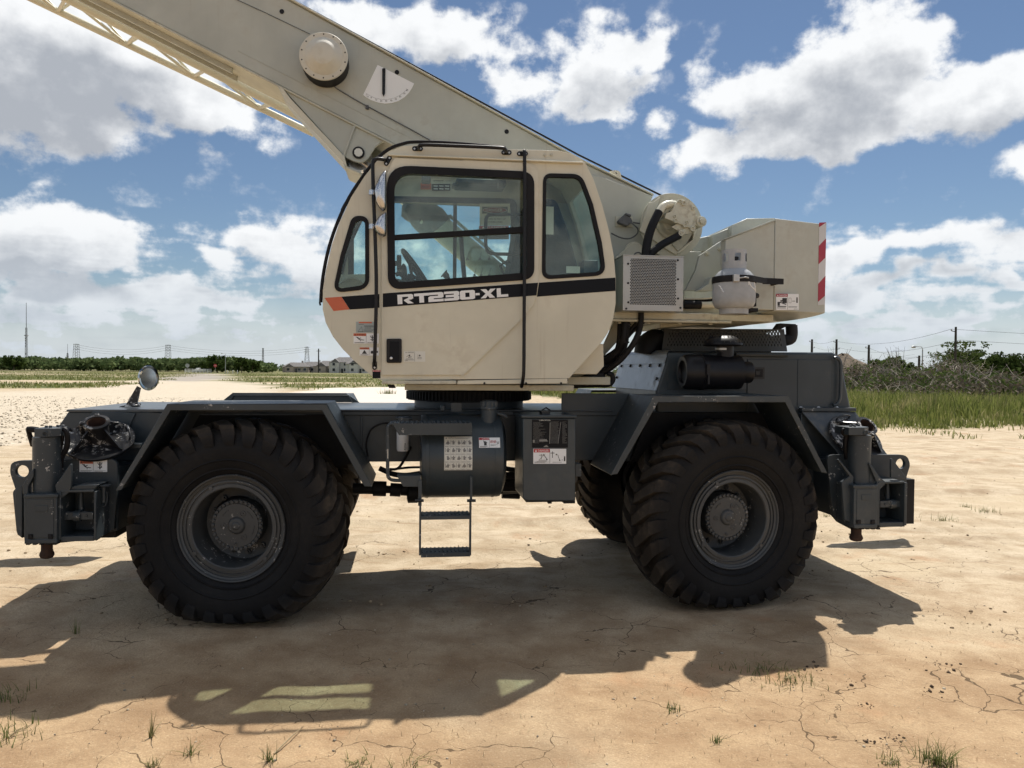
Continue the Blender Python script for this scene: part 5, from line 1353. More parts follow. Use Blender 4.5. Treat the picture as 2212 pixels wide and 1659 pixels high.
part(mb, 'underside_channel', 'cream_shaded', boom, bevel=.003)
mb = MB()
for R, x, y in ((RS, 1110, 46), (RZ2, 1833, 235), (RZ3, 1012, 627)):
    c = R(x, y, BV0); mb.lathe([(.018, .0), (.018, -.004)], (c.x, BV0 - .001, c.z), n=20)
part(mb, 'access_hole', 'void', boom)
# bracket for the lift cylinder
brp = uz(RZ2, [(560, 378), (1380, 806), (1820, 1030), (1700, 985), (1655, 1000), (1600, 1045), (1555, 1110), (1520, 1170), (1470, 1208), (1420, 1218), (1355, 1200), (1262, 1152)], BV0)
for v in (BV0, BV1 - .03):
    mb = MB(); mb.prism(brp, v + .001, v + .03); lug = part(mb, 'lift_bracket', 'cream_shaded', boom, bevel=.004)
mb = MB()
pts = uz(RZ2, [(548, 372), (648, 500), (1245, 1150), (1280, 1250), (1440, 1320)], BV0 - .02)
strip(mb, pts, BV0 - .02, BV1 + .02, .014); part(mb, 'bracket_face', 'cream_shaded', boom, bevel=.002)
mb = MB(); mb.prism(uz(RZ2, [(540, 368), (600, 420), (668, 512), (1262, 1150), (1290, 1262), (1225, 1190), (628, 560)], BV0 - .024), BV0 - .024, BV0 - .0005); part(mb, 'bracket_flange', 'cream', boom, bevel=.002)  # lighter cream paints in the sky-bright edge of the bracket
mb = MB(); strip(mb, uz(RZ2, [(1385, 812), (1262, 1150)], BV0 - .016), BV0 - .016, BV0, .016); part(mb, 'bracket_rib', 'cream_shaded', boom, bevel=.002)
pin = RZ2(1415, 1112, BV0); mb = MB(); mb.lathe([(.048, .0), (.048, -.012), (.030, -.014)], (pin.x, BV0, pin.z), n=28); mb.cyl((pin.x, BV0, pin.z), (pin.x, BV1, pin.z), .045, n=20); part(mb, 'pin', 'void', boom)
mb = MB(); mb.lathe([(.034, -.0145), (.034, -.017)], (pin.x, BV0, pin.z), n=9); part(mb, 'pin_wear', 'offwhite', boom)
# lift cylinder
cyl_lo = RJ(1230, 1180, 1.18); cyl_hi = RJ(400, 420, 1.18)
pin_c = Vector((pin.x, 1.18, pin.z))
axd = (RJ(1110, 1040, 1.18) - RJ(330, 470, 1.18)).normalized()
rad_c = .105
Lc = (cyl_lo - pin_c).length
axd = (cyl_lo - pin_c).normalized()
mb = MB(); mb.cyl(pin_c + axd * (Lc * .42), cyl_lo + axd * .25, rad_c, n=36); mb.lathe([(rad_c * 1.06, 0), (rad_c * 1.06, .05)], pin_c + axd * (Lc * .42), axd, 36)
lift = part(mb, 'lift_cylinder', 'cream', smooth=45)
mb = MB(); mb.cyl(pin_c, pin_c + axd * (Lc * .45), .062, n=28); mb.lathe([(.10, -.05), (.10, .05)], pin_c, (0, 1, 0), 28); part(mb, 'rod', 'chrome', lift, smooth=45)
mb = MB(); s0 = pin_c + axd * (Lc * .50) + Vector((.085, -.05, .085)); mb.tube([s0, s0 + axd * (Lc * .55)], .014, 8); mb.tube([s0, s0 + Vector((-.02, .02, -.05))], .02, 8)
part(mb, 'pipe', 'steel', lift)
mb = MB()                                                     # loose dark cover tied over the cylinder head
n_, k_ = 30, 9
random.seed(12)
V = []
t1 = axd.orthogonal().normalized(); t2 = axd.cross(t1)
for j in range(k_):
    f = j / (k_ - 1)
    for i in range(n_):
        a = 2 * math.pi * i / n_
        rr_ = (.075 if j == 0 else .128 + .014 * math.sin(3 * a + f * 4) * (1 - abs(f - .5)) + .012 * math.sin(5 * a - f * 7)) + random.uniform(-.004, .004)
        if j == k_ - 1: rr_ = .112
        V.append(pin_c + axd * (Lc * (.30 + .20 * f) + .03 * math.sin(a) * f) + (t1 * math.cos(a) + t2 * math.sin(a)) * rr_)
mb.add(V, [(j * n_ + i, j * n_ + (i + 1) % n_, (j + 1) * n_ + (i + 1) % n_, (j + 1) * n_ + i) for j in range(k_ - 1) for i in range(n_)])
part(mb, 'cover', 'tarp', lift, smooth=60)
# cable reel with conical cover
RH = reg(100, 0, .6329)
rv = .80
c = RH(1855, 350, rv); rr_ = RH(2006, 350, rv).x - c.x
mb = MB(); mb.lathe([(rr_, .012), (rr_, .0), (rr_ * .985, -.004), (rr_ * .80, -.006), (rr_ * .76, -.012), (rr_ * .47, -.062), (rr_ * .43, -.066), (.02, -.067)], (c.x, rv, c.z), n=64)
reel = part(mb, 'cable_reel', 'alu', boom, smooth=30)
reel.data.materials[0] = paint('cream painted pressed cover', (.60, .58, .50), .5, (.35, .28, .18), .35, .04)
mb = MB()
for k in range(14):
    a = 2 * math.pi * (k + .5) / 14; mb.lathe([(.0055, -.004), (.0055, -.007)], (c.x + rr_ * .91 * math.cos(a), rv, c.z + rr_ * .91 * math.sin(a)), n=10)
part(mb, 'cover_screw', 'void', boom)
mb = MB(); mb.lathe([(rr_ * .985, .014), (rr_ * .985, .165)], (c.x, rv, c.z), n=56); part(mb, 'reel_drum', 'rubber', boom, smooth=40)
# angle gauge
gv = BV0 - .004
arc = [(1465, 480), (1500, 507), (1555, 538), (1625, 562), (1700, 575), (1775, 569), (1850, 546), (1915, 505), (1965, 455), (2000, 400), (2020, 356)]
mb = MB(); mb.prism(uz(RZ2, [(1622, 153)] + arc[::-1], gv), gv, BV0); gauge = part(mb, 'angle_gauge', 'white', boom, smooth=0)
mb = MB(); mb.prism(uz(RZ2, [(1672, 192), (1690, 186), (1708, 192), (1703, 462), (1687, 497), (1672, 462)], gv - .014), gv - .014, gv - .006); cc_ = RZ2(1690, 206, gv - .016); mb.lathe([(.012, .01), (.012, -.006)], (cc_.x, gv - .014, cc_.z), n=14); part(mb, 'pointer', 'plastic', boom, bevel=.002)
mb = MB()
for t, x, y, ang in (('-10', 1492, 492, 40), ('0', 1545, 515, 32), ('10', 1596, 538, 22), ('20', 1648, 552, 8), ('30', 1704, 554, 0), ('40', 1760, 550, -4), ('50', 1812, 536, -12), ('60', 1860, 510, -24), ('70', 1908, 478, -36), ('80', 1940, 442, -48)):
    q_ = RZ2(x, y, gv - .0008); ang = rad(-ang if True else 0) * -1
    e1_ = Vector((math.cos(ang * -.8), 0, math.sin(ang * -.8))); e2_ = Vector((-e1_.z, 0, e1_.x)); mb.text(t, q_, e1_, e2_, .013)
cen = Vector(uz(RZ2, [(1690, 206)], gv)[0])
for k in range(37):
    f = k / 36; a_ = Vector(uz(RZ2, [(1512 + f * 0, 458)], gv)[0]) - cen; b_ = Vector(uz(RZ2, [(1930, 410)], gv)[0]) - cen
    th0, th1 = math.atan2(a_.y, a_.x), math.atan2(b_.y, b_.x)
    if th0 > 0: th0 -= 2 * math.pi
    th = th0 + (th1 - th0) * f; Rr = a_.length + (b_.length - a_.length) * f; Ln = .012 if k % 4 == 0 else .007
    p0 = cen + Vector((math.cos(th), math.sin(th))) * (Rr + .006); p1 = cen + Vector((math.cos(th), math.sin(th))) * (Rr + .006 + Ln); s_ = Vector((-math.sin(th), math.cos(th))) * .0011
    mb.add([(p.x, gv - .0008, p.y) for p in (p0 - s_, p1 - s_, p1 + s_, p0 + s_)], [(0, 1, 2, 3)])
part(mb, 'gauge_scale', 'ink', boom, smooth=0)
mb = MB(); mb.tube([RZ2(x, y, BV0 - .014) for x, y in ((1150, 385), (1185, 415), (1420, 555), (1700, 705), (2000, 865), (2212, 985), (2500, 1140))], .0045, 6, res=3)
mb.tube([RH(x, y, BV0 - .008) for x, y in ((1320, 0), (1500, 82), (1770, 212))], .0025, 6); mb.tube([Vector((bt.x, BV0 - .006, bt.y + .45)), RH(1320, 0, BV0 - .008)], .0025, 5)
cq = RZ2(1508, 612, BV0 - .02); mb.box((cq.x - .012, BV0 - .02, cq.z - .014), (cq.x + .012, BV0, cq.z + .016))
part(mb, 'sensor_cable', 'tarp', boom)
# lattice jib stowed along the far side
jv0, jv1 = 1.60, 1.98
def jl(R, x, y, v): return R(x, y, v)
u0, u1 = RZ1(520, 10, jv0), RZ2(640, 640, jv0); l0, l1 = RZ1(150, 25, jv1), RZ2(930, 905, jv1)
du, dl = (u0 - u1).normalized(), (l0 - l1).normalized()
uT = u1 + du * 6.2; lT = l1 + dl * 6.6
mb = MB(); mb.cyl(u1 - du * .3, uT, .042, n=14); jib = part(mb, 'lattice_jib', 'cream', smooth=45)
mb = MB(); mb.cyl(l1, lT, .030, n=12); part(mb, 'chord', 'cream', jib, smooth=45)
up2 = Vector((0, .30, .16)); mb = MB(); mb.cyl(u1 + up2, uT + up2, .03, n=12); part(mb, 'chord', 'cream', jib, smooth=45)
mb = MB()
pitch = (RZ1(1120, 450, jv1) - RZ1(1850, 800, jv1)).length
nodes = []
base = RZ1(1850, 800, jv1); s_base = (base - l1).dot(dl)
for k in range(-1, 7):
    s_ = s_base + pitch * k
    if s_ < 0 or s_ > 6.4: continue
    pL = l1 + dl * s_; pU = u1 + du * ((pL - u1).dot(du) - .22); pU2 = u1 + du * ((pL - u1).dot(du) + pitch * .60)
    mb.tube([pL, pU], .016, 8); mb.tube([pL, pU2], .014, 8); mb.tube([pL, pU + up2], .014, 8); mb.tube([pL, pU2 + up2], .012, 8); mb.tube([pU, pU + up2], .012, 8); mb.tube([pU2, pU2 + up2], .012, 8)
part(mb, 'lacing', 'cream', jib, smooth=45)
# hoist rope and lifting lug
mb = MB(); ra, rb_ = RZ3(1530, 800, 1.18), RG_(620, 345, 1.18); d_ = (ra - rb_).normalized(); mb.tube([rb_ + Vector((0, 0, -.02)), rb_, ra + d_ * .05, Vector((tt.x, 1.18, tt.y + .016))], .009, 6); part(mb, 'hoist_rope', 'void')
mb = MB(); o = uz(RG_, rp([(205, 150, 0), (235, 140, 20), (285, 145, 30), (298, 205, 0)], 4), BV0 + .02); hc = uz(RG_, [(258, 160)], BV0 + .02)[0]; mb.prism(o, BV0 + .02, BV0 + .045, [[(hc[0] + .011 * math.cos(i * .785), hc[1] + .011 * math.sin(i * .785)) for i in range(8)]]); part(mb, 'lifting_lug', 'cream', boom)

# ------------------------------------------------------------------ winch
wv = .80
c = RG_(700, 575, wv); wr = RG_(945, 575, wv).x - c.x
mb = MB(); mb.lathe([(wr, .0), (wr, .02), (wr * .97, .024)], (c.x, wv + .02, c.z), n=64); mb.lathe([(wr, .60), (wr, .62)], (c.x, wv + .02, c.z), n=48); mb.lathe([(wr * .6, .02), (wr * .6, .60)], (c.x, wv + .02, c.z), n=40)
winch = part(mb, 'winch', 'cream_old', smooth=40, bevel=.002)
mb = MB(); mb.prism(uz(RG_, [(440, 620), (512, 396), (548, 392), (600, 352), (580, 430), (640, 560), (760, 720), (790, 750), (735, 812), (690, 790)], wv), wv, wv + .018)
mb.prism(uz(RG_, [(860, 690), (880, 560), (895, 600), (870, 690), (800, 760), (740, 806), (735, 790)], wv - .01), wv - .01, wv + .018)
part(mb, 'winch_side_plate', 'cream', winch, bevel=.004)
mb = MB(); mb.lathe([(.135, .0), (.135, -.03), (.115, -.045), (.105, -.10), (.085, -.11)], RG_(690, 560, wv), n=40); part(mb, 'gear_case', 'cream_old', winch, smooth=40, bevel=.003)
mb = MB()
mb.prism(uz(RG_, rp([(690, 470, 6), (745, 375, 12), (800, 372, 12), (862, 405, 12), (878, 455, 10), (885, 490, 6), (840, 600, 10), (720, 550, 10), (640, 520, 8), (650, 480, 6)], 3), wv - .24), wv - .24, wv - .06)
mb.prism(uz(RG_, rp([(735, 565, 8), (780, 520, 8), (885, 560, 8), (860, 630, 10), (800, 650, 10), (690, 590, 8)], 3), wv - .22), wv - .22, wv - .04)
mb.prism(uz(RG_, rp([(885, 498, 5), (945, 522, 8), (955, 560, 8), (920, 596, 8), (850, 560, 6), (850, 520, 5)], 3), wv - .21), wv - .21, wv - .08)
q_ = RG_(930, 548, wv - .22); mb.lathe([(.042, .0), (.042, -.012), (.024, -.016), (.022, -.04), (.012, -.042)], (q_.x, wv - .21, q_.z), n=20)
for x, y, r in ((790, 400, .02), (865, 440, .016), (728, 540, .018), (800, 578, .017), (760, 385, .014), (720, 505, .012), (815, 552, .012), (860, 605, .02), (770, 640, .022)):
    q_ = RG_(x, y, wv - .25); mb.lathe([(r, .03), (r, -.012), (r * .6, -.013), (r * .55, -.004)], (q_.x, wv - .24, q_.z), n=12)
for x0, y0, x1, y1, r in ((770, 640, 850, 560, .026), (830, 610, 880, 590, .02), (690, 480, 760, 400, .03), (600, 500, 680, 440, .02)):
    mb.cyl(RG_(x0, y0, wv - .18), RG_(x1, y1, wv - .18), r, n=14)
part(mb, 'hydraulic_motor', 'cream_old', winch, bevel=.006)
mb = MB(); mb.tube([RG_(x, y, v) for x, y, v in ((720, 415, .62), (660, 412, .60), (620, 432, .58), (590, 480, .56))], .031, 12, res=4); mb.tube([RG_(x, y, v) for x, y, v in ((790, 620, .6), (760, 650, .58))], .024, 10); part(mb, 'hose_elbow', 'cream', winch, smooth=45)
mb = MB()
mb.tube([RG_(x, y, v) for x, y, v in ((592, 470, .56), (548, 560, .54), (515, 650, .53), (492, 760, .52), (486, 860, .52))], .034, 12, res=5)
mb.tube([RG_(x, y, v) for x, y, v in ((752, 658, .58), (680, 695, .56), (610, 735, .54), (540, 790, .53), (500, 850, .53))], .030, 12, res=5)
mb.tube([RG_(x, y, v) for x, y, v in ((700, 385, .70), (640, 420, .66), (600, 500, .66), (560, 560, .7))], .014, 8, res=4)
part(mb, 'winch_hose', 'rubber', winch, smooth=45)
mb = MB()
for pth in (((385, 555), (480, 568), (580, 575), (625, 620), (630, 670), (600, 710)), ((215, 640), (290, 675), (360, 682), (415, 650), (425, 610), (390, 570), (350, 555)), ((605, 780), (620, 815), (700, 822), (780, 790), (808, 740), (800, 690)), ((470, 830), (440, 795), (405, 800), (390, 830))):
    mb.tube([RG_(x, y, .86) for x, y in pth], .006 if pth[0][0] != 605 else .010, 6, res=4)
part(mb, 'wire', 'tarp', winch)
mb = MB(); mb.prism(uz(RG_, rp([(700, 730, 4), (735, 700, 4), (785, 740, 4), (745, 780, 4)], 2), wv - .02), wv - .02, wv); rect(mb, RG_, 250, 505, 385, 590, .915, .93)
part(mb, 'name_plate', 'cream_old', winch)
mb = MB(); mb.prism(uz(RG_, rp([(268, 540, 8), (320, 490, 10), (375, 520, 10), (385, 552, 8), (345, 582, 8), (280, 560, 6)], 3), .86), .86, .915); mb.prism(uz(RG_, [(320, 490), (330, 478), (375, 492), (370, 512)], .85), .85, .88)
part(mb, 'socket', 'tarp', winch, bevel=.005)
mb = MB(); o = RG_(395, 790, .92); mb.lathe([(.085, .0), (.085, -.02), (.04, -.022)], (o.x, .93, o.z), n=32); mb.prism(uz(RG_, [(250, 830), (390, 715), (440, 722), (470, 760), (470, 870), (250, 870)], .90), .90, .93); part(mb, 'pivot_boss', 'cream', turret, bevel=.004)

# ------------------------------------------------------------------ air conditioner box
kv = .22
a, b = RG_(306, 1250, kv), RG_(788, 830, kv)
x0, z0, x1, z1 = a.x, a.z, b.x, b.z
mb = MB(); mb.box((x0, kv + .06, z0), (x1, .62, z1)); mb.box((x0 - .03, .64, z0), (x1 - .1, .93, z1 - .03))
ac = part(mb, 'air_conditioner', 'alu', turret, bevel=.004)
mb = MB()
gx0, gz0 = RG_(360, 1205, kv).x, RG_(360, 1205, kv).z; gx1, gz1 = RG_(733, 848, kv).x, RG_(733, 848, kv).z
perforate(Vector((gx0, kv, gz0)), Vector((gx1, kv, gz0)), Vector((gx1, kv, gz1)), Vector((gx0, kv, gz1)), 28, 30, .90, .94, nside=8, mb=mb)
for (p_, q_) in (((x0, z0), (gx0, z1)), ((gx1, z0), (x1, z1)), ((gx0, z0), (gx1, gz0)), ((gx0, gz1), (gx1, z1))):
    mb.add([(p_[0], kv, p_[1]), (q_[0], kv, p_[1]), (q_[0], kv, q_[1]), (p_[0], kv, q_[1])], [(0, 1, 2, 3)])
for (p_, q_) in (((x0, z0), (x1, z0)), ((x1, z0), (x1, z1)), ((x1, z1), (x0, z1)), ((x0, z1), (x0, z0))):
    mb.add([(p_[0], kv, p_[1]), (q_[0], kv, q_[1]), (q_[0], kv + .058, q_[1]), (p_[0], kv + .058, p_[1])], [(0, 1, 2, 3)])
part(mb, 'perforated_grille', 'alu', turret, smooth=0)
mb = MB(); mb.box((x0 + .02, kv + .02, z0 + .02), (x1 - .02, kv + .055, z1 - .02)); part(mb, 'condenser_core', 'void', turret)
mb = MB()
for x, y in ((348, 882), (348, 1035), (350, 1187), (741, 854), (742, 1005), (743, 1157), (333, 1237), (762, 1231)):
    q_ = RG_(x, y, kv); mb.lathe([(.008, .0), (.008, -.005), (.004, -.007)], (q_.x, kv, q_.z), n=10)
part(mb, 'grille_screw', 'plastic', turret)
mb = MB(); mb.box((x0 - .004, kv - .006, z1), (x1 + .004, .60, z1 + .006)); part(mb, 'box_lid', 'alu', turret)
# hose bundle between turret and carrier
mb = MB()
HB = [([(520, 300, .50), (518, 480, .5), (512, 640, .5), (490, 800, .52), (420, 940, .55), (290, 1060, .6)], .020), ([(640, 300, .45), (600, 400, .45), (585, 560, .45), (565, 700, .45), (520, 830, .5), (400, 960, .55), (280, 1010, .6)], .030), ([(680, 300, .55), (625, 420, .55), (605, 600, .55), (590, 740, .55), (540, 860, .55), (420, 990, .6), (250, 1090, .6)], .028),
      ([(828, 300, .40), (820, 440, .40), (790, 590, .40), (720, 740, .40), (620, 880, .42), (500, 1010, .45), (350, 1120, .5), (200, 1200, .55)], .023), ([(930, 310, .6), (820, 380, .6), (740, 470, .6), (660, 560, .6), (620, 620, .6)], .014), ([(900, 410, .7), (800, 480, .7), (680, 600, .7), (560, 740, .7), (430, 860, .7), (290, 950, .7)], .014), ([(950, 315, .7), (800, 330, .7), (690, 350, .7), (640, 420, .65)], .012),
      ([(340, 1180, .5), (400, 1200, .5), (420, 1270, .5), (380, 1330, .5), (300, 1350, .5), (200, 1340, .5)], .020), ([(300, 1140, .55), (250, 1200, .6), (230, 1300, .6)], .03), ([(470, 930, .5), (505, 980, .45), (490, 1010, .45)], .010)]
for pth, r in HB: mb.tube([RH4(x, y, v) for x, y, v in pth], r, 10, res=5)
part(mb, 'hose_bundle', 'rubber', turret, smooth=45)
mb = MB()
for x, y in ((640, 470), (630, 500), (610, 730)): q_ = RH4(x, y, .44); mb.box((q_.x - .02, .42, q_.z - .006), (q_.x + .02, .5, q_.z + .006))
mb.tube([RH4(x, y, .50) for x, y in ((1448, 100), (1600, 100), (1780, 92), (1900, 74))], .008, 6, mi=1, res=3); mb.tube([RH4(x, y, .52) for x, y in ((1448, 130), (1560, 134), (1860, 108))], .014, 8, res=3)
mb.cyl(RH4(1448, 185, .48), RH4(1690, 188, .48), .032, n=14); mb.cyl(RH4(1690, 188, .48), RH4(1880, 192, .48), .026, n=14, mi=1)
part(mb, 'pipe_fitting', ['rubber', 'cream'], turret, smooth=45)

# ------------------------------------------------------------------ things set on the crane
def to_world(ob): ob.matrix_world = CRANE_M @ ob.matrix_world
# round mirror on the nose deck
mb = MB(); b0 = RA(1050, 366, .9); mb.lathe([(.055, 0), (.055, .012), (.05, .02)], (b0.x, .9, 1.40), (0, 0, 1), 16)
mb.hexa([(b0.x - .045, .88, 1.415), (b0.x + .03, .88, 1.415), (b0.x + .03, .92, 1.415), (b0.x - .045, .92, 1.415)], [RA(1085, 240, .88), RA(1118, 255, .88), RA(1118, 255, .91), RA(1085, 240, .91)])
mirr = part(mb, 'deck_mirror', 'black_chip', bevel=.003)
mc = RA(1175, 178, .88); mn = Vector((.86, -.50, .02)).normalized()
mb = MB(); mb.lathe([(.07, .022), (.090, .010), (.096, .0), (.092, -.010), (.078, -.008), (.076, .0)], mc, -mn, 40); part(mb, 'mirror_shell', 'black', mirr, smooth=50)
mb = MB(); mb.lathe([(.080, .003), (.05, .006), (.005, .008)], mc, mn, 40); part(mb, 'mirror_glass', 'chrome', mirr, smooth=60)
mirr.children[1].data.materials[0] = paint('mirror glass', (.50, .52, .53), .05, (.4, .4, .4), .05, .01, metallic=1.0, bump=0)
# loose outrigger pads stowed on both ends
def pad(label, centre, normal, r, spin):
    root = empty('outrigger_pad'); tag(root, label, 'outrigger pad', 'outrigger pads stowed on the crane')
    nrm = Vector(normal).normalized(); Rm = nrm.to_track_quat('Z', 'Y').to_matrix().to_4x4() @ Matrix.Rotation(spin, 4, 'Z')
    root.matrix_world = CRANE_M @ Matrix.Translation(centre) @ Rm
    mb = MB(); mb.lathe([(.01, 0), (r * .99, 0), (r, .006), (r, .018), (r * .985, .022), (r * .86, .022), (.02, .024)], (0, 0, 0), (0, 0, 1), 44); mb.build('plate', 'black_chip', root, smooth=40)
    mb = MB(); mb.lathe([(.072, .02), (.072, .15), (.085, .152), (.085, .17), (.062, .172), (.060, .03)], (0, 0, 0), (0, 0, 1), 32); mb.build('collar', 'black_chip', root, smooth=40)
    mb = MB(); mb.lathe([(.0595, .10), (.0595, .165), (.056, .165), (.055, .10)], (0, 0, 0), (0, 0, 1), 28, closed=True); mb.lathe([(.055, .1), (.002, .1)], (0, 0, 0), (0, 0, 1), 28, cap=False); mb.build('socket', 'dark_rust', root, smooth=40)
    for k in range(4):
        a = k * math.pi / 2 + .4; d = Vector((math.cos(a), math.sin(a), 0)); s_ = Vector((-math.sin(a), math.cos(a), 0)) * .006
        p = [d * .07, d * (r * .93), d * (r * .93), d * .07]; zz = [.022, .022, .034, .14]
        mb = MB(); V = [q + s_ + Vector((0, 0, z)) for q, z in zip(p, zz)] + [q - s_ + Vector((0, 0, z)) for q, z in zip(p, zz)]
        mb.add(V, [(0, 1, 2, 3), (7, 6, 5, 4), (0, 4, 5, 1), (1, 5, 6, 2), (2, 6, 7, 3), (3, 7, 4, 0)]); mb.build('rib', 'black_chip', root)
    for k in range(2):
        a = k * math.pi / 2 + 1.2; d = Vector((math.cos(a), math.sin(a), 0)); s_ = Vector((-math.sin(a), math.cos(a), 0))
        mb = MB(); mb.box((-.02, -.02, 0), (.02, .02, .0)) if False else None
        c_ = d * .09
        mb.add([c_ + s_ * x + d * y + Vector((0, 0, z)) for x, y, z in ((-.014, -.02, .02), (.014, -.02, .02), (.014, .02, .02), (-.014, .02, .02), (-.014, -.02, .175), (.014, -.02, .175), (.014, .01, .175), (-.014, .01, .175))], [(0, 3, 2, 1), (4, 5, 6, 7), (0, 1, 5, 4), (1, 2, 6, 5), (2, 3, 7, 6), (3, 0, 4, 7)]); mb.build('clamp', 'black_chip', root, bevel=.003)
    a = -.2; d = Vector((math.cos(a), math.sin(a), 0)); s_ = Vector((-math.sin(a), math.cos(a), 0))
    mb = MB(); mb.tube([d * (r * .8) - s_ * .07 + Vector((0, 0, .02)), d * (r * .84) - s_ * .06 + Vector((0, 0, .055)), d * (r * .84) + s_ * .06 + Vector((0, 0, .055)), d * (r * .8) + s_ * .07 + Vector((0, 0, .02))], .007, 8, res=3); mb.build('carry_handle', 'black_chip', root)
    return root
pc = RA2(1045, 372, .37)
pad('chipped black round outrigger pad lying tilted on the crane nose behind the jack', pc, (.08, -.52, .85), .228, .5)
pc = RE2(500, 385, .39)
pad('chipped black round outrigger pad lying on the sloping tail plate by the jack', pc, (.18, -.70, .68), .228, 1.9)
# propane bottle strapped to the counterweight
bc = RG_(1186, 1120, .03); br = .152
bz0 = RG_(1186, 1283, .03).z; bz1 = RG_(1186, 905, .03).z
tankr = empty('gas_bottle'); tag(tankr, 'dented grey gas bottle strapped to the side of the counterweight', 'gas bottle'); tankr.matrix_world = CRANE_M @ Matrix.Translation((bc.x, .03, bz0))
Hh = bz1 - bz0
prof = [(.02, .045), (.10, .035), (.135, .05), (.150, .085), (br, .12), (br, Hh * .64), (.150, Hh * .70), (.138, Hh * .80), (.112, Hh * .89), (.07, Hh * .965), (.03, Hh), (.005, Hh)]
mb = MB(); mb.lathe(prof, (0, 0, 0), (0, 0, 1), 48); mb.build('body', 'tankgrey', tankr, smooth=50)
mb = MB(); mb.lathe([(.103, 0), (.106, .05), (.101, .05), (.099, 0)], (0, 0, 0), (0, 0, 1), 40, closed=True); mb.build('foot_ring', 'tankgrey', tankr, smooth=40)
mb = MB()                                                     # collar guard with cut-outs
Rg_, z0_, z1_ = .086, Hh * .93, Hh + .118
segs = 48
def cut(i, j): return (j in (1, 2)) and (i % 8) in (1, 2, 3, 4)
for i in range(segs):
    if 9 <= i <= 14: continue
    for j in range(4):
        if cut(i, j): continue
        a, b = 2 * math.pi * i / segs, 2 * math.pi * (i + 1) / segs; za, zb_ = z0_ + (z1_ - z0_) * (0, .40, .60, .80)[j], z0_ + (z1_ - z0_) * (.40, .60, .80, 1.0)[j]
        for rr_ in (Rg_, Rg_ - .004): mb.add([(rr_ * math.cos(a), rr_ * math.sin(a), za), (rr_ * math.cos(b), rr_ * math.sin(b), za), (rr_ * math.cos(b), rr_ * math.sin(b), zb_), (rr_ * math.cos(a), rr_ * math.sin(a), zb_)], [(0, 1, 2, 3)])
mb.build('valve_guard', 'tankgrey', tankr, smooth=50)
mb = MB(); mb.cyl((0, 0, Hh - .01), (0, 0, Hh + .05), .018, n=14); mb.lathe([(.03, 0), (.03, .02)], (0, 0, Hh + .05), (0, 0, 1), 10); mb.cyl((0, 0, Hh + .03), (.05, 0, Hh + .03), .014, n=12); mb.build('valve', 'void', tankr, smooth=40)
sz = RG_(1185, 1015, .03).z - bz0
mb = MB(); mb.lathe([(br + .004, -.024), (br + .007, 0), (br + .004, .024), (br + .001, .024), (br + .001, -.024)], (0, 0, sz), (0, 0, 1), 48, closed=True, a0=0)
mb.hexa([(br * .6, -br * .84, sz - .022), (br + .14, .02, sz - .018), (br + .14, .024, sz - .018), (br * .6, -br * .80, sz - .022)], [(br * .6, -br * .84, sz + .022), (br + .14, .02, sz + .022), (br + .14, .024, sz + .022), (br * .6, -br * .80, sz + .022)])
mb.hexa([(br + .06, -.02, sz - .022), (br + .24, .02, sz - .016), (br + .24, .03, sz - .016), (br + .06, -.01, sz - .022)], [(br + .06, -.02, sz + .024), (br + .24, .02, sz + .026), (br + .24, .03, sz + .026), (br + .06, -.01, sz + .024)])
mb.cyl((br + .22, .02, sz), (br + .22, .17, sz), .012, n=10)
mb.build('strap', 'rubber', tankr, smooth=40, bevel=.002)
mb = MB(); mb.box((-.075, -br - .014, sz - .026), (-.03, -br * .93, sz + .026)); mb.tube([(-.03, -br - .004, sz), (.01, -br - .010, sz + .006), (.04, -br - .006, sz + .002)], .006, 6); mb.build('buckle', 'steel', tankr, bevel=.003)
mb = MB(); mb.box((.14, -.02, .06), (.165, .17, .16)); mb.box((.04, -.05, .02), (.165, .17, .045)); mb.cyl((.165, .02, .14), (.20, .05, .145), .02, n=12); mb.build('holder', 'rubber', tankr, bevel=.003)
mb = MB()
random.seed(9)
for (xa, za, xb, zb_) in ((.02, .26, .07, .19), (.07, .19, .13, .16), (.03, .27, .05, .20), (-.14, .20, -.12, .15), (.06, .25, .13, .24), (.10, .23, .12, .17)):
    P_l = []
    for t in range(6):
        x = xa + (xb - xa) * t / 5 + random.uniform(-.004, .004); z = za + (zb_ - za) * t / 5; P_l.append((x, -math.sqrt(max(br * br - x * x, .001)) - .001, z))
    mb.tube(P_l, .0035, 5)
mb.build('peeling_paint', 'white', tankr)

# ------------------------------------------------------------------ ground
def vnoise(x, y, seed=0):
    xi, yi = np.floor(x), np.floor(y); fx, fy = x - xi, y - yi
    xi = xi.astype(np.int64); yi = yi.astype(np.int64)
    def h(a, b):
        n = (a * 374761393 + b * 668265263 + seed * 982451653) & 0xffffffff
        n = ((n ^ (n >> 13)) * 1274126177) & 0xffffffff
        return ((n ^ (n >> 16)) & 0xffff) / 65535.0
    sx, sy = fx * fx * (3 - 2 * fx), fy * fy * (3 - 2 * fy)
    return (h(xi, yi) * (1 - sx) + h(xi + 1, yi) * sx) * (1 - sy) + (h(xi, yi + 1) * (1 - sx) + h(xi + 1, yi + 1) * sx) * sy
def fbm2(x, y, oct=4, seed=0):
    r, a, s = 0, .5, 0
    for k in range(oct):
        r = r + a * vnoise(x * 2 ** k + 17.3 * k, y * 2 ** k - 9.1 * k, seed + k); s += a; a *= .5
    return r / s
def inside(poly, x, y):
    r = np.zeros(x.shape, bool); n = len(poly)
    for i in range(n):
        (x0, y0), (x1, y1) = poly[i], poly[(i + 1) % n]
        if y0 == y1: continue
        r ^= ((y0 > y) != (y1 > y)) & (x < (x1 - x0) * (y - y0) / (y1 - y0) + x0)
    return r
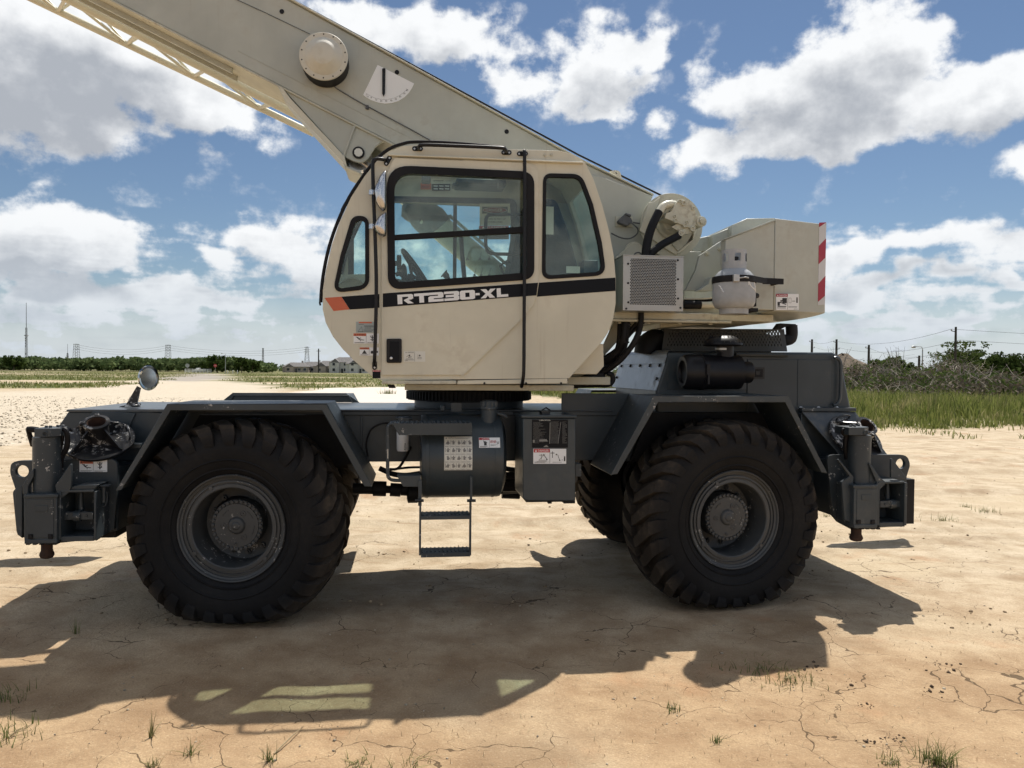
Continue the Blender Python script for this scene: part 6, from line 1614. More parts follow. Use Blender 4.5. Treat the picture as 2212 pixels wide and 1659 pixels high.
def gpoly(pts): return [(ground_at(x, y).x, ground_at(x, y).y) for x, y in pts]
def axis_lines(fine0, fine1, step, lo, hi, g):
    a = list(np.arange(fine0, fine1 + 1e-6, step)); s = step
    while a[-1] < hi: s *= g; a.append(a[-1] + s)
    s = step; b = []
    x = fine0
    while x > lo: s *= g; x -= s; b.append(x)
    return np.array(b[::-1] + a)
gx = axis_lines(-4.6, 5.2, .035, -3500, 3500, 1.06)
gy = axis_lines(2.4, 9.0, .032, -300, 6000, 1.035)
X, Y = np.meshgrid(gx, gy)
wx = X + (fbm2(X * .8, Y * .8, 3, 5) - .5) * np.clip(Y * .05, .3, 6); wy = Y + (fbm2(X * .8 + 40, Y * .8, 4, 6) - .5) * np.clip(Y * .14, .3, 16)
Z_GRAVEL = gpoly([(-900, 985), (-100, 985), (0, 968), (130, 950), (330, 905), (470, 875), (575, 852), (610, 838), (520, 815), (462, 806), (425, 806), (330, 817), (200, 838), (0, 846), (-900, 850)])
Z_ROAD = gpoly([(320, 818), (405, 805.5), (450, 805.5), (520, 814), (420, 826)])
Z_PAD = gpoly([(545, 872), (605, 852), (690, 838), (900, 834), (1010, 836), (1010, 880), (600, 880)])
Z_G1 = [gpoly(p) for p in ([(-900, 842), (0, 838), (170, 838), (270, 829), (240, 826), (100, 826), (-900, 830)], [(-900, 822), (0, 821), (350, 815), (395, 807), (300, 805.5), (-900, 806)], [(478, 822), (560, 830), (900, 829), (1010, 829), (1010, 806), (480, 805.5)], [(150, 830), (330, 820), (380, 812), (300, 812), (100, 816)])]
Z_GR = gpoly([(1130, 850), (1400, 885), (1760, 930), (1900, 928), (2060, 924), (2212, 921), (3200, 914), (3200, 806), (1130, 805.5)])
def soft(poly): return inside(poly, wx, wy).astype(float)
m_gravel, m_road, m_pad = soft(Z_GRAVEL), soft(Z_ROAD), soft(Z_PAD)
m_gr = soft(Z_GR)
m_grass = np.clip(sum(soft(p) for p in Z_G1), 0, 1)
patch = np.clip((fbm2(X * .030, Y * .085, 5, 21) - .42) * 9, 0, 1)
m_grass = np.maximum(m_grass * patch, m_gr * (.55 + .45 * patch))
m_grass = np.maximum(m_grass, 1.0 * (X < 40) * np.clip((Y - 58) / 14, 0, 1) * (1 - m_gravel) * (1 - m_pad) * (1 - m_road) * np.clip((fbm2(X * .022, Y * .075, 5, 61) - .37) * 8, 0, 1))
m_grass = np.maximum(m_grass, (Y > 250) * .8 * (fbm2(X * .01, Y * .006, 3, 4) > .42))
near = np.clip((60 - Y) / 40, 0, 1)
Hh_ = (fbm2(X * .9, Y * .9, 4, 1) - .5) * .055 + (fbm2(X * 5, Y * 5, 3, 2) - .5) * .016 + (fbm2(X * 17, Y * 17, 2, 3) - .5) * .006
Hh_ = Hh_ * np.clip(near + .2, 0, 1)
# wheel ruts and scrapes crossing the yard
for (px_, py_, ang, w_, d_, s_) in ((-2.6, 6.6, 12, .22, .025, 1), (3.6, 8.6, 4, .25, .03, 2), (3.0, 10.5, 8, .25, .04, 3), (-1.0, 8.3, 6, .3, .02, 4), (4.2, 13.5, -4, .4, .05, 5), (6, 16, -8, .4, .06, 6)):
    ca, sa = math.cos(rad(ang)), math.sin(rad(ang)); dist = (X - px_) * -sa + (Y - py_) * ca + (fbm2(X * .4, Y * .4, 2, 30 + s_) - .5) * .8
    Hh_ += -d_ * np.exp(-(dist / w_) ** 2) + d_ * .7 * np.exp(-((np.abs(dist) - w_ * 1.6) / (w_ * .5)) ** 2)
# the ground is firm and level where the tyres stand
for (u, v) in ((-1.752, .2), (1.768, .2), (-1.752, 2.25), (1.768, 2.25)):
    q_ = CRANE_M @ Vector((u, v, 0)); f = np.exp(-(((X - q_.x) / .50) ** 2 + ((Y - q_.y) / .42) ** 2)); Hh_ = Hh_ * (1 - f) + (-.004) * f
    ring = np.sqrt(((X - q_.x) / .58) ** 2 + ((Y - q_.y) / .50) ** 2); Hh_ += .022 * np.exp(-((ring - 1.15) / .22) ** 2) * fbm2(X * 3, Y * 3, 2, 50)
Hh_ += m_gr * .12 * fbm2(X * .25, Y * .25, 3, 8) * np.clip((Y - 24) / 8, 0, 1)
Hh_ += m_gravel * (fbm2(X * 2.2, Y * 2.2, 3, 9) - .5) * .10 * near + .16 * np.exp(-(((X + 13) / 4) ** 2 + ((Y - 21) / 5) ** 2))
Hh_ -= .02
nx, ny = len(gx), len(gy)
def fast_mesh(name, V, F, mat, nper):
    me = bpy.data.meshes.new(name); V = np.asarray(V, np.float32); F = np.asarray(F, np.int32)
    me.vertices.add(len(V)); me.vertices.foreach_set('co', V.ravel()); n = len(F)
    me.loops.add(n * nper); me.loops.foreach_set('vertex_index', F.ravel()); me.polygons.add(n)
    me.polygons.foreach_set('loop_start', np.arange(0, n * nper, nper, dtype=np.int32)); me.update(calc_edges=True)
    if mat: me.materials.append(mat)
    return me
V = np.stack([X.ravel(), Y.ravel(), Hh_.ravel()], 1)
ii = np.arange(nx * ny).reshape(ny, nx); F = np.stack([ii[:-1, :-1].ravel(), ii[:-1, 1:].ravel(), ii[1:, 1:].ravel(), ii[1:, :-1].ravel()], 1)
def ground_mat():
    m, t, b, out = material('sandy clay ground')
    p = t.new('ShaderNodeNewGeometry').outputs['Position']
    def attr(n): a = t.new('ShaderNodeAttribute', attribute_name=n); return a.outputs['Fac']
    n_big = t.noise(p, .45, 3, .6); n_mid = t.noise(p, 2.6, 5, .62); n_fin = t.noise(p, 24, 4, .68); n_grit = t.noise(p, 105, 2, .7)
    s = t.new('ShaderNodeSeparateXYZ'); t.l.new(p, s.inputs[0])
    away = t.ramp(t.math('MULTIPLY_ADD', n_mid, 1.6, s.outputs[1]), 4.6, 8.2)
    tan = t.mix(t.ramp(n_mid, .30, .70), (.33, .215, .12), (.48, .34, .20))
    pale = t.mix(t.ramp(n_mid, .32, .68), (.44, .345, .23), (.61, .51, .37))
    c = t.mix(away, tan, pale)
    c = t.mix(t.math('MULTIPLY', t.ramp(n_big, .50, .68), .75), c, (.58, .475, .325))
    damp = t.math('MULTIPLY', t.ramp(t.noise(t.vec('ADD', p, (7, 3, 0)), .8, 4, .6), .54, .70), .55)
    c = t.mix(damp, c, (.24, .155, .085))
    red = t.math('MULTIPLY', t.ramp(t.noise(t.vec('ADD', p, (31, 13, 0)), 1.3, 4, .6), .58, .74), .5)
    c = t.mix(red, c, (.46, .24, .12))
    c = t.mix(t.math('MULTIPLY', t.ramp(n_fin, .56, .74), .45), c, (.20, .13, .075))
    c = t.mix(t.ramp(n_grit, .35, .75, 0, .42), c, (.24, .16, .095)); c = t.mix(t.ramp(n_grit, .42, .22, 0, .35), c, (.74, .64, .48))
    # streaks dragged sideways through the loose sand
    st = t.noise(t.vec('MULTIPLY', p, (.9, 7.5, 1)), 1.0, 5, .6, .6)
    c = t.mix(t.math('MULTIPLY', t.ramp(st, .56, .72), t.math('MULTIPLY', away, .70)), c, (.33, .225, .135))
    # drying cracks
    pw_ = t.vec('ADD', p, t.vec('MULTIPLY', t.noise(p, 3.5, 3, .6, out=1), (.32, .32, 0)))
    vd = t.voro(pw_, 2.3, 'DISTANCE_TO_EDGE')
    width = t.ramp(t.noise(p, 1.1, 3, .6), .45, .68, .0, .012)
    cm = t.math('MULTIPLY', t.math('LESS_THAN', vd, width), t.ramp(s.outputs[1], 7.0, 9.0, 1.0, 0.0))
    vd2 = t.voro(pw_, 6.5, 'DISTANCE_TO_EDGE')
    cm2 = t.math('MULTIPLY', t.math('LESS_THAN', vd2, t.ramp(t.noise(t.vec('ADD', p, (3, 8, 0)), 1.2, 3, .6), .55, .74, 0, .015)), t.ramp(s.outputs[1], 6.0, 8.0, 1.0, 0.0))
    cm = t.math('MAXIMUM', cm, cm2)
    c = t.mix(t.math('MULTIPLY', cm, .8), c, (.07, .045, .025))  # dark crack colour also carries the shade inside them
    # gravel hardstand
    vg = t.new('ShaderNodeTexVoronoi'); t.l.new(p, vg.inputs['Vector']); vg.inputs['Scale'].default_value = 11
    gcol = t.mix(t.math('MULTIPLY', t.noise(p, .4, 3, .6), 1.0), (.47, .39, .285), (.60, .52, .40))
    sv_ = t.new('ShaderNodeSeparateColor'); t.l.new(vg.outputs['Color'], sv_.inputs[0])
    gcol = t.mix(t.ramp(sv_.outputs[0], .0, 1.0, 0, .6), gcol, (.64, .57, .46)); gcol = t.mix(t.ramp(vg.outputs['Distance'], .40, .80, 0, .40), gcol, (.34, .28, .21))
    a_gr = attr('gravel'); c = t.mix(a_gr, c, gcol)
    c = t.mix(attr('pad'), c, t.mix(n_big, (.60, .53, .46), (.68, .61, .53)))
    c = t.mix(t.math('MULTIPLY', attr('road'), .85), c, (.30, .27, .24))
    gn = t.noise(t.vec('MULTIPLY', p, (1, .5, 1)), .35, 5, .65)
    gcl = t.mix(t.ramp(gn, .35, .68), (.075, .10, .028), (.19, .175, .065)); gcl = t.mix(t.math('MULTIPLY', t.ramp(t.noise(p, .11, 3, .6), .5, .7), .6), gcl, (.33, .25, .15))
    a_g = attr('grass'); c = t.mix(a_g, c, gcl)
    t.l.new(c, b.inputs['Base Color']); b.inputs['Roughness'].default_value = .92; b.inputs['Specular IOR Level'].default_value = .18
    hgt = t.math('MULTIPLY_ADD', n_grit, .22, t.math('MULTIPLY', n_fin, .7)); hgt = t.math('MULTIPLY_ADD', n_mid, .9, hgt)
    hgt = t.math('SUBTRACT', hgt, t.math('MULTIPLY', cm, .8)); hgt = t.math('SUBTRACT', hgt, t.math('MULTIPLY', t.math('MULTIPLY', vg.outputs['Distance'], a_gr), .6))
    bp = t.new('ShaderNodeBump'); bp.inputs['Strength'].default_value = .55; bp.inputs['Distance'].default_value = .03
    t.l.new(hgt, bp.inputs['Height']); t.l.new(bp.outputs[0], b.inputs['Normal'])
    return m
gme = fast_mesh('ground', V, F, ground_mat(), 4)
for nm, a in (('gravel', m_gravel), ('pad', m_pad), ('road', m_road), ('grass', m_grass)):
    at_ = gme.attributes.new(nm, 'FLOAT', 'POINT'); at_.data.foreach_set('value', a.ravel().astype(np.float32))
gme.polygons.foreach_set('use_smooth', np.ones(len(F), bool))
ground = bpy.data.objects.new('ground', gme); col.objects.link(ground); tag(ground, 'pale cracked sandy clay yard', kind='structure')
def gz(x, y):
    j = min(max(np.searchsorted(gx, x) - 1, 0), nx - 2); i = min(max(np.searchsorted(gy, y) - 1, 0), ny - 2)
    fx, fy = (x - gx[j]) / (gx[j + 1] - gx[j]), (y - gy[i]) / (gy[i + 1] - gy[i])
    return float((Hh_[i, j] * (1 - fx) + Hh_[i, j + 1] * fx) * (1 - fy) + (Hh_[i + 1, j] * (1 - fx) + Hh_[i + 1, j + 1] * fx) * fy)
def gza(x, y):
    j = np.clip(np.searchsorted(gx, x) - 1, 0, nx - 2); i = np.clip(np.searchsorted(gy, y) - 1, 0, ny - 2)
    return Hh_[i, j]

# ------------------------------------------------------------------ plant materials and builders
def leaf_mat(name, dark, light, dry=None, trans=.35, dryness=.2):
    m = bpy.data.materials.new(name); m.use_nodes = True; t = NT(m.node_tree); t.n.clear(); out = t.new('ShaderNodeOutputMaterial')
    g = t.new('ShaderNodeNewGeometry'); c = t.mix(g.outputs['Random Per Island'], dark, light)
    n = t.noise(g.outputs['Position'], .8, 4, .6)
    if dry: c = t.mix(t.math('MULTIPLY', t.ramp(n, .48, .66), dryness * 2, clamp=True), c, dry)
    d = t.new('ShaderNodeBsdfDiffuse'); tr = t.new('ShaderNodeBsdfTranslucent'); t.l.new(c, d.inputs[0]); t.l.new(c, tr.inputs[0])
    mx = t.new('ShaderNodeMixShader'); mx.inputs[0].default_value = trans; t.l.new(d.outputs[0], mx.inputs[1]); t.l.new(tr.outputs[0], mx.inputs[2])
    gl = t.new('ShaderNodeBsdfGlossy'); gl.inputs[1].default_value = .45; m2 = t.new('ShaderNodeMixShader'); m2.inputs[0].default_value = .015 if trans > .36 else 0.0
    t.l.new(mx.outputs[0], m2.inputs[1]); t.l.new(gl.outputs[0], m2.inputs[2]); t.l.new(m2.outputs[0], out.inputs[0]); return m
M['grass'] = leaf_mat('tall meadow grass', (.085, .115, .025), (.24, .26, .075), (.36, .31, .16), .45, .40)
M['weed'] = leaf_mat('weed blades', (.07, .10, .03), (.20, .22, .08), (.30, .24, .13), .3, .3)
M['leaf_dark'] = leaf_mat('dark green leaves', (.028, .050, .014), (.075, .105, .03), None, .3)
M['leaf_mid'] = leaf_mat('mid green leaves', (.045, .075, .02), (.11, .145, .045), (.16, .15, .06), .3, .15)
M['leaf_far'] = leaf_mat('distant wood leaves', (.060, .095, .038), (.15, .195, .08), (.17, .17, .08), .25, .15)
M['brush'] = leaf_mat('dead grey brush', (.12, .10, .075), (.27, .225, .17), None, .1)
M['bark'] = paint('bark', (.11, .085, .06), .9, (.2, .17, .13), .4, .3, bump=.3)
M['deadwood'] = paint('bleached dead wood', (.30, .26, .21), .85, (.2, .16, .12), .4, .25, bump=.2)
M['drystem'] = paint('dry straw stems', (.36, .28, .16), .8, (.25, .18, .1), .4, .2, bump=0)
M['pebble'] = paint('pebbles and clods', (.43, .36, .265), .9, (.52, .46, .37), .8, .35, bump=.2, scale=6)
M['crumb'] = paint('sandy crumbs', (.36, .265, .165), .95, (.55, .46, .33), .7, .3, bump=.2, scale=6)
M['clod'] = paint('dark earth clods', (.10, .065, .04), .95, (.2, .14, .09), .5, .3, bump=.3, scale=6)
def link_mesh(name, me, parent=None, world=None):
    o = bpy.data.objects.new(name, me); col.objects.link(o)
    if parent is not None: o.parent = parent
    if world is not None: o.location = world
    return o
def leaf_quads(C, size, flat=.4):
    n = len(C); d = rng.normal(size=(n, 3)); d[:, 2] *= (1 - flat * .0); d /= np.linalg.norm(d, axis=1, keepdims=True)
    r = rng.normal(size=(n, 3)); a = np.cross(d, r); a /= np.linalg.norm(a, axis=1, keepdims=True); b = np.cross(d, a)
    s = size * rng.uniform(.55, 1.35, (n, 1))
    V = np.stack([C - a * s, C - b * s * .55, C + a * s, C + b * s * .55], 1).reshape(-1, 3)
    return V, np.arange(4 * n).reshape(n, 4)
def grass_blades(P, h, w, lean, bend=.35):
    n = len(P); a = rng.uniform(0, 2 * np.pi, n); hh = h * rng.uniform(.55, 1.2, n) if np.isscalar(h) else h
    side = np.stack([np.cos(a), np.sin(a), np.zeros(n)], 1) * (w * .5); la = rng.uniform(0, 2 * np.pi, n); ll = np.abs(rng.normal(0, lean, n))
    L = np.stack([np.cos(la) * ll * hh, np.sin(la) * ll * hh, np.zeros(n)], 1); up = np.zeros((n, 3)); up[:, 2] = hh
    mid = P + up * .55 + L * bend; tip = P + up * (1 - .25 * ll[:, None]) + L
    V = np.stack([P - side, P + side, mid + side * .8, mid - side * .8, tip], 1).reshape(-1, 3); k = np.arange(n)[:, None] * 5
    F = np.concatenate([k + np.array([[0, 1, 2]]), k + np.array([[0, 2, 3]]), k + np.array([[3, 2, 4]])], 0)
    return V, F
# ---- tall grass on the right
n = 52000
yy = 24 + (rng.uniform(0, 1, n) ** 1.25) * 46; xx = rng.uniform(-.02, 1.15, n) * yy
ok = inside(Z_GR, xx + (fbm2(xx * .8, yy * .8, 2, 5) - .5) * 1.6, yy + (fbm2(xx * .8 + 40, yy * .8, 4, 6) - .5) * yy * .14)
clump = fbm2(xx * .5, yy * .5, 3, 77); ok &= (clump > .34) | (yy < 27)
xx, yy = xx[ok], yy[ok]; cl = clump[ok]
hgt = (.16 + .62 * np.clip((yy - 23.5) / 8, 0, 1)) * (.45 + 1.0 * cl) * rng.uniform(.6, 1.2, len(xx))
V, F = grass_blades(np.stack([xx, yy, gza(xx, yy)], 1), hgt, .05, .32)
n = 2600                                                     # stragglers where the grass thins out into the sand
y2 = rng.uniform(20.5, 25.5, n); x2 = rng.uniform(.25, 1.1, n) * y2; k2 = fbm2(x2 * .9, y2 * .9, 3, 17) > .50 + .06 * (25 - y2) / 4
V2, F2 = grass_blades(np.stack([x2[k2], y2[k2], gza(x2[k2], y2[k2])], 1), .16, .03, .6)
F = np.concatenate([F, F2 + len(V)]); V = np.concatenate([V, V2])
o = link_mesh('tall_grass', fast_mesh('tall_grass', V, F, M['grass'], 3)); tag(o, 'tall green meadow grass along the right edge of the yard', 'grass', kind='stuff')
# ---- low grass in the fields on the left
n = 40000
yy = 42 + (rng.uniform(0, 1, n) ** 1.6) * 240; xx = rng.uniform(-.78, .02, n) * yy
jj = np.clip(np.searchsorted(gx, xx) - 1, 0, nx - 2); i2 = np.clip(np.searchsorted(gy, yy) - 1, 0, ny - 2); ok = m_grass[i2, jj] > rng.uniform(.25, .9, n)
xx, yy = xx[ok], yy[ok]
V, F = grass_blades(np.stack([xx, yy, gza(xx, yy)], 1), .26, .10, .5)
o = link_mesh('field_grass', fast_mesh('field_grass', V, F, M['grass'], 3)); tag(o, 'patchy low grass in the fields behind the yard', 'grass', kind='stuff')

# ------------------------------------------------------------------ trees
def make_tree(name, label, at, height, spread, mat, leaves, size, trunk_h=.3, seed=1, group='trees beyond the brush', gaps=.0, cat='tree'):
    random.seed(seed); r = np.random.default_rng(seed)
    root = empty(name, at); tag(root, label, cat, group)
    mb = MB(); tips = []
    nt = random.choice((1, 2, 2))
    for k in range(nt):
        a = random.uniform(0, 6.28); lean = Vector((math.cos(a), math.sin(a), 0)) * spread * .12 * k
        top_ = Vector((0, 0, height * .62)) + lean * 2
        mb.tube([Vector((0, 0, -.1)) + lean * .3, lean + Vector((0, 0, height * .3)), top_], [height * .026, height * .020, height * .010], 7)
        for j in range(9):
            f = trunk_h + (1 - trunk_h) * (j + random.random()) / 9; p = (lean + Vector((0, 0, height * .3))).lerp(top_, max(0, (f - .3) / .7)) if f > .3 else Vector((0, 0, height * f)) + lean * f
            b = random.uniform(0, 6.28); L = spread * (1.05 - .55 * f) * random.uniform(.6, 1.0); e = p + Vector((math.cos(b) * L, math.sin(b) * L, L * random.uniform(.15, .7)))
            mb.tube([p, p.lerp(e, .5) + Vector((0, 0, L * .08)), e], [height * .011, height * .007, height * .004], 5); tips += [e, p.lerp(e, .65)]
        tips.append(top_ + Vector((0, 0, height * .14)))
    mb.build('trunk', 'bark', root, smooth=60)
    C = []
    per = max(6, leaves // (len(tips) * 3))
    for t_ in tips:
        for q in range(3):
            c = np.array(t_) + r.normal(0, spread * .17, 3); rr_ = spread * r.uniform(.14, .27)
            d = r.normal(size=(per, 3)); d /= np.linalg.norm(d, axis=1, keepdims=True); C.append(c + d * rr_ * r.uniform(.35, 1.0, (per, 1)) * np.array([1, 1, .8]))
    C = np.concatenate(C); C[:, 2] = np.clip(C[:, 2], height * .08, height * 1.02)
    V, F = leaf_quads(C, size)
    link_mesh('crown', fast_mesh('crown', V, F, M[mat], 4), root)['kind'] = 'stuff'
    return root
def on_ground(x, D, y=None):
    """point on the ground at distance D straight out, seen at picture column x"""
    d = px_dir(x, 806); k = D / d.y; return Vector((d.x * k, D, gz(d.x * k, D)))
def hgt_at(x, ytop, D):
    d = px_dir(x, ytop); return EYE + d.z * D / d.y
for (x, ytop, D, sp, mat, lab, sd) in ((1912, 768, 92, 1.7, 'leaf_mid', 'small bushy tree just right of the dead brush beside the hood', 3), (1935, 778, 88, 1.5, 'leaf_mid', 'low rounded green tree left of the street lamp', 4), (2062, 742, 105, 2.7, 'leaf_mid', 'tallest airy green tree, behind the dark utility pole', 5),
                                        (2098, 758, 108, 2.0, 'leaf_mid', 'airy tree to the right of the dark utility pole', 6), (2152, 763, 104, 2.1, 'leaf_dark', 'dense dark tree near the right edge, left of two', 7), (2200, 760, 102, 2.2, 'leaf_dark', 'dense dark tree at the right edge of the picture', 8), (2262, 762, 104, 2.3, 'leaf_dark', 'dense dark tree just past the right edge', 9)):
    p = on_ground(x, D); make_tree('tree', lab, p, hgt_at(x, ytop, D) - p.z, sp * 1.55, mat, 4200, .19, seed=sd)
for (x, ytop, D, sp, lab, sd) in ((470, 763, 300, 4.2, 'round dark tree left of the street lamp in front of the wood', 13), (452, 772, 310, 3.6, 'lower tree just left of the round dark tree', 14), (522, 770, 320, 4.0, 'tree at the right end of the far wood', 15), (30, 770, 330, 5.0, 'wide crowned tree at the left edge by the radio mast', 16), (545, 776, 330, 3.4, 'small tree trailing off right of the far wood', 17)):
    p = on_ground(x, D); make_tree('tree', lab, p, hgt_at(x, ytop, D) - p.z, sp, 'leaf_dark', 1500, .55, seed=sd, trunk_h=.15, group='trees before the far wood')
# the far wood, one mass of crowns
C = []
for k in range(900):
    x = random.uniform(-140, 590); D = random.uniform(345, 430)
    if x > 520 and random.random() < .5: continue
    p = on_ground(x, D); h = hgt_at(x, 776 + random.uniform(-3, 3) + 6 * (mnoise.noise(Vector((x * .021, 3.3, 0))) + .6 * mnoise.noise(Vector((x * .07, 8.3, 0)))), D) - p.z; h *= (1 - max(0, (x - 520) / 220))
    m_ = 44; d = rng.normal(size=(m_, 3)); d /= np.linalg.norm(d, axis=1, keepdims=True)
    C.append(np.array([p.x, p.y, h * .58]) + d * np.array([3.4, 3.4, h * .44]) * rng.uniform(.6, 1.0, (m_, 1)))
for k in range(260):                                               # thinner far trees behind crane and houses
    x = random.uniform(560, 2500); D = random.uniform(480, 560); p = on_ground(x, D); h = random.uniform(3, 7)
    m_ = 26; d = rng.normal(size=(m_, 3)); d /= np.linalg.norm(d, axis=1, keepdims=True); C.append(np.array([p.x, p.y, h * .5]) + d * np.array([5, 4, h * .5]) * rng.uniform(.5, 1.0, (m_, 1)))
C = np.concatenate(C); C = C[C[:, 2] > -.2]
V, F = leaf_quads(C, 1.15)
o = link_mesh('far_wood', fast_mesh('far_wood', V, F, M['leaf_far'], 4)); tag(o, 'far green wood along the horizon on the left', 'wood', kind='stuff')

# ------------------------------------------------------------------ brush heaps
def brush_heap(label, x, D, w, h, n, seed, leafy=.3, bare=0):
    random.seed(seed); p = on_ground(x, D); root = empty('brush_pile', p); tag(root, label, 'brush', 'heaps of cleared brush')
    mb = MB()
    for k in range(n):
        a = random.uniform(0, 6.28); cx, cy = random.gauss(0, w * .38), random.gauss(0, w * .22); zz = max(.05, h * math.exp(-(cx / (w * .6)) ** 2) * random.uniform(.05, .85))
        L = random.uniform(.6, 2.0); el = random.uniform(-.3, .8); d = Vector((math.cos(a) * math.cos(el), math.sin(a) * math.cos(el), math.sin(el)))
        q = Vector((cx, cy, zz)); m_ = q + d * L * .5 + Vector((random.gauss(0, .12), random.gauss(0, .12), random.gauss(0, .1))); e = q + d * L + Vector((0, 0, random.gauss(0, .15))); e.z = max(e.z, .03); m_.z = max(m_.z, .03)
        mb.tube([q, m_, e], [.025, .018, .008], 4)
        if random.random() < .6: mb.tube([m_, m_ + Vector((random.gauss(0, .4), random.gauss(0, .4), random.uniform(.0, .6)))], [.012, .006], 3)
    mb.build('branches', 'deadwood', root, smooth=60)['kind'] = 'stuff'
    C = rng.normal(size=(int(n * 16), 3)) * np.array([w * .42, w * .25, h * .30]) + np.array([0, 0, h * .30]); C = C[(C[:, 2] > 0) & (C[:, 2] < h * np.exp(-(C[:, 0] / (w * .62)) ** 2))]
    V, F = leaf_quads(C, .13); link_mesh('twigs', fast_mesh('twigs', V, F, M['brush'], 4), root)['kind'] = 'stuff'
    k = int(len(C) * leafy)
    if k > 10: V, F = leaf_quads(C[:k] * np.array([1.1, 1.1, 1.15]), .15); link_mesh('leaves', fast_mesh('leaves', V, F, M['leaf_mid'], 4), root)['kind'] = 'stuff'
    if bare:
        mb = MB()
        for j in range(bare):
            q = Vector((random.uniform(-w * .5, w * .5), 0, h * .3)); 
            for b in range(9):
                e = q + Vector((random.gauss(0, .8), random.gauss(0, .4), random.uniform(1.0, 3.2))); mb.tube([q, q.lerp(e, .5) + Vector((random.gauss(0, .15), 0, .1)), e], [.035, .022, .008], 5)
                for s_ in range(3): f = q.lerp(e, random.uniform(.4, .9)); mb.tube([f, f + Vector((random.gauss(0, .4), random.gauss(0, .2), random.uniform(.1, .7)))], [.012, .005], 4)
        mb.build('bare_branches', 'deadwood', root, smooth=60)['kind'] = 'stuff'
    return root
brush_heap('heap of bleached dead branches right behind the engine hood', 1868, 62, 6.0, 2.6, 380, 31, .25, 4)
brush_heap('tangled brown brush heap at the foot of the dark utility pole', 2055, 66, 6.0, 3.0, 380, 32, .25, 2)
brush_heap('low grey green brush heap between the lamp and the pole', 1965, 56, 6.5, 2.0, 340, 33, .7)
brush_heap('long low heap of grey brush in the tall grass at right', 2140, 50, 8.5, 1.9, 460, 34, .45)
brush_heap('pale reddish dry brush behind the turret hoses', 1380, 60, 7.0, 2.0, 200, 35, .1, 3)
# dirt mound behind the hood
mb = MB(); rngm = random.Random(4); c = on_ground(1822, 150); n_ = 28
ringv = [[(c.x + (11 * (1 - j / 5)) * math.cos(2 * math.pi * i / n_) + rngm.gauss(0, .3), c.y + (8 * (1 - j / 5)) * math.sin(2 * math.pi * i / n_), 5.6 * (j / 5) ** .85 + rngm.gauss(0, .12) * (j > 0)) for i in range(n_)] for j in range(6)]
mb.add([p for r_ in ringv for p in r_], [(j * n_ + i, j * n_ + (i + 1) % n_, (j + 1) * n_ + (i + 1) % n_, (j + 1) * n_ + i) for j in range(5) for i in range(n_)]); M['mound'] = paint('brown earth mound', (.16, .12, .085), .95, (.10, .10, .04), .6, .2, bump=.2)
o = mb.build('hill', 'mound', None, smooth=60); tag(o, 'brown earth mound behind the engine hood', kind='structure')
o = None

# ------------------------------------------------------------------ poles, masts, lamps
M['pole_wood'] = paint('dark creosoted pole', (.045, .038, .032), .85, (.12, .1, .08), .3, .2)
M['galv'] = paint('galvanised pole', (.42, .43, .43), .45, (.3, .28, .24), .2, .1, metallic=.6)
M['lattice'] = paint('weathered steel lattice', (.20, .21, .22), .6, (.2, .18, .16), .2, .1, metallic=.3)
M['wire'] = paint('power line wire', (.12, .12, .13), .6, (.2, .2, .2), .1, .1)
def utility_pole(label, x, ytop, D, arms=3):
    p = on_ground(x, D); h = hgt_at(x, ytop, D) - p.z; root = empty('utility_pole', p); tag(root, label, 'utility pole', 'wooden utility poles on the right')
    mb = MB(); mb.lathe([(.19 * D / 100, 0), (.13 * D / 100, h)], (0, 0, 0), (0, 0, 1), 10); mb.build('post', 'pole_wood', root, smooth=60)
    tops = []
    for k in range(arms):
        z = h - .5 - 1.35 * k; s_ = 1 if k % 2 else -1
        mb = MB(); mb.tube([(0, 0, z - .12), (s_ * .55, 0, z)], .05, 6); mb.build('bracket', 'pole_wood', root)
        mb = MB(); mb.lathe([(.05, 0), (.10, .05), (.05, .10), (.10, .15), (.04, .22)], (s_ * .55, 0, z), (0, 0, 1), 8); mb.build('insulator', 'galv', root); tops.append(p + Vector((s_ * .55, 0, z + .22)))
    return tops
PT = [utility_pole('dark utility pole standing in front of the tallest tree', 2063, 706, 96), utility_pole('distant utility pole right behind the engine hood', 1806, 733, 150), utility_pole('distant utility pole over the mound, left of the other', 1753, 733, 170), utility_pole('short distant utility pole over the dead brush', 1876, 745, 130, 1), utility_pole('thin far pole beside the street lamp', 1985, 768, 190, 1), utility_pole('thin far pole left of the tallest tree', 2039, 768, 190, 1)]
def wires(runs):
    for label, a, b, sag in runs:
        mb = MB(); mb.tube([a.lerp(b, t / 12) - Vector((0, 0, sag * 4 * (t / 12) * (1 - t / 12))) for t in range(13)], .022, 4); o = mb.build('power_line', 'wire', None, smooth=60); tag(o, label, 'power line', 'power lines on the right')
edge = on_ground(2900, 100)
H3 = ('top', 'middle', 'lowest')
wires([(H3[k] + ' of three power lines between the dark pole and the hood', PT[0][k], PT[1][k], 1.2) for k in range(3)] + [(H3[k] + ' of three power lines running right from the dark pole', PT[0][k], Vector((edge.x, edge.y, PT[0][k].z + .2)), .8) for k in range(3)]
      + [(H3[k] + ' of three power lines between the two far poles over the mound', PT[1][k], PT[2][k], .6) for k in range(3)] + [('single power line from the short pole to the lamp', PT[3][0], PT[4][0], .8)])
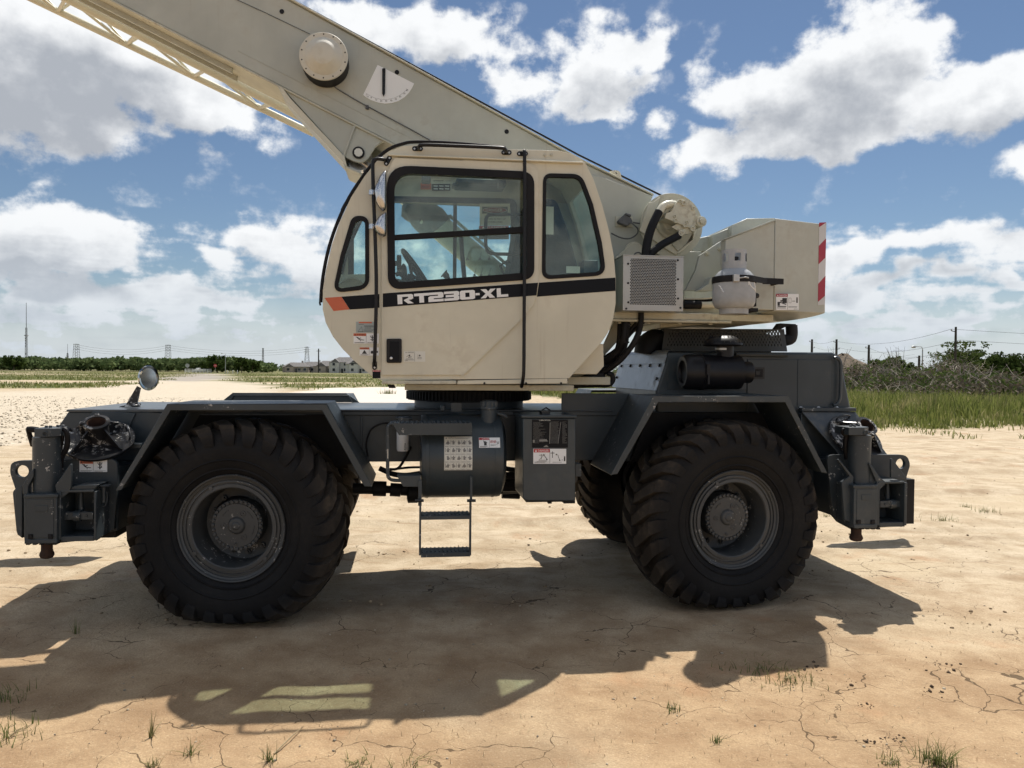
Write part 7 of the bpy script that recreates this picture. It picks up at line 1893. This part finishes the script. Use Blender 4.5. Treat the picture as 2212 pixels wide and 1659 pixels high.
def street_lamp(label, x, ytop, D, s):
    p = on_ground(x, D); h = hgt_at(x, ytop, D) - p.z; root = empty('street_lamp', p); tag(root, label, 'street lamp', 'street lamps')
    mb = MB(); mb.lathe([(.11, 0), (.07, h * .93)], (0, 0, 0), (0, 0, 1), 10); mb.build('post', 'galv', root, smooth=60)
    mb = MB(); mb.tube([(0, 0, h * .92), (s * .1, 0, h * .985), (s * .45, 0, h), (s * 1.0, 0, h)], .045, 8, res=3); mb.build('arm', 'galv', root)
    mb = MB(); mb.lathe([(.06, 0), (.16, .15), (.15, .5), (.05, .65)], (s * .9, 0, h - .02), (s, 0, -.06), 10); mb.build('lamp_head', 'galv', root)
    mb = MB(); mb.lathe([(.16, 0), (.16, .25)], (0, 0, 0), (0, 0, 1), 8); mb.build('base', 'galv', root)
street_lamp('grey street lamp standing among the trees on the right', 1992, 749, 105, -1); street_lamp('street lamp in front of the far wood on the left', 487, 763, 260, -1)
def lattice_tower(label, x, ytop, D, w0, w1, kind='pylon', mast=False):
    p = on_ground(x, D); h = hgt_at(x, ytop, D) - p.z; root = empty('lattice_mast' if mast else 'pylon', p); tag(root, label, 'mast' if mast else 'pylon', None if mast else 'power pylons along the horizon')
    lat = h * (.62 if mast else 1.0)
    r = .10 * D / 500
    for sx in (-1, 1):
        for sy in (-1, 1):
            mb = MB(); mb.tube([(sx * w0, sy * w0, 0), (sx * w1, sy * w1, lat)], r, 4); mb.build('leg', 'lattice', root)
    mb = MB(); n = 16 if mast else 9
    for k in range(n):
        f0, f1 = k / n, (k + 1) / n; a, b = w0 + (w1 - w0) * f0, w0 + (w1 - w0) * f1
        for q in range(4):
            c = [(-1, -1), (1, -1), (1, 1), (-1, 1)]; s0, s1 = c[q], c[(q + 1) % 4]
            mb.tube([(s0[0] * a, s0[1] * a, lat * f0), (s1[0] * b, s1[1] * b, lat * f1)], r * .6, 3); mb.tube([(s0[0] * b, s0[1] * b, lat * f1), (s1[0] * b, s1[1] * b, lat * f1)], r * .6, 3)
    mb.build('bracing', 'lattice', root)
    if mast:
        mb = MB(); mb.lathe([(.34, lat), (.22, h)], (0, 0, 0), (0, 0, 1), 6); mb.build('antenna', 'lattice', root)
        for f, s_ in ((.50, 2.2), (.46, .9), (.42, .8), (.38, .7), (.34, .7), (.22, .8), (.17, .9), (.15, 1.0)):
            mb = MB(); mb.lathe([(s_ * .5, -.5), (s_, 0), (s_ * .8, .7)], (0 if s_ > 2 else .6 * (1 if f * 100 % 2 > 1 else -1), 0, h * f), (0, 0, 1), 10); mb.build('antenna_drum', 'lattice', root)
    else:
        for f in (.80, .89, .98):
            mb = MB(); mb.tube([(-w0 * 1.05, 0, h * f), (w0 * 1.05, 0, h * f)], r * 1.1, 4); mb.build('cross_arm', 'lattice', root)
    return p, h
lattice_tower('tall thin radio mast at the left edge of the picture', 57, 654, 800, 1.0, .55, mast=True)
lattice_tower('small far radio mast left of the first pylon', 146, 743, 1400, 1.4, .8, mast=True)
TW = [lattice_tower('lattice pylon above the wood, right of the far radio mast', 165, 743, 700, 2.6, 1.5), lattice_tower('lattice pylon above the middle of the far wood', 363, 745, 700, 2.4, 1.5), lattice_tower('narrow pointed pylon behind the houses', 663, 749, 700, 2.6, .8), lattice_tower('thin far pylon between the wood and the houses', 568, 752, 1000, 1.2, .6)]
for k, f in enumerate((.80, .89, .98)):
    for (a, b) in ((0, 1), (1, 2)):
        P_a, P_b = TW[a][0] + Vector((0, 0, TW[a][1] * f)), TW[b][0] + Vector((0, 0, TW[b][1] * f)); mb = MB(); mb.tube([P_a.lerp(P_b, t / 12) - Vector((0, 0, 4.5 * 4 * (t / 12) * (1 - t / 12))) for t in range(13)], .09, 3); o = mb.build('power_line', 'wire', None, smooth=60); tag(o, ('lowest', 'middle', 'top')[k] + ' faint power line between ' + ('the two lattice pylons above the wood', 'the wood pylon and the pointed pylon')[a], 'power line', 'power lines between the pylons')
p = on_ground(688, 380); h = hgt_at(688, 753, 380); root = empty('utility_pole', p); tag(root, 'slim pole standing among the houses', 'utility pole'); mb = MB(); mb.lathe([(.35, 0), (.28, h)], (0, 0, 0), (0, 0, 1), 8); mb.build('post', 'pole_wood', root); mb = MB(); mb.tube([(-1, 0, h * .9), (1, 0, h * .9)], .12, 5); mb.build('bracket', 'pole_wood', root)

# ------------------------------------------------------------------ gate, signs, posts, pickup by the road
M['white_board'] = paint('white painted boards', (.72, .72, .70), .5, (.5, .45, .38), .3, .05)
D = 300
p0, p1 = on_ground(400, D), on_ground(456, D); root = empty('board_fence', p0); tag(root, 'white three rail board fence beside the gravel road', 'fence'); L = (p1 - p0).length
for k in range(8):
    mb = MB(); mb.box((L * k / 7 - .12, -.12, 0), (L * k / 7 + .12, .12, 1.55)); mb.build('post', 'white_board', root)
for z in (.35, .85, 1.35):
    mb = MB(); mb.box((0, -.17, z - .12), (L, -.125, z + .12)); mb.build('rail', 'white_board', root)
def pickup(label, x, D):
    p = on_ground(x, D); root = empty('pickup_truck', p); tag(root, label, 'pickup truck')
    mb = MB(); mb.prism([(-2.6, .5), (-2.6, 1.05), (-1.1, 1.1), (-.6, 1.15), (2.7, 1.15), (2.7, .5)], -.95, .95); mb.build('body', 'white_board', root, bevel=.08)
    mb = MB(); mb.prism([(-1.3, 1.1), (-.75, 1.8), (.75, 1.85), (1.0, 1.15)], -.85, .85); mb.build('cabin', 'white_board', root, bevel=.08)
    mb = MB(); mb.prism([(-1.0, 1.22), (-.62, 1.7), (.65, 1.74), (.8, 1.22)], -.87, -.855); mb.build('window', 'decal_black', root)
    for u in (-1.7, 1.8):
        for v in (-.85, .85):
            mb = MB(); mb.lathe([(.42, -.12), (.44, 0), (.42, .12)], (u, v, .42), (0, 1, 0), 16); mb.build('wheel', 'rubber', root)
    root.rotation_euler = (0, 0, rad(70))
pickup('small white vehicle parked behind the board fence', 430, 312)
def sign(label, x, D, kind):
    p = on_ground(x, D); root = empty('road_sign', p); tag(root, label, 'sign'); mb = MB(); mb.lathe([(.06, 0), (.06, 2.6)], (0, 0, 0), (0, 0, 1), 6); mb.build('post', 'galv', root)
    mb = MB(); n = 8 if kind == 'stop' else 20; r = .62 if kind == 'stop' else .75; o = [(r * math.cos(2 * math.pi * (i + .5) / n), 2.7 + r * math.sin(2 * math.pi * (i + .5) / n)) for i in range(n)]; mb.prism(o, -.09, -.07); mb.build('panel', 'red' if kind == 'stop' else 'galv', root)
    if kind == 'stop':
        mb = MB(); mb.text('STOP', (-.42, -.093, 2.52), (1, 0, 0), (0, 0, 1), .36, width=.84); mb.build('lettering', 'white', root)
sign('red octagonal stop sign by the road', 465, 270, 'stop'); sign('round grey sign seen from behind, left of the board fence', 405, 285, 'round')
for k, x in enumerate((492, 503, 513)):
    p = on_ground(x, 255); mb = MB(); mb.lathe([(.13, 0), (.13, 1.1), (.05, 1.18)], (0, 0, 0), (0, 0, 1), 8); o = mb.build('marker_post', 'white_board', None); o.location = p; tag(o, ('white marker post nearest the stop sign', 'middle one of three white marker posts', 'white marker post farthest right of three')[k], 'post', 'white marker posts')

# ------------------------------------------------------------------ houses on the horizon
M['brick_house'] = paint('pale brick wall', (.42, .36, .31), .85, (.3, .25, .2), .2, .1); M['siding'] = paint('light siding', (.60, .58, .54), .7, (.4, .36, .3), .2, .06); M['shingle'] = paint('grey shingle roof', (.17, .16, .155), .9, (.25, .22, .2), .3, .15); M['pane'] = paint('dark window pane', (.03, .035, .04), .12, (.1, .1, .1), .1, .1)
def house(label, x, D, w, wall_h, roof_h, mat, rz=0.0):
    p = on_ground(x, D); root = empty('house', p, rz); tag(root, label, 'house', 'houses on the horizon')
    d = w * .7
    mb = MB(); mb.box((-w / 2, -d / 2, 0), (w / 2, d / 2, wall_h)); mb.build('wall', mat, root)
    mb = MB(); e = .5; mb.add([(-w / 2 - e, -d / 2 - e, wall_h), (w / 2 + e, -d / 2 - e, wall_h), (w / 2 + e, d / 2 + e, wall_h), (-w / 2 - e, d / 2 + e, wall_h), (-w * .22, 0, wall_h + roof_h), (w * .22, 0, wall_h + roof_h)], [(0, 1, 5, 4), (1, 2, 5), (2, 3, 4, 5), (3, 0, 4), (0, 3, 2, 1)]); roof = mb.build('roof', 'shingle', root, smooth=0)
    mb = MB(); mb.box((w * .2, .5, wall_h + roof_h * .5), (w * .2 + .9, 1.3, wall_h + roof_h + .9)); mb.build('chimney', mat, roof)
    mb = MB(); mb.add([(-w * .42, -d / 2 - 1.2, wall_h * .95), (-w * .05, -d / 2 - 1.2, wall_h * .95), (-w * .235, -d / 2 - 1.2, wall_h + roof_h * .7), (-w * .42, 0, wall_h * .95), (-w * .05, 0, wall_h * .95), (-w * .235, 0, wall_h + roof_h * .7)], [(0, 1, 2), (0, 2, 5, 3), (1, 4, 5, 2)]); mb.build('gable', 'shingle', root, smooth=0)
    mb = MB(); mb.box((-w * .40, -d / 2 - 1.15, 0), (-w * .07, -d / 2 - .002, wall_h * .948)); mb.build('bay', mat, root)
    for row in range(1 if wall_h < 4 else 2):
        for k in range(4):
            xx_ = -w * .33 + k * w * .21; y_ = -d / 2 - (1.15 if k == 0 else 0) - .05
            if k == 1: continue
            mb = MB(); mb.box((xx_, y_, .9 + row * 2.8), (xx_ + 1.3, y_ + .04, 2.3 + row * 2.8)); wn = mb.build('window', 'pane', root)
            mb = MB(); mb.box((xx_ - .12, y_ - .03, 2.3 + row * 2.8), (xx_ + 1.42, y_ + .03, 2.42 + row * 2.8)); mb.box((xx_ - .12, y_ - .03, .8 + row * 2.8), (xx_ + 1.42, y_ + .03, .9 + row * 2.8)); mb.build('sill', 'white_board', wn)
    mb = MB(); mb.box((-w * .02, -d / 2 - .05, 0), (-w * .02 + 1.1, -d / 2 - .004, 2.2)); mb.build('door', 'pane', root)
for a in (('low grey roofed house at the left end of the row of houses', 640, 400, 13, 3.0, 2.2, 'brick_house', .2), ('pale house second from the left in the row', 676, 410, 14, 3.2, 2.6, 'siding', -.2), ('tall brown roofed house in the middle of the row', 712, 400, 15, 3.4, 2.8, 'brick_house', .1), ('two storey pale house with grey roof, right of the middle', 744, 390, 13, 5.4, 2.6, 'siding', -.1), ('two storey house at the right end, next to the cab', 776, 380, 13, 4.6, 2.4, 'siding', .25), ('house at the far right of the row, mostly behind the cab', 806, 400, 14, 3.6, 2.6, 'brick_house', 0.0), ('pale house half hidden behind the trees on the right', 2088, 125, 7, 3.0, 1.7, 'siding', .3)): house(*a)

# ------------------------------------------------------------------ weeds, twigs and stones in the yard
def weed(label, x, y, n, h, spread, seed, mat='weed', w=.006, lean=.8, group='weeds in the yard'):
    r = np.random.default_rng(seed); p = ground_at(x, y); z = gz(p.x, p.y); root = empty('weed', (p.x, p.y, z)); tag(root, label, 'weed', group)
    V, F = [], []
    for k in range(n):
        a = r.uniform(0, 6.28); d = np.array([math.cos(a), math.sin(a), 0]); L = h * r.uniform(.5, 1.15); ln = abs(r.normal(0, lean)); b0 = np.array([r.normal(0, spread), r.normal(0, spread), -.004]); sd = np.array([-d[1], d[0], 0]) * w * .5; i0 = len(V)
        for j in range(5):
            t = j / 4; q = b0 + d * L * ln * t * (.4 + .6 * t) + np.array([0, 0, L * (t - .28 * ln * t * t)]); V += [q - sd * (1 - t * .95), q + sd * (1 - t * .95)]
        F += [(i0 + 2 * j, i0 + 2 * j + 1, i0 + 2 * j + 3, i0 + 2 * j + 2) for j in range(4)]
    o = link_mesh('blades', fast_mesh('blades', V, F, M[mat], 4), root); o['kind'] = 'stuff'
    mb = MB()
    for k in range(max(2, n // 12)):
        a = random.uniform(0, 6.28); L = h * random.uniform(.5, 1.2); mb.tube([(0, 0, 0), (math.cos(a) * L * .4, math.sin(a) * L * .4, L * .25), (math.cos(a) * L * .8, math.sin(a) * L * .8, L * .3)], [.003, .002, .001], 4)
    mb.build('stems', 'drystem', root)['kind'] = 'stuff'
random.seed(41)
W_ = [('full green grass tuft with straw blades at the lower right corner', 2025, 1640, 110, .115, .035, .7), ('spreading green weed patch at the tip of the counterweight shadow', 1700, 1462, 130, .06, .10, 1.1), ('thin weed creeping in the shadow left of the green patch', 1640, 1440, 60, .05, .12, 1.2), ('grass clump at the left edge of the picture, upper one', 6, 1500, 60, .09, .06, .7), ('grass clump at the left edge of the picture, lower one', 14, 1585, 70, .10, .07, .8), ('upright slim weed left of the front tyre', 165, 1360, 16, .12, .008, .35),
      ('single upright sprig below the handrail shadow', 328, 1590, 12, .12, .006, .35), ('low star shaped weed in front of the handrail shadow', 412, 1625, 20, .07, .012, 1.0), ('small green weed at the bottom edge near the left', 330, 1652, 26, .06, .012, .8), ('small green tuft on the cracked clay right of the cab shadow', 1455, 1528, 30, .04, .02, 1.0), ('dry forked sprig at the bottom centre', 580, 1640, 18, .09, .012, .7), ('straggly dry weed left of bottom centre edge', 770, 1650, 44, .05, .05, 1.2), ('dry tangle at the bottom edge near the middle', 890, 1640, 30, .05, .04, 1.2),
      ('small dry tuft on the crack field at lower middle right', 1548, 1600, 22, .05, .012, .9), ('dark dry tuft left of the big grass tuft', 1920, 1640, 40, .05, .03, 1.1), ('short green weed right of the rear jack foot', 2035, 1120, 60, .10, .09, .9), ('second short green weed farther right of the rear jack', 2130, 1105, 50, .09, .08, .9), ('small sprig between the rear tyre and jack foot', 1785, 1110, 22, .07, .03, .9), ('lone dry sprig on the bright sand under the frame', 1352, 1122, 14, .11, .01, .6), ('small tuft right of the tail on open sand', 2085, 1092, 26, .07, .03, .8), ('small bushy weed on the pale pad behind the nose', 838, 850, 90, .45, .25, .8)]
for k, (lab, x, y, n, h, sp, ln) in enumerate(W_): weed(lab, x, y, n, h, sp, 100 + k, w=.0055 if y > 1000 else .03, lean=ln)
# tiny dry sprigs everywhere
n = 9000
yy = 2.8 + rng.uniform(0, 1, n) ** 1.5 * 22; xx = rng.uniform(-.85, .9, n) * (yy + .5); keep = fbm2(xx * 1.1, yy * 1.1, 3, 91) > rng.uniform(.38, .62, n); xx, yy = xx[keep], yy[keep]
V, F = grass_blades(np.stack([xx, yy, gza(xx, yy) - .002], 1), .024, .003, 1.8)
o = link_mesh('dry_sprigs', fast_mesh('dry_sprigs', V, F, M['drystem'], 3)); tag(o, 'tiny dry grass sprigs scattered over the clay', 'sprigs', kind='stuff')
def stones(name, label, n, smin, smax, mat, region, seed, power=1.6):
    r = np.random.default_rng(seed); base = np.array([(math.cos(a) * math.cos(b), math.sin(a) * math.cos(b), math.sin(b)) for b in (-.6, .5) for a in np.arange(0, 6.28, 1.2566)] + [(0, 0, 1), (0, 0, -.8)])
    F0 = [(i, (i + 1) % 5, 5 + (i + 1) % 5) for i in range(5)] + [(i, 5 + (i + 1) % 5, 5 + i) for i in range(5)] + [(5 + i, 5 + (i + 1) % 5, 10) for i in range(5)] + [((i + 1) % 5, i, 11) for i in range(5)]
    xs, ys = region(r, n); V, F = [], []
    for k in range(len(xs)):
        s = smin + (smax - smin) * r.uniform() ** 3; q = base * s * r.uniform(.6, 1.3, (12, 1)) * np.array([1, r.uniform(.6, 1), r.uniform(.45, .8)]); a = r.uniform(0, 6.28); c, s_ = math.cos(a), math.sin(a)
        q = np.stack([q[:, 0] * c - q[:, 1] * s_, q[:, 0] * s_ + q[:, 1] * c, q[:, 2]], 1) + np.array([xs[k], ys[k], 0]); q[:, 2] += gz(xs[k], ys[k]) + s * .15; F += [(a_ + 12 * k, b_ + 12 * k, c_ + 12 * k) for a_, b_, c_ in F0]; V.append(q)
    o = link_mesh(name, fast_mesh(name, np.concatenate(V), F, M[mat], 3)); tag(o, label, 'stones', kind='stuff')
def reg_yard(r, n): y = 2.8 + r.uniform(0, 1, n) ** 1.7 * 14; return r.uniform(-.8, .85, n) * (y + .3), y
def reg_gravel(r, n):
    y = 15 + r.uniform(0, 1, n) ** 1.6 * 30; x = r.uniform(-.75, -.18, n) * y; k = inside(Z_GRAVEL, x, y); return x[k], y[k]
def reg_clods(r, n):
    P = []
    for (x, y, s) in ((1880, 1520, 14), (1890, 1595, 16), (1935, 1590, 12), (1840, 1470, 26), (1760, 1440, 20), (2010, 1490, 20), (1300, 1190, 40), (1120, 1165, 40), (2050, 1440, 30)):
        for j in range(n // 9): q_ = ground_at(x + r.normal(0, s), y + r.normal(0, s * .35)); P.append((q_.x, q_.y))
    P = np.array(P); return P[:, 0], P[:, 1]
stones('pebbles', 'small pale pebbles strewn over the clay', 1600, .002, .012, 'pebble', reg_yard, 5)
def reg_mid(r, n):
    y = 5.2 + r.uniform(0, 1, n) ** 1.3 * 17; x = r.uniform(-.75, .85, n) * (y + .3); k = fbm2(x * .6, y * 1.6, 4, 33) > r.uniform(.46, .62, n); return x[k], y[k]
stones('crumbs', 'loose sandy crumbs and clods lying on the yard behind the crane', 2600, .004, .022, 'crumb', reg_mid, 8)
stones('gravel', 'coarse pale gravel on the hardstand behind the nose', 6500, .015, .055, 'pebble', reg_gravel, 6)
stones('clods', 'dark crumbs of earth at the lower right', 120, .004, .017, 'clod', reg_clods, 7)
mb = MB(); a, b = ground_at(592, 1625), ground_at(655, 1570); a.z, b.z = gz(a.x, a.y) + .004, gz(b.x, b.y) + .012; mb.tube([a, a.lerp(b, .5) + Vector((.01, 0, .015)), b], [.004, .003, .002], 5); o = mb.build('twig', 'drystem', None); tag(o, 'long dry twig lying on the clay at the bottom centre', 'twig')
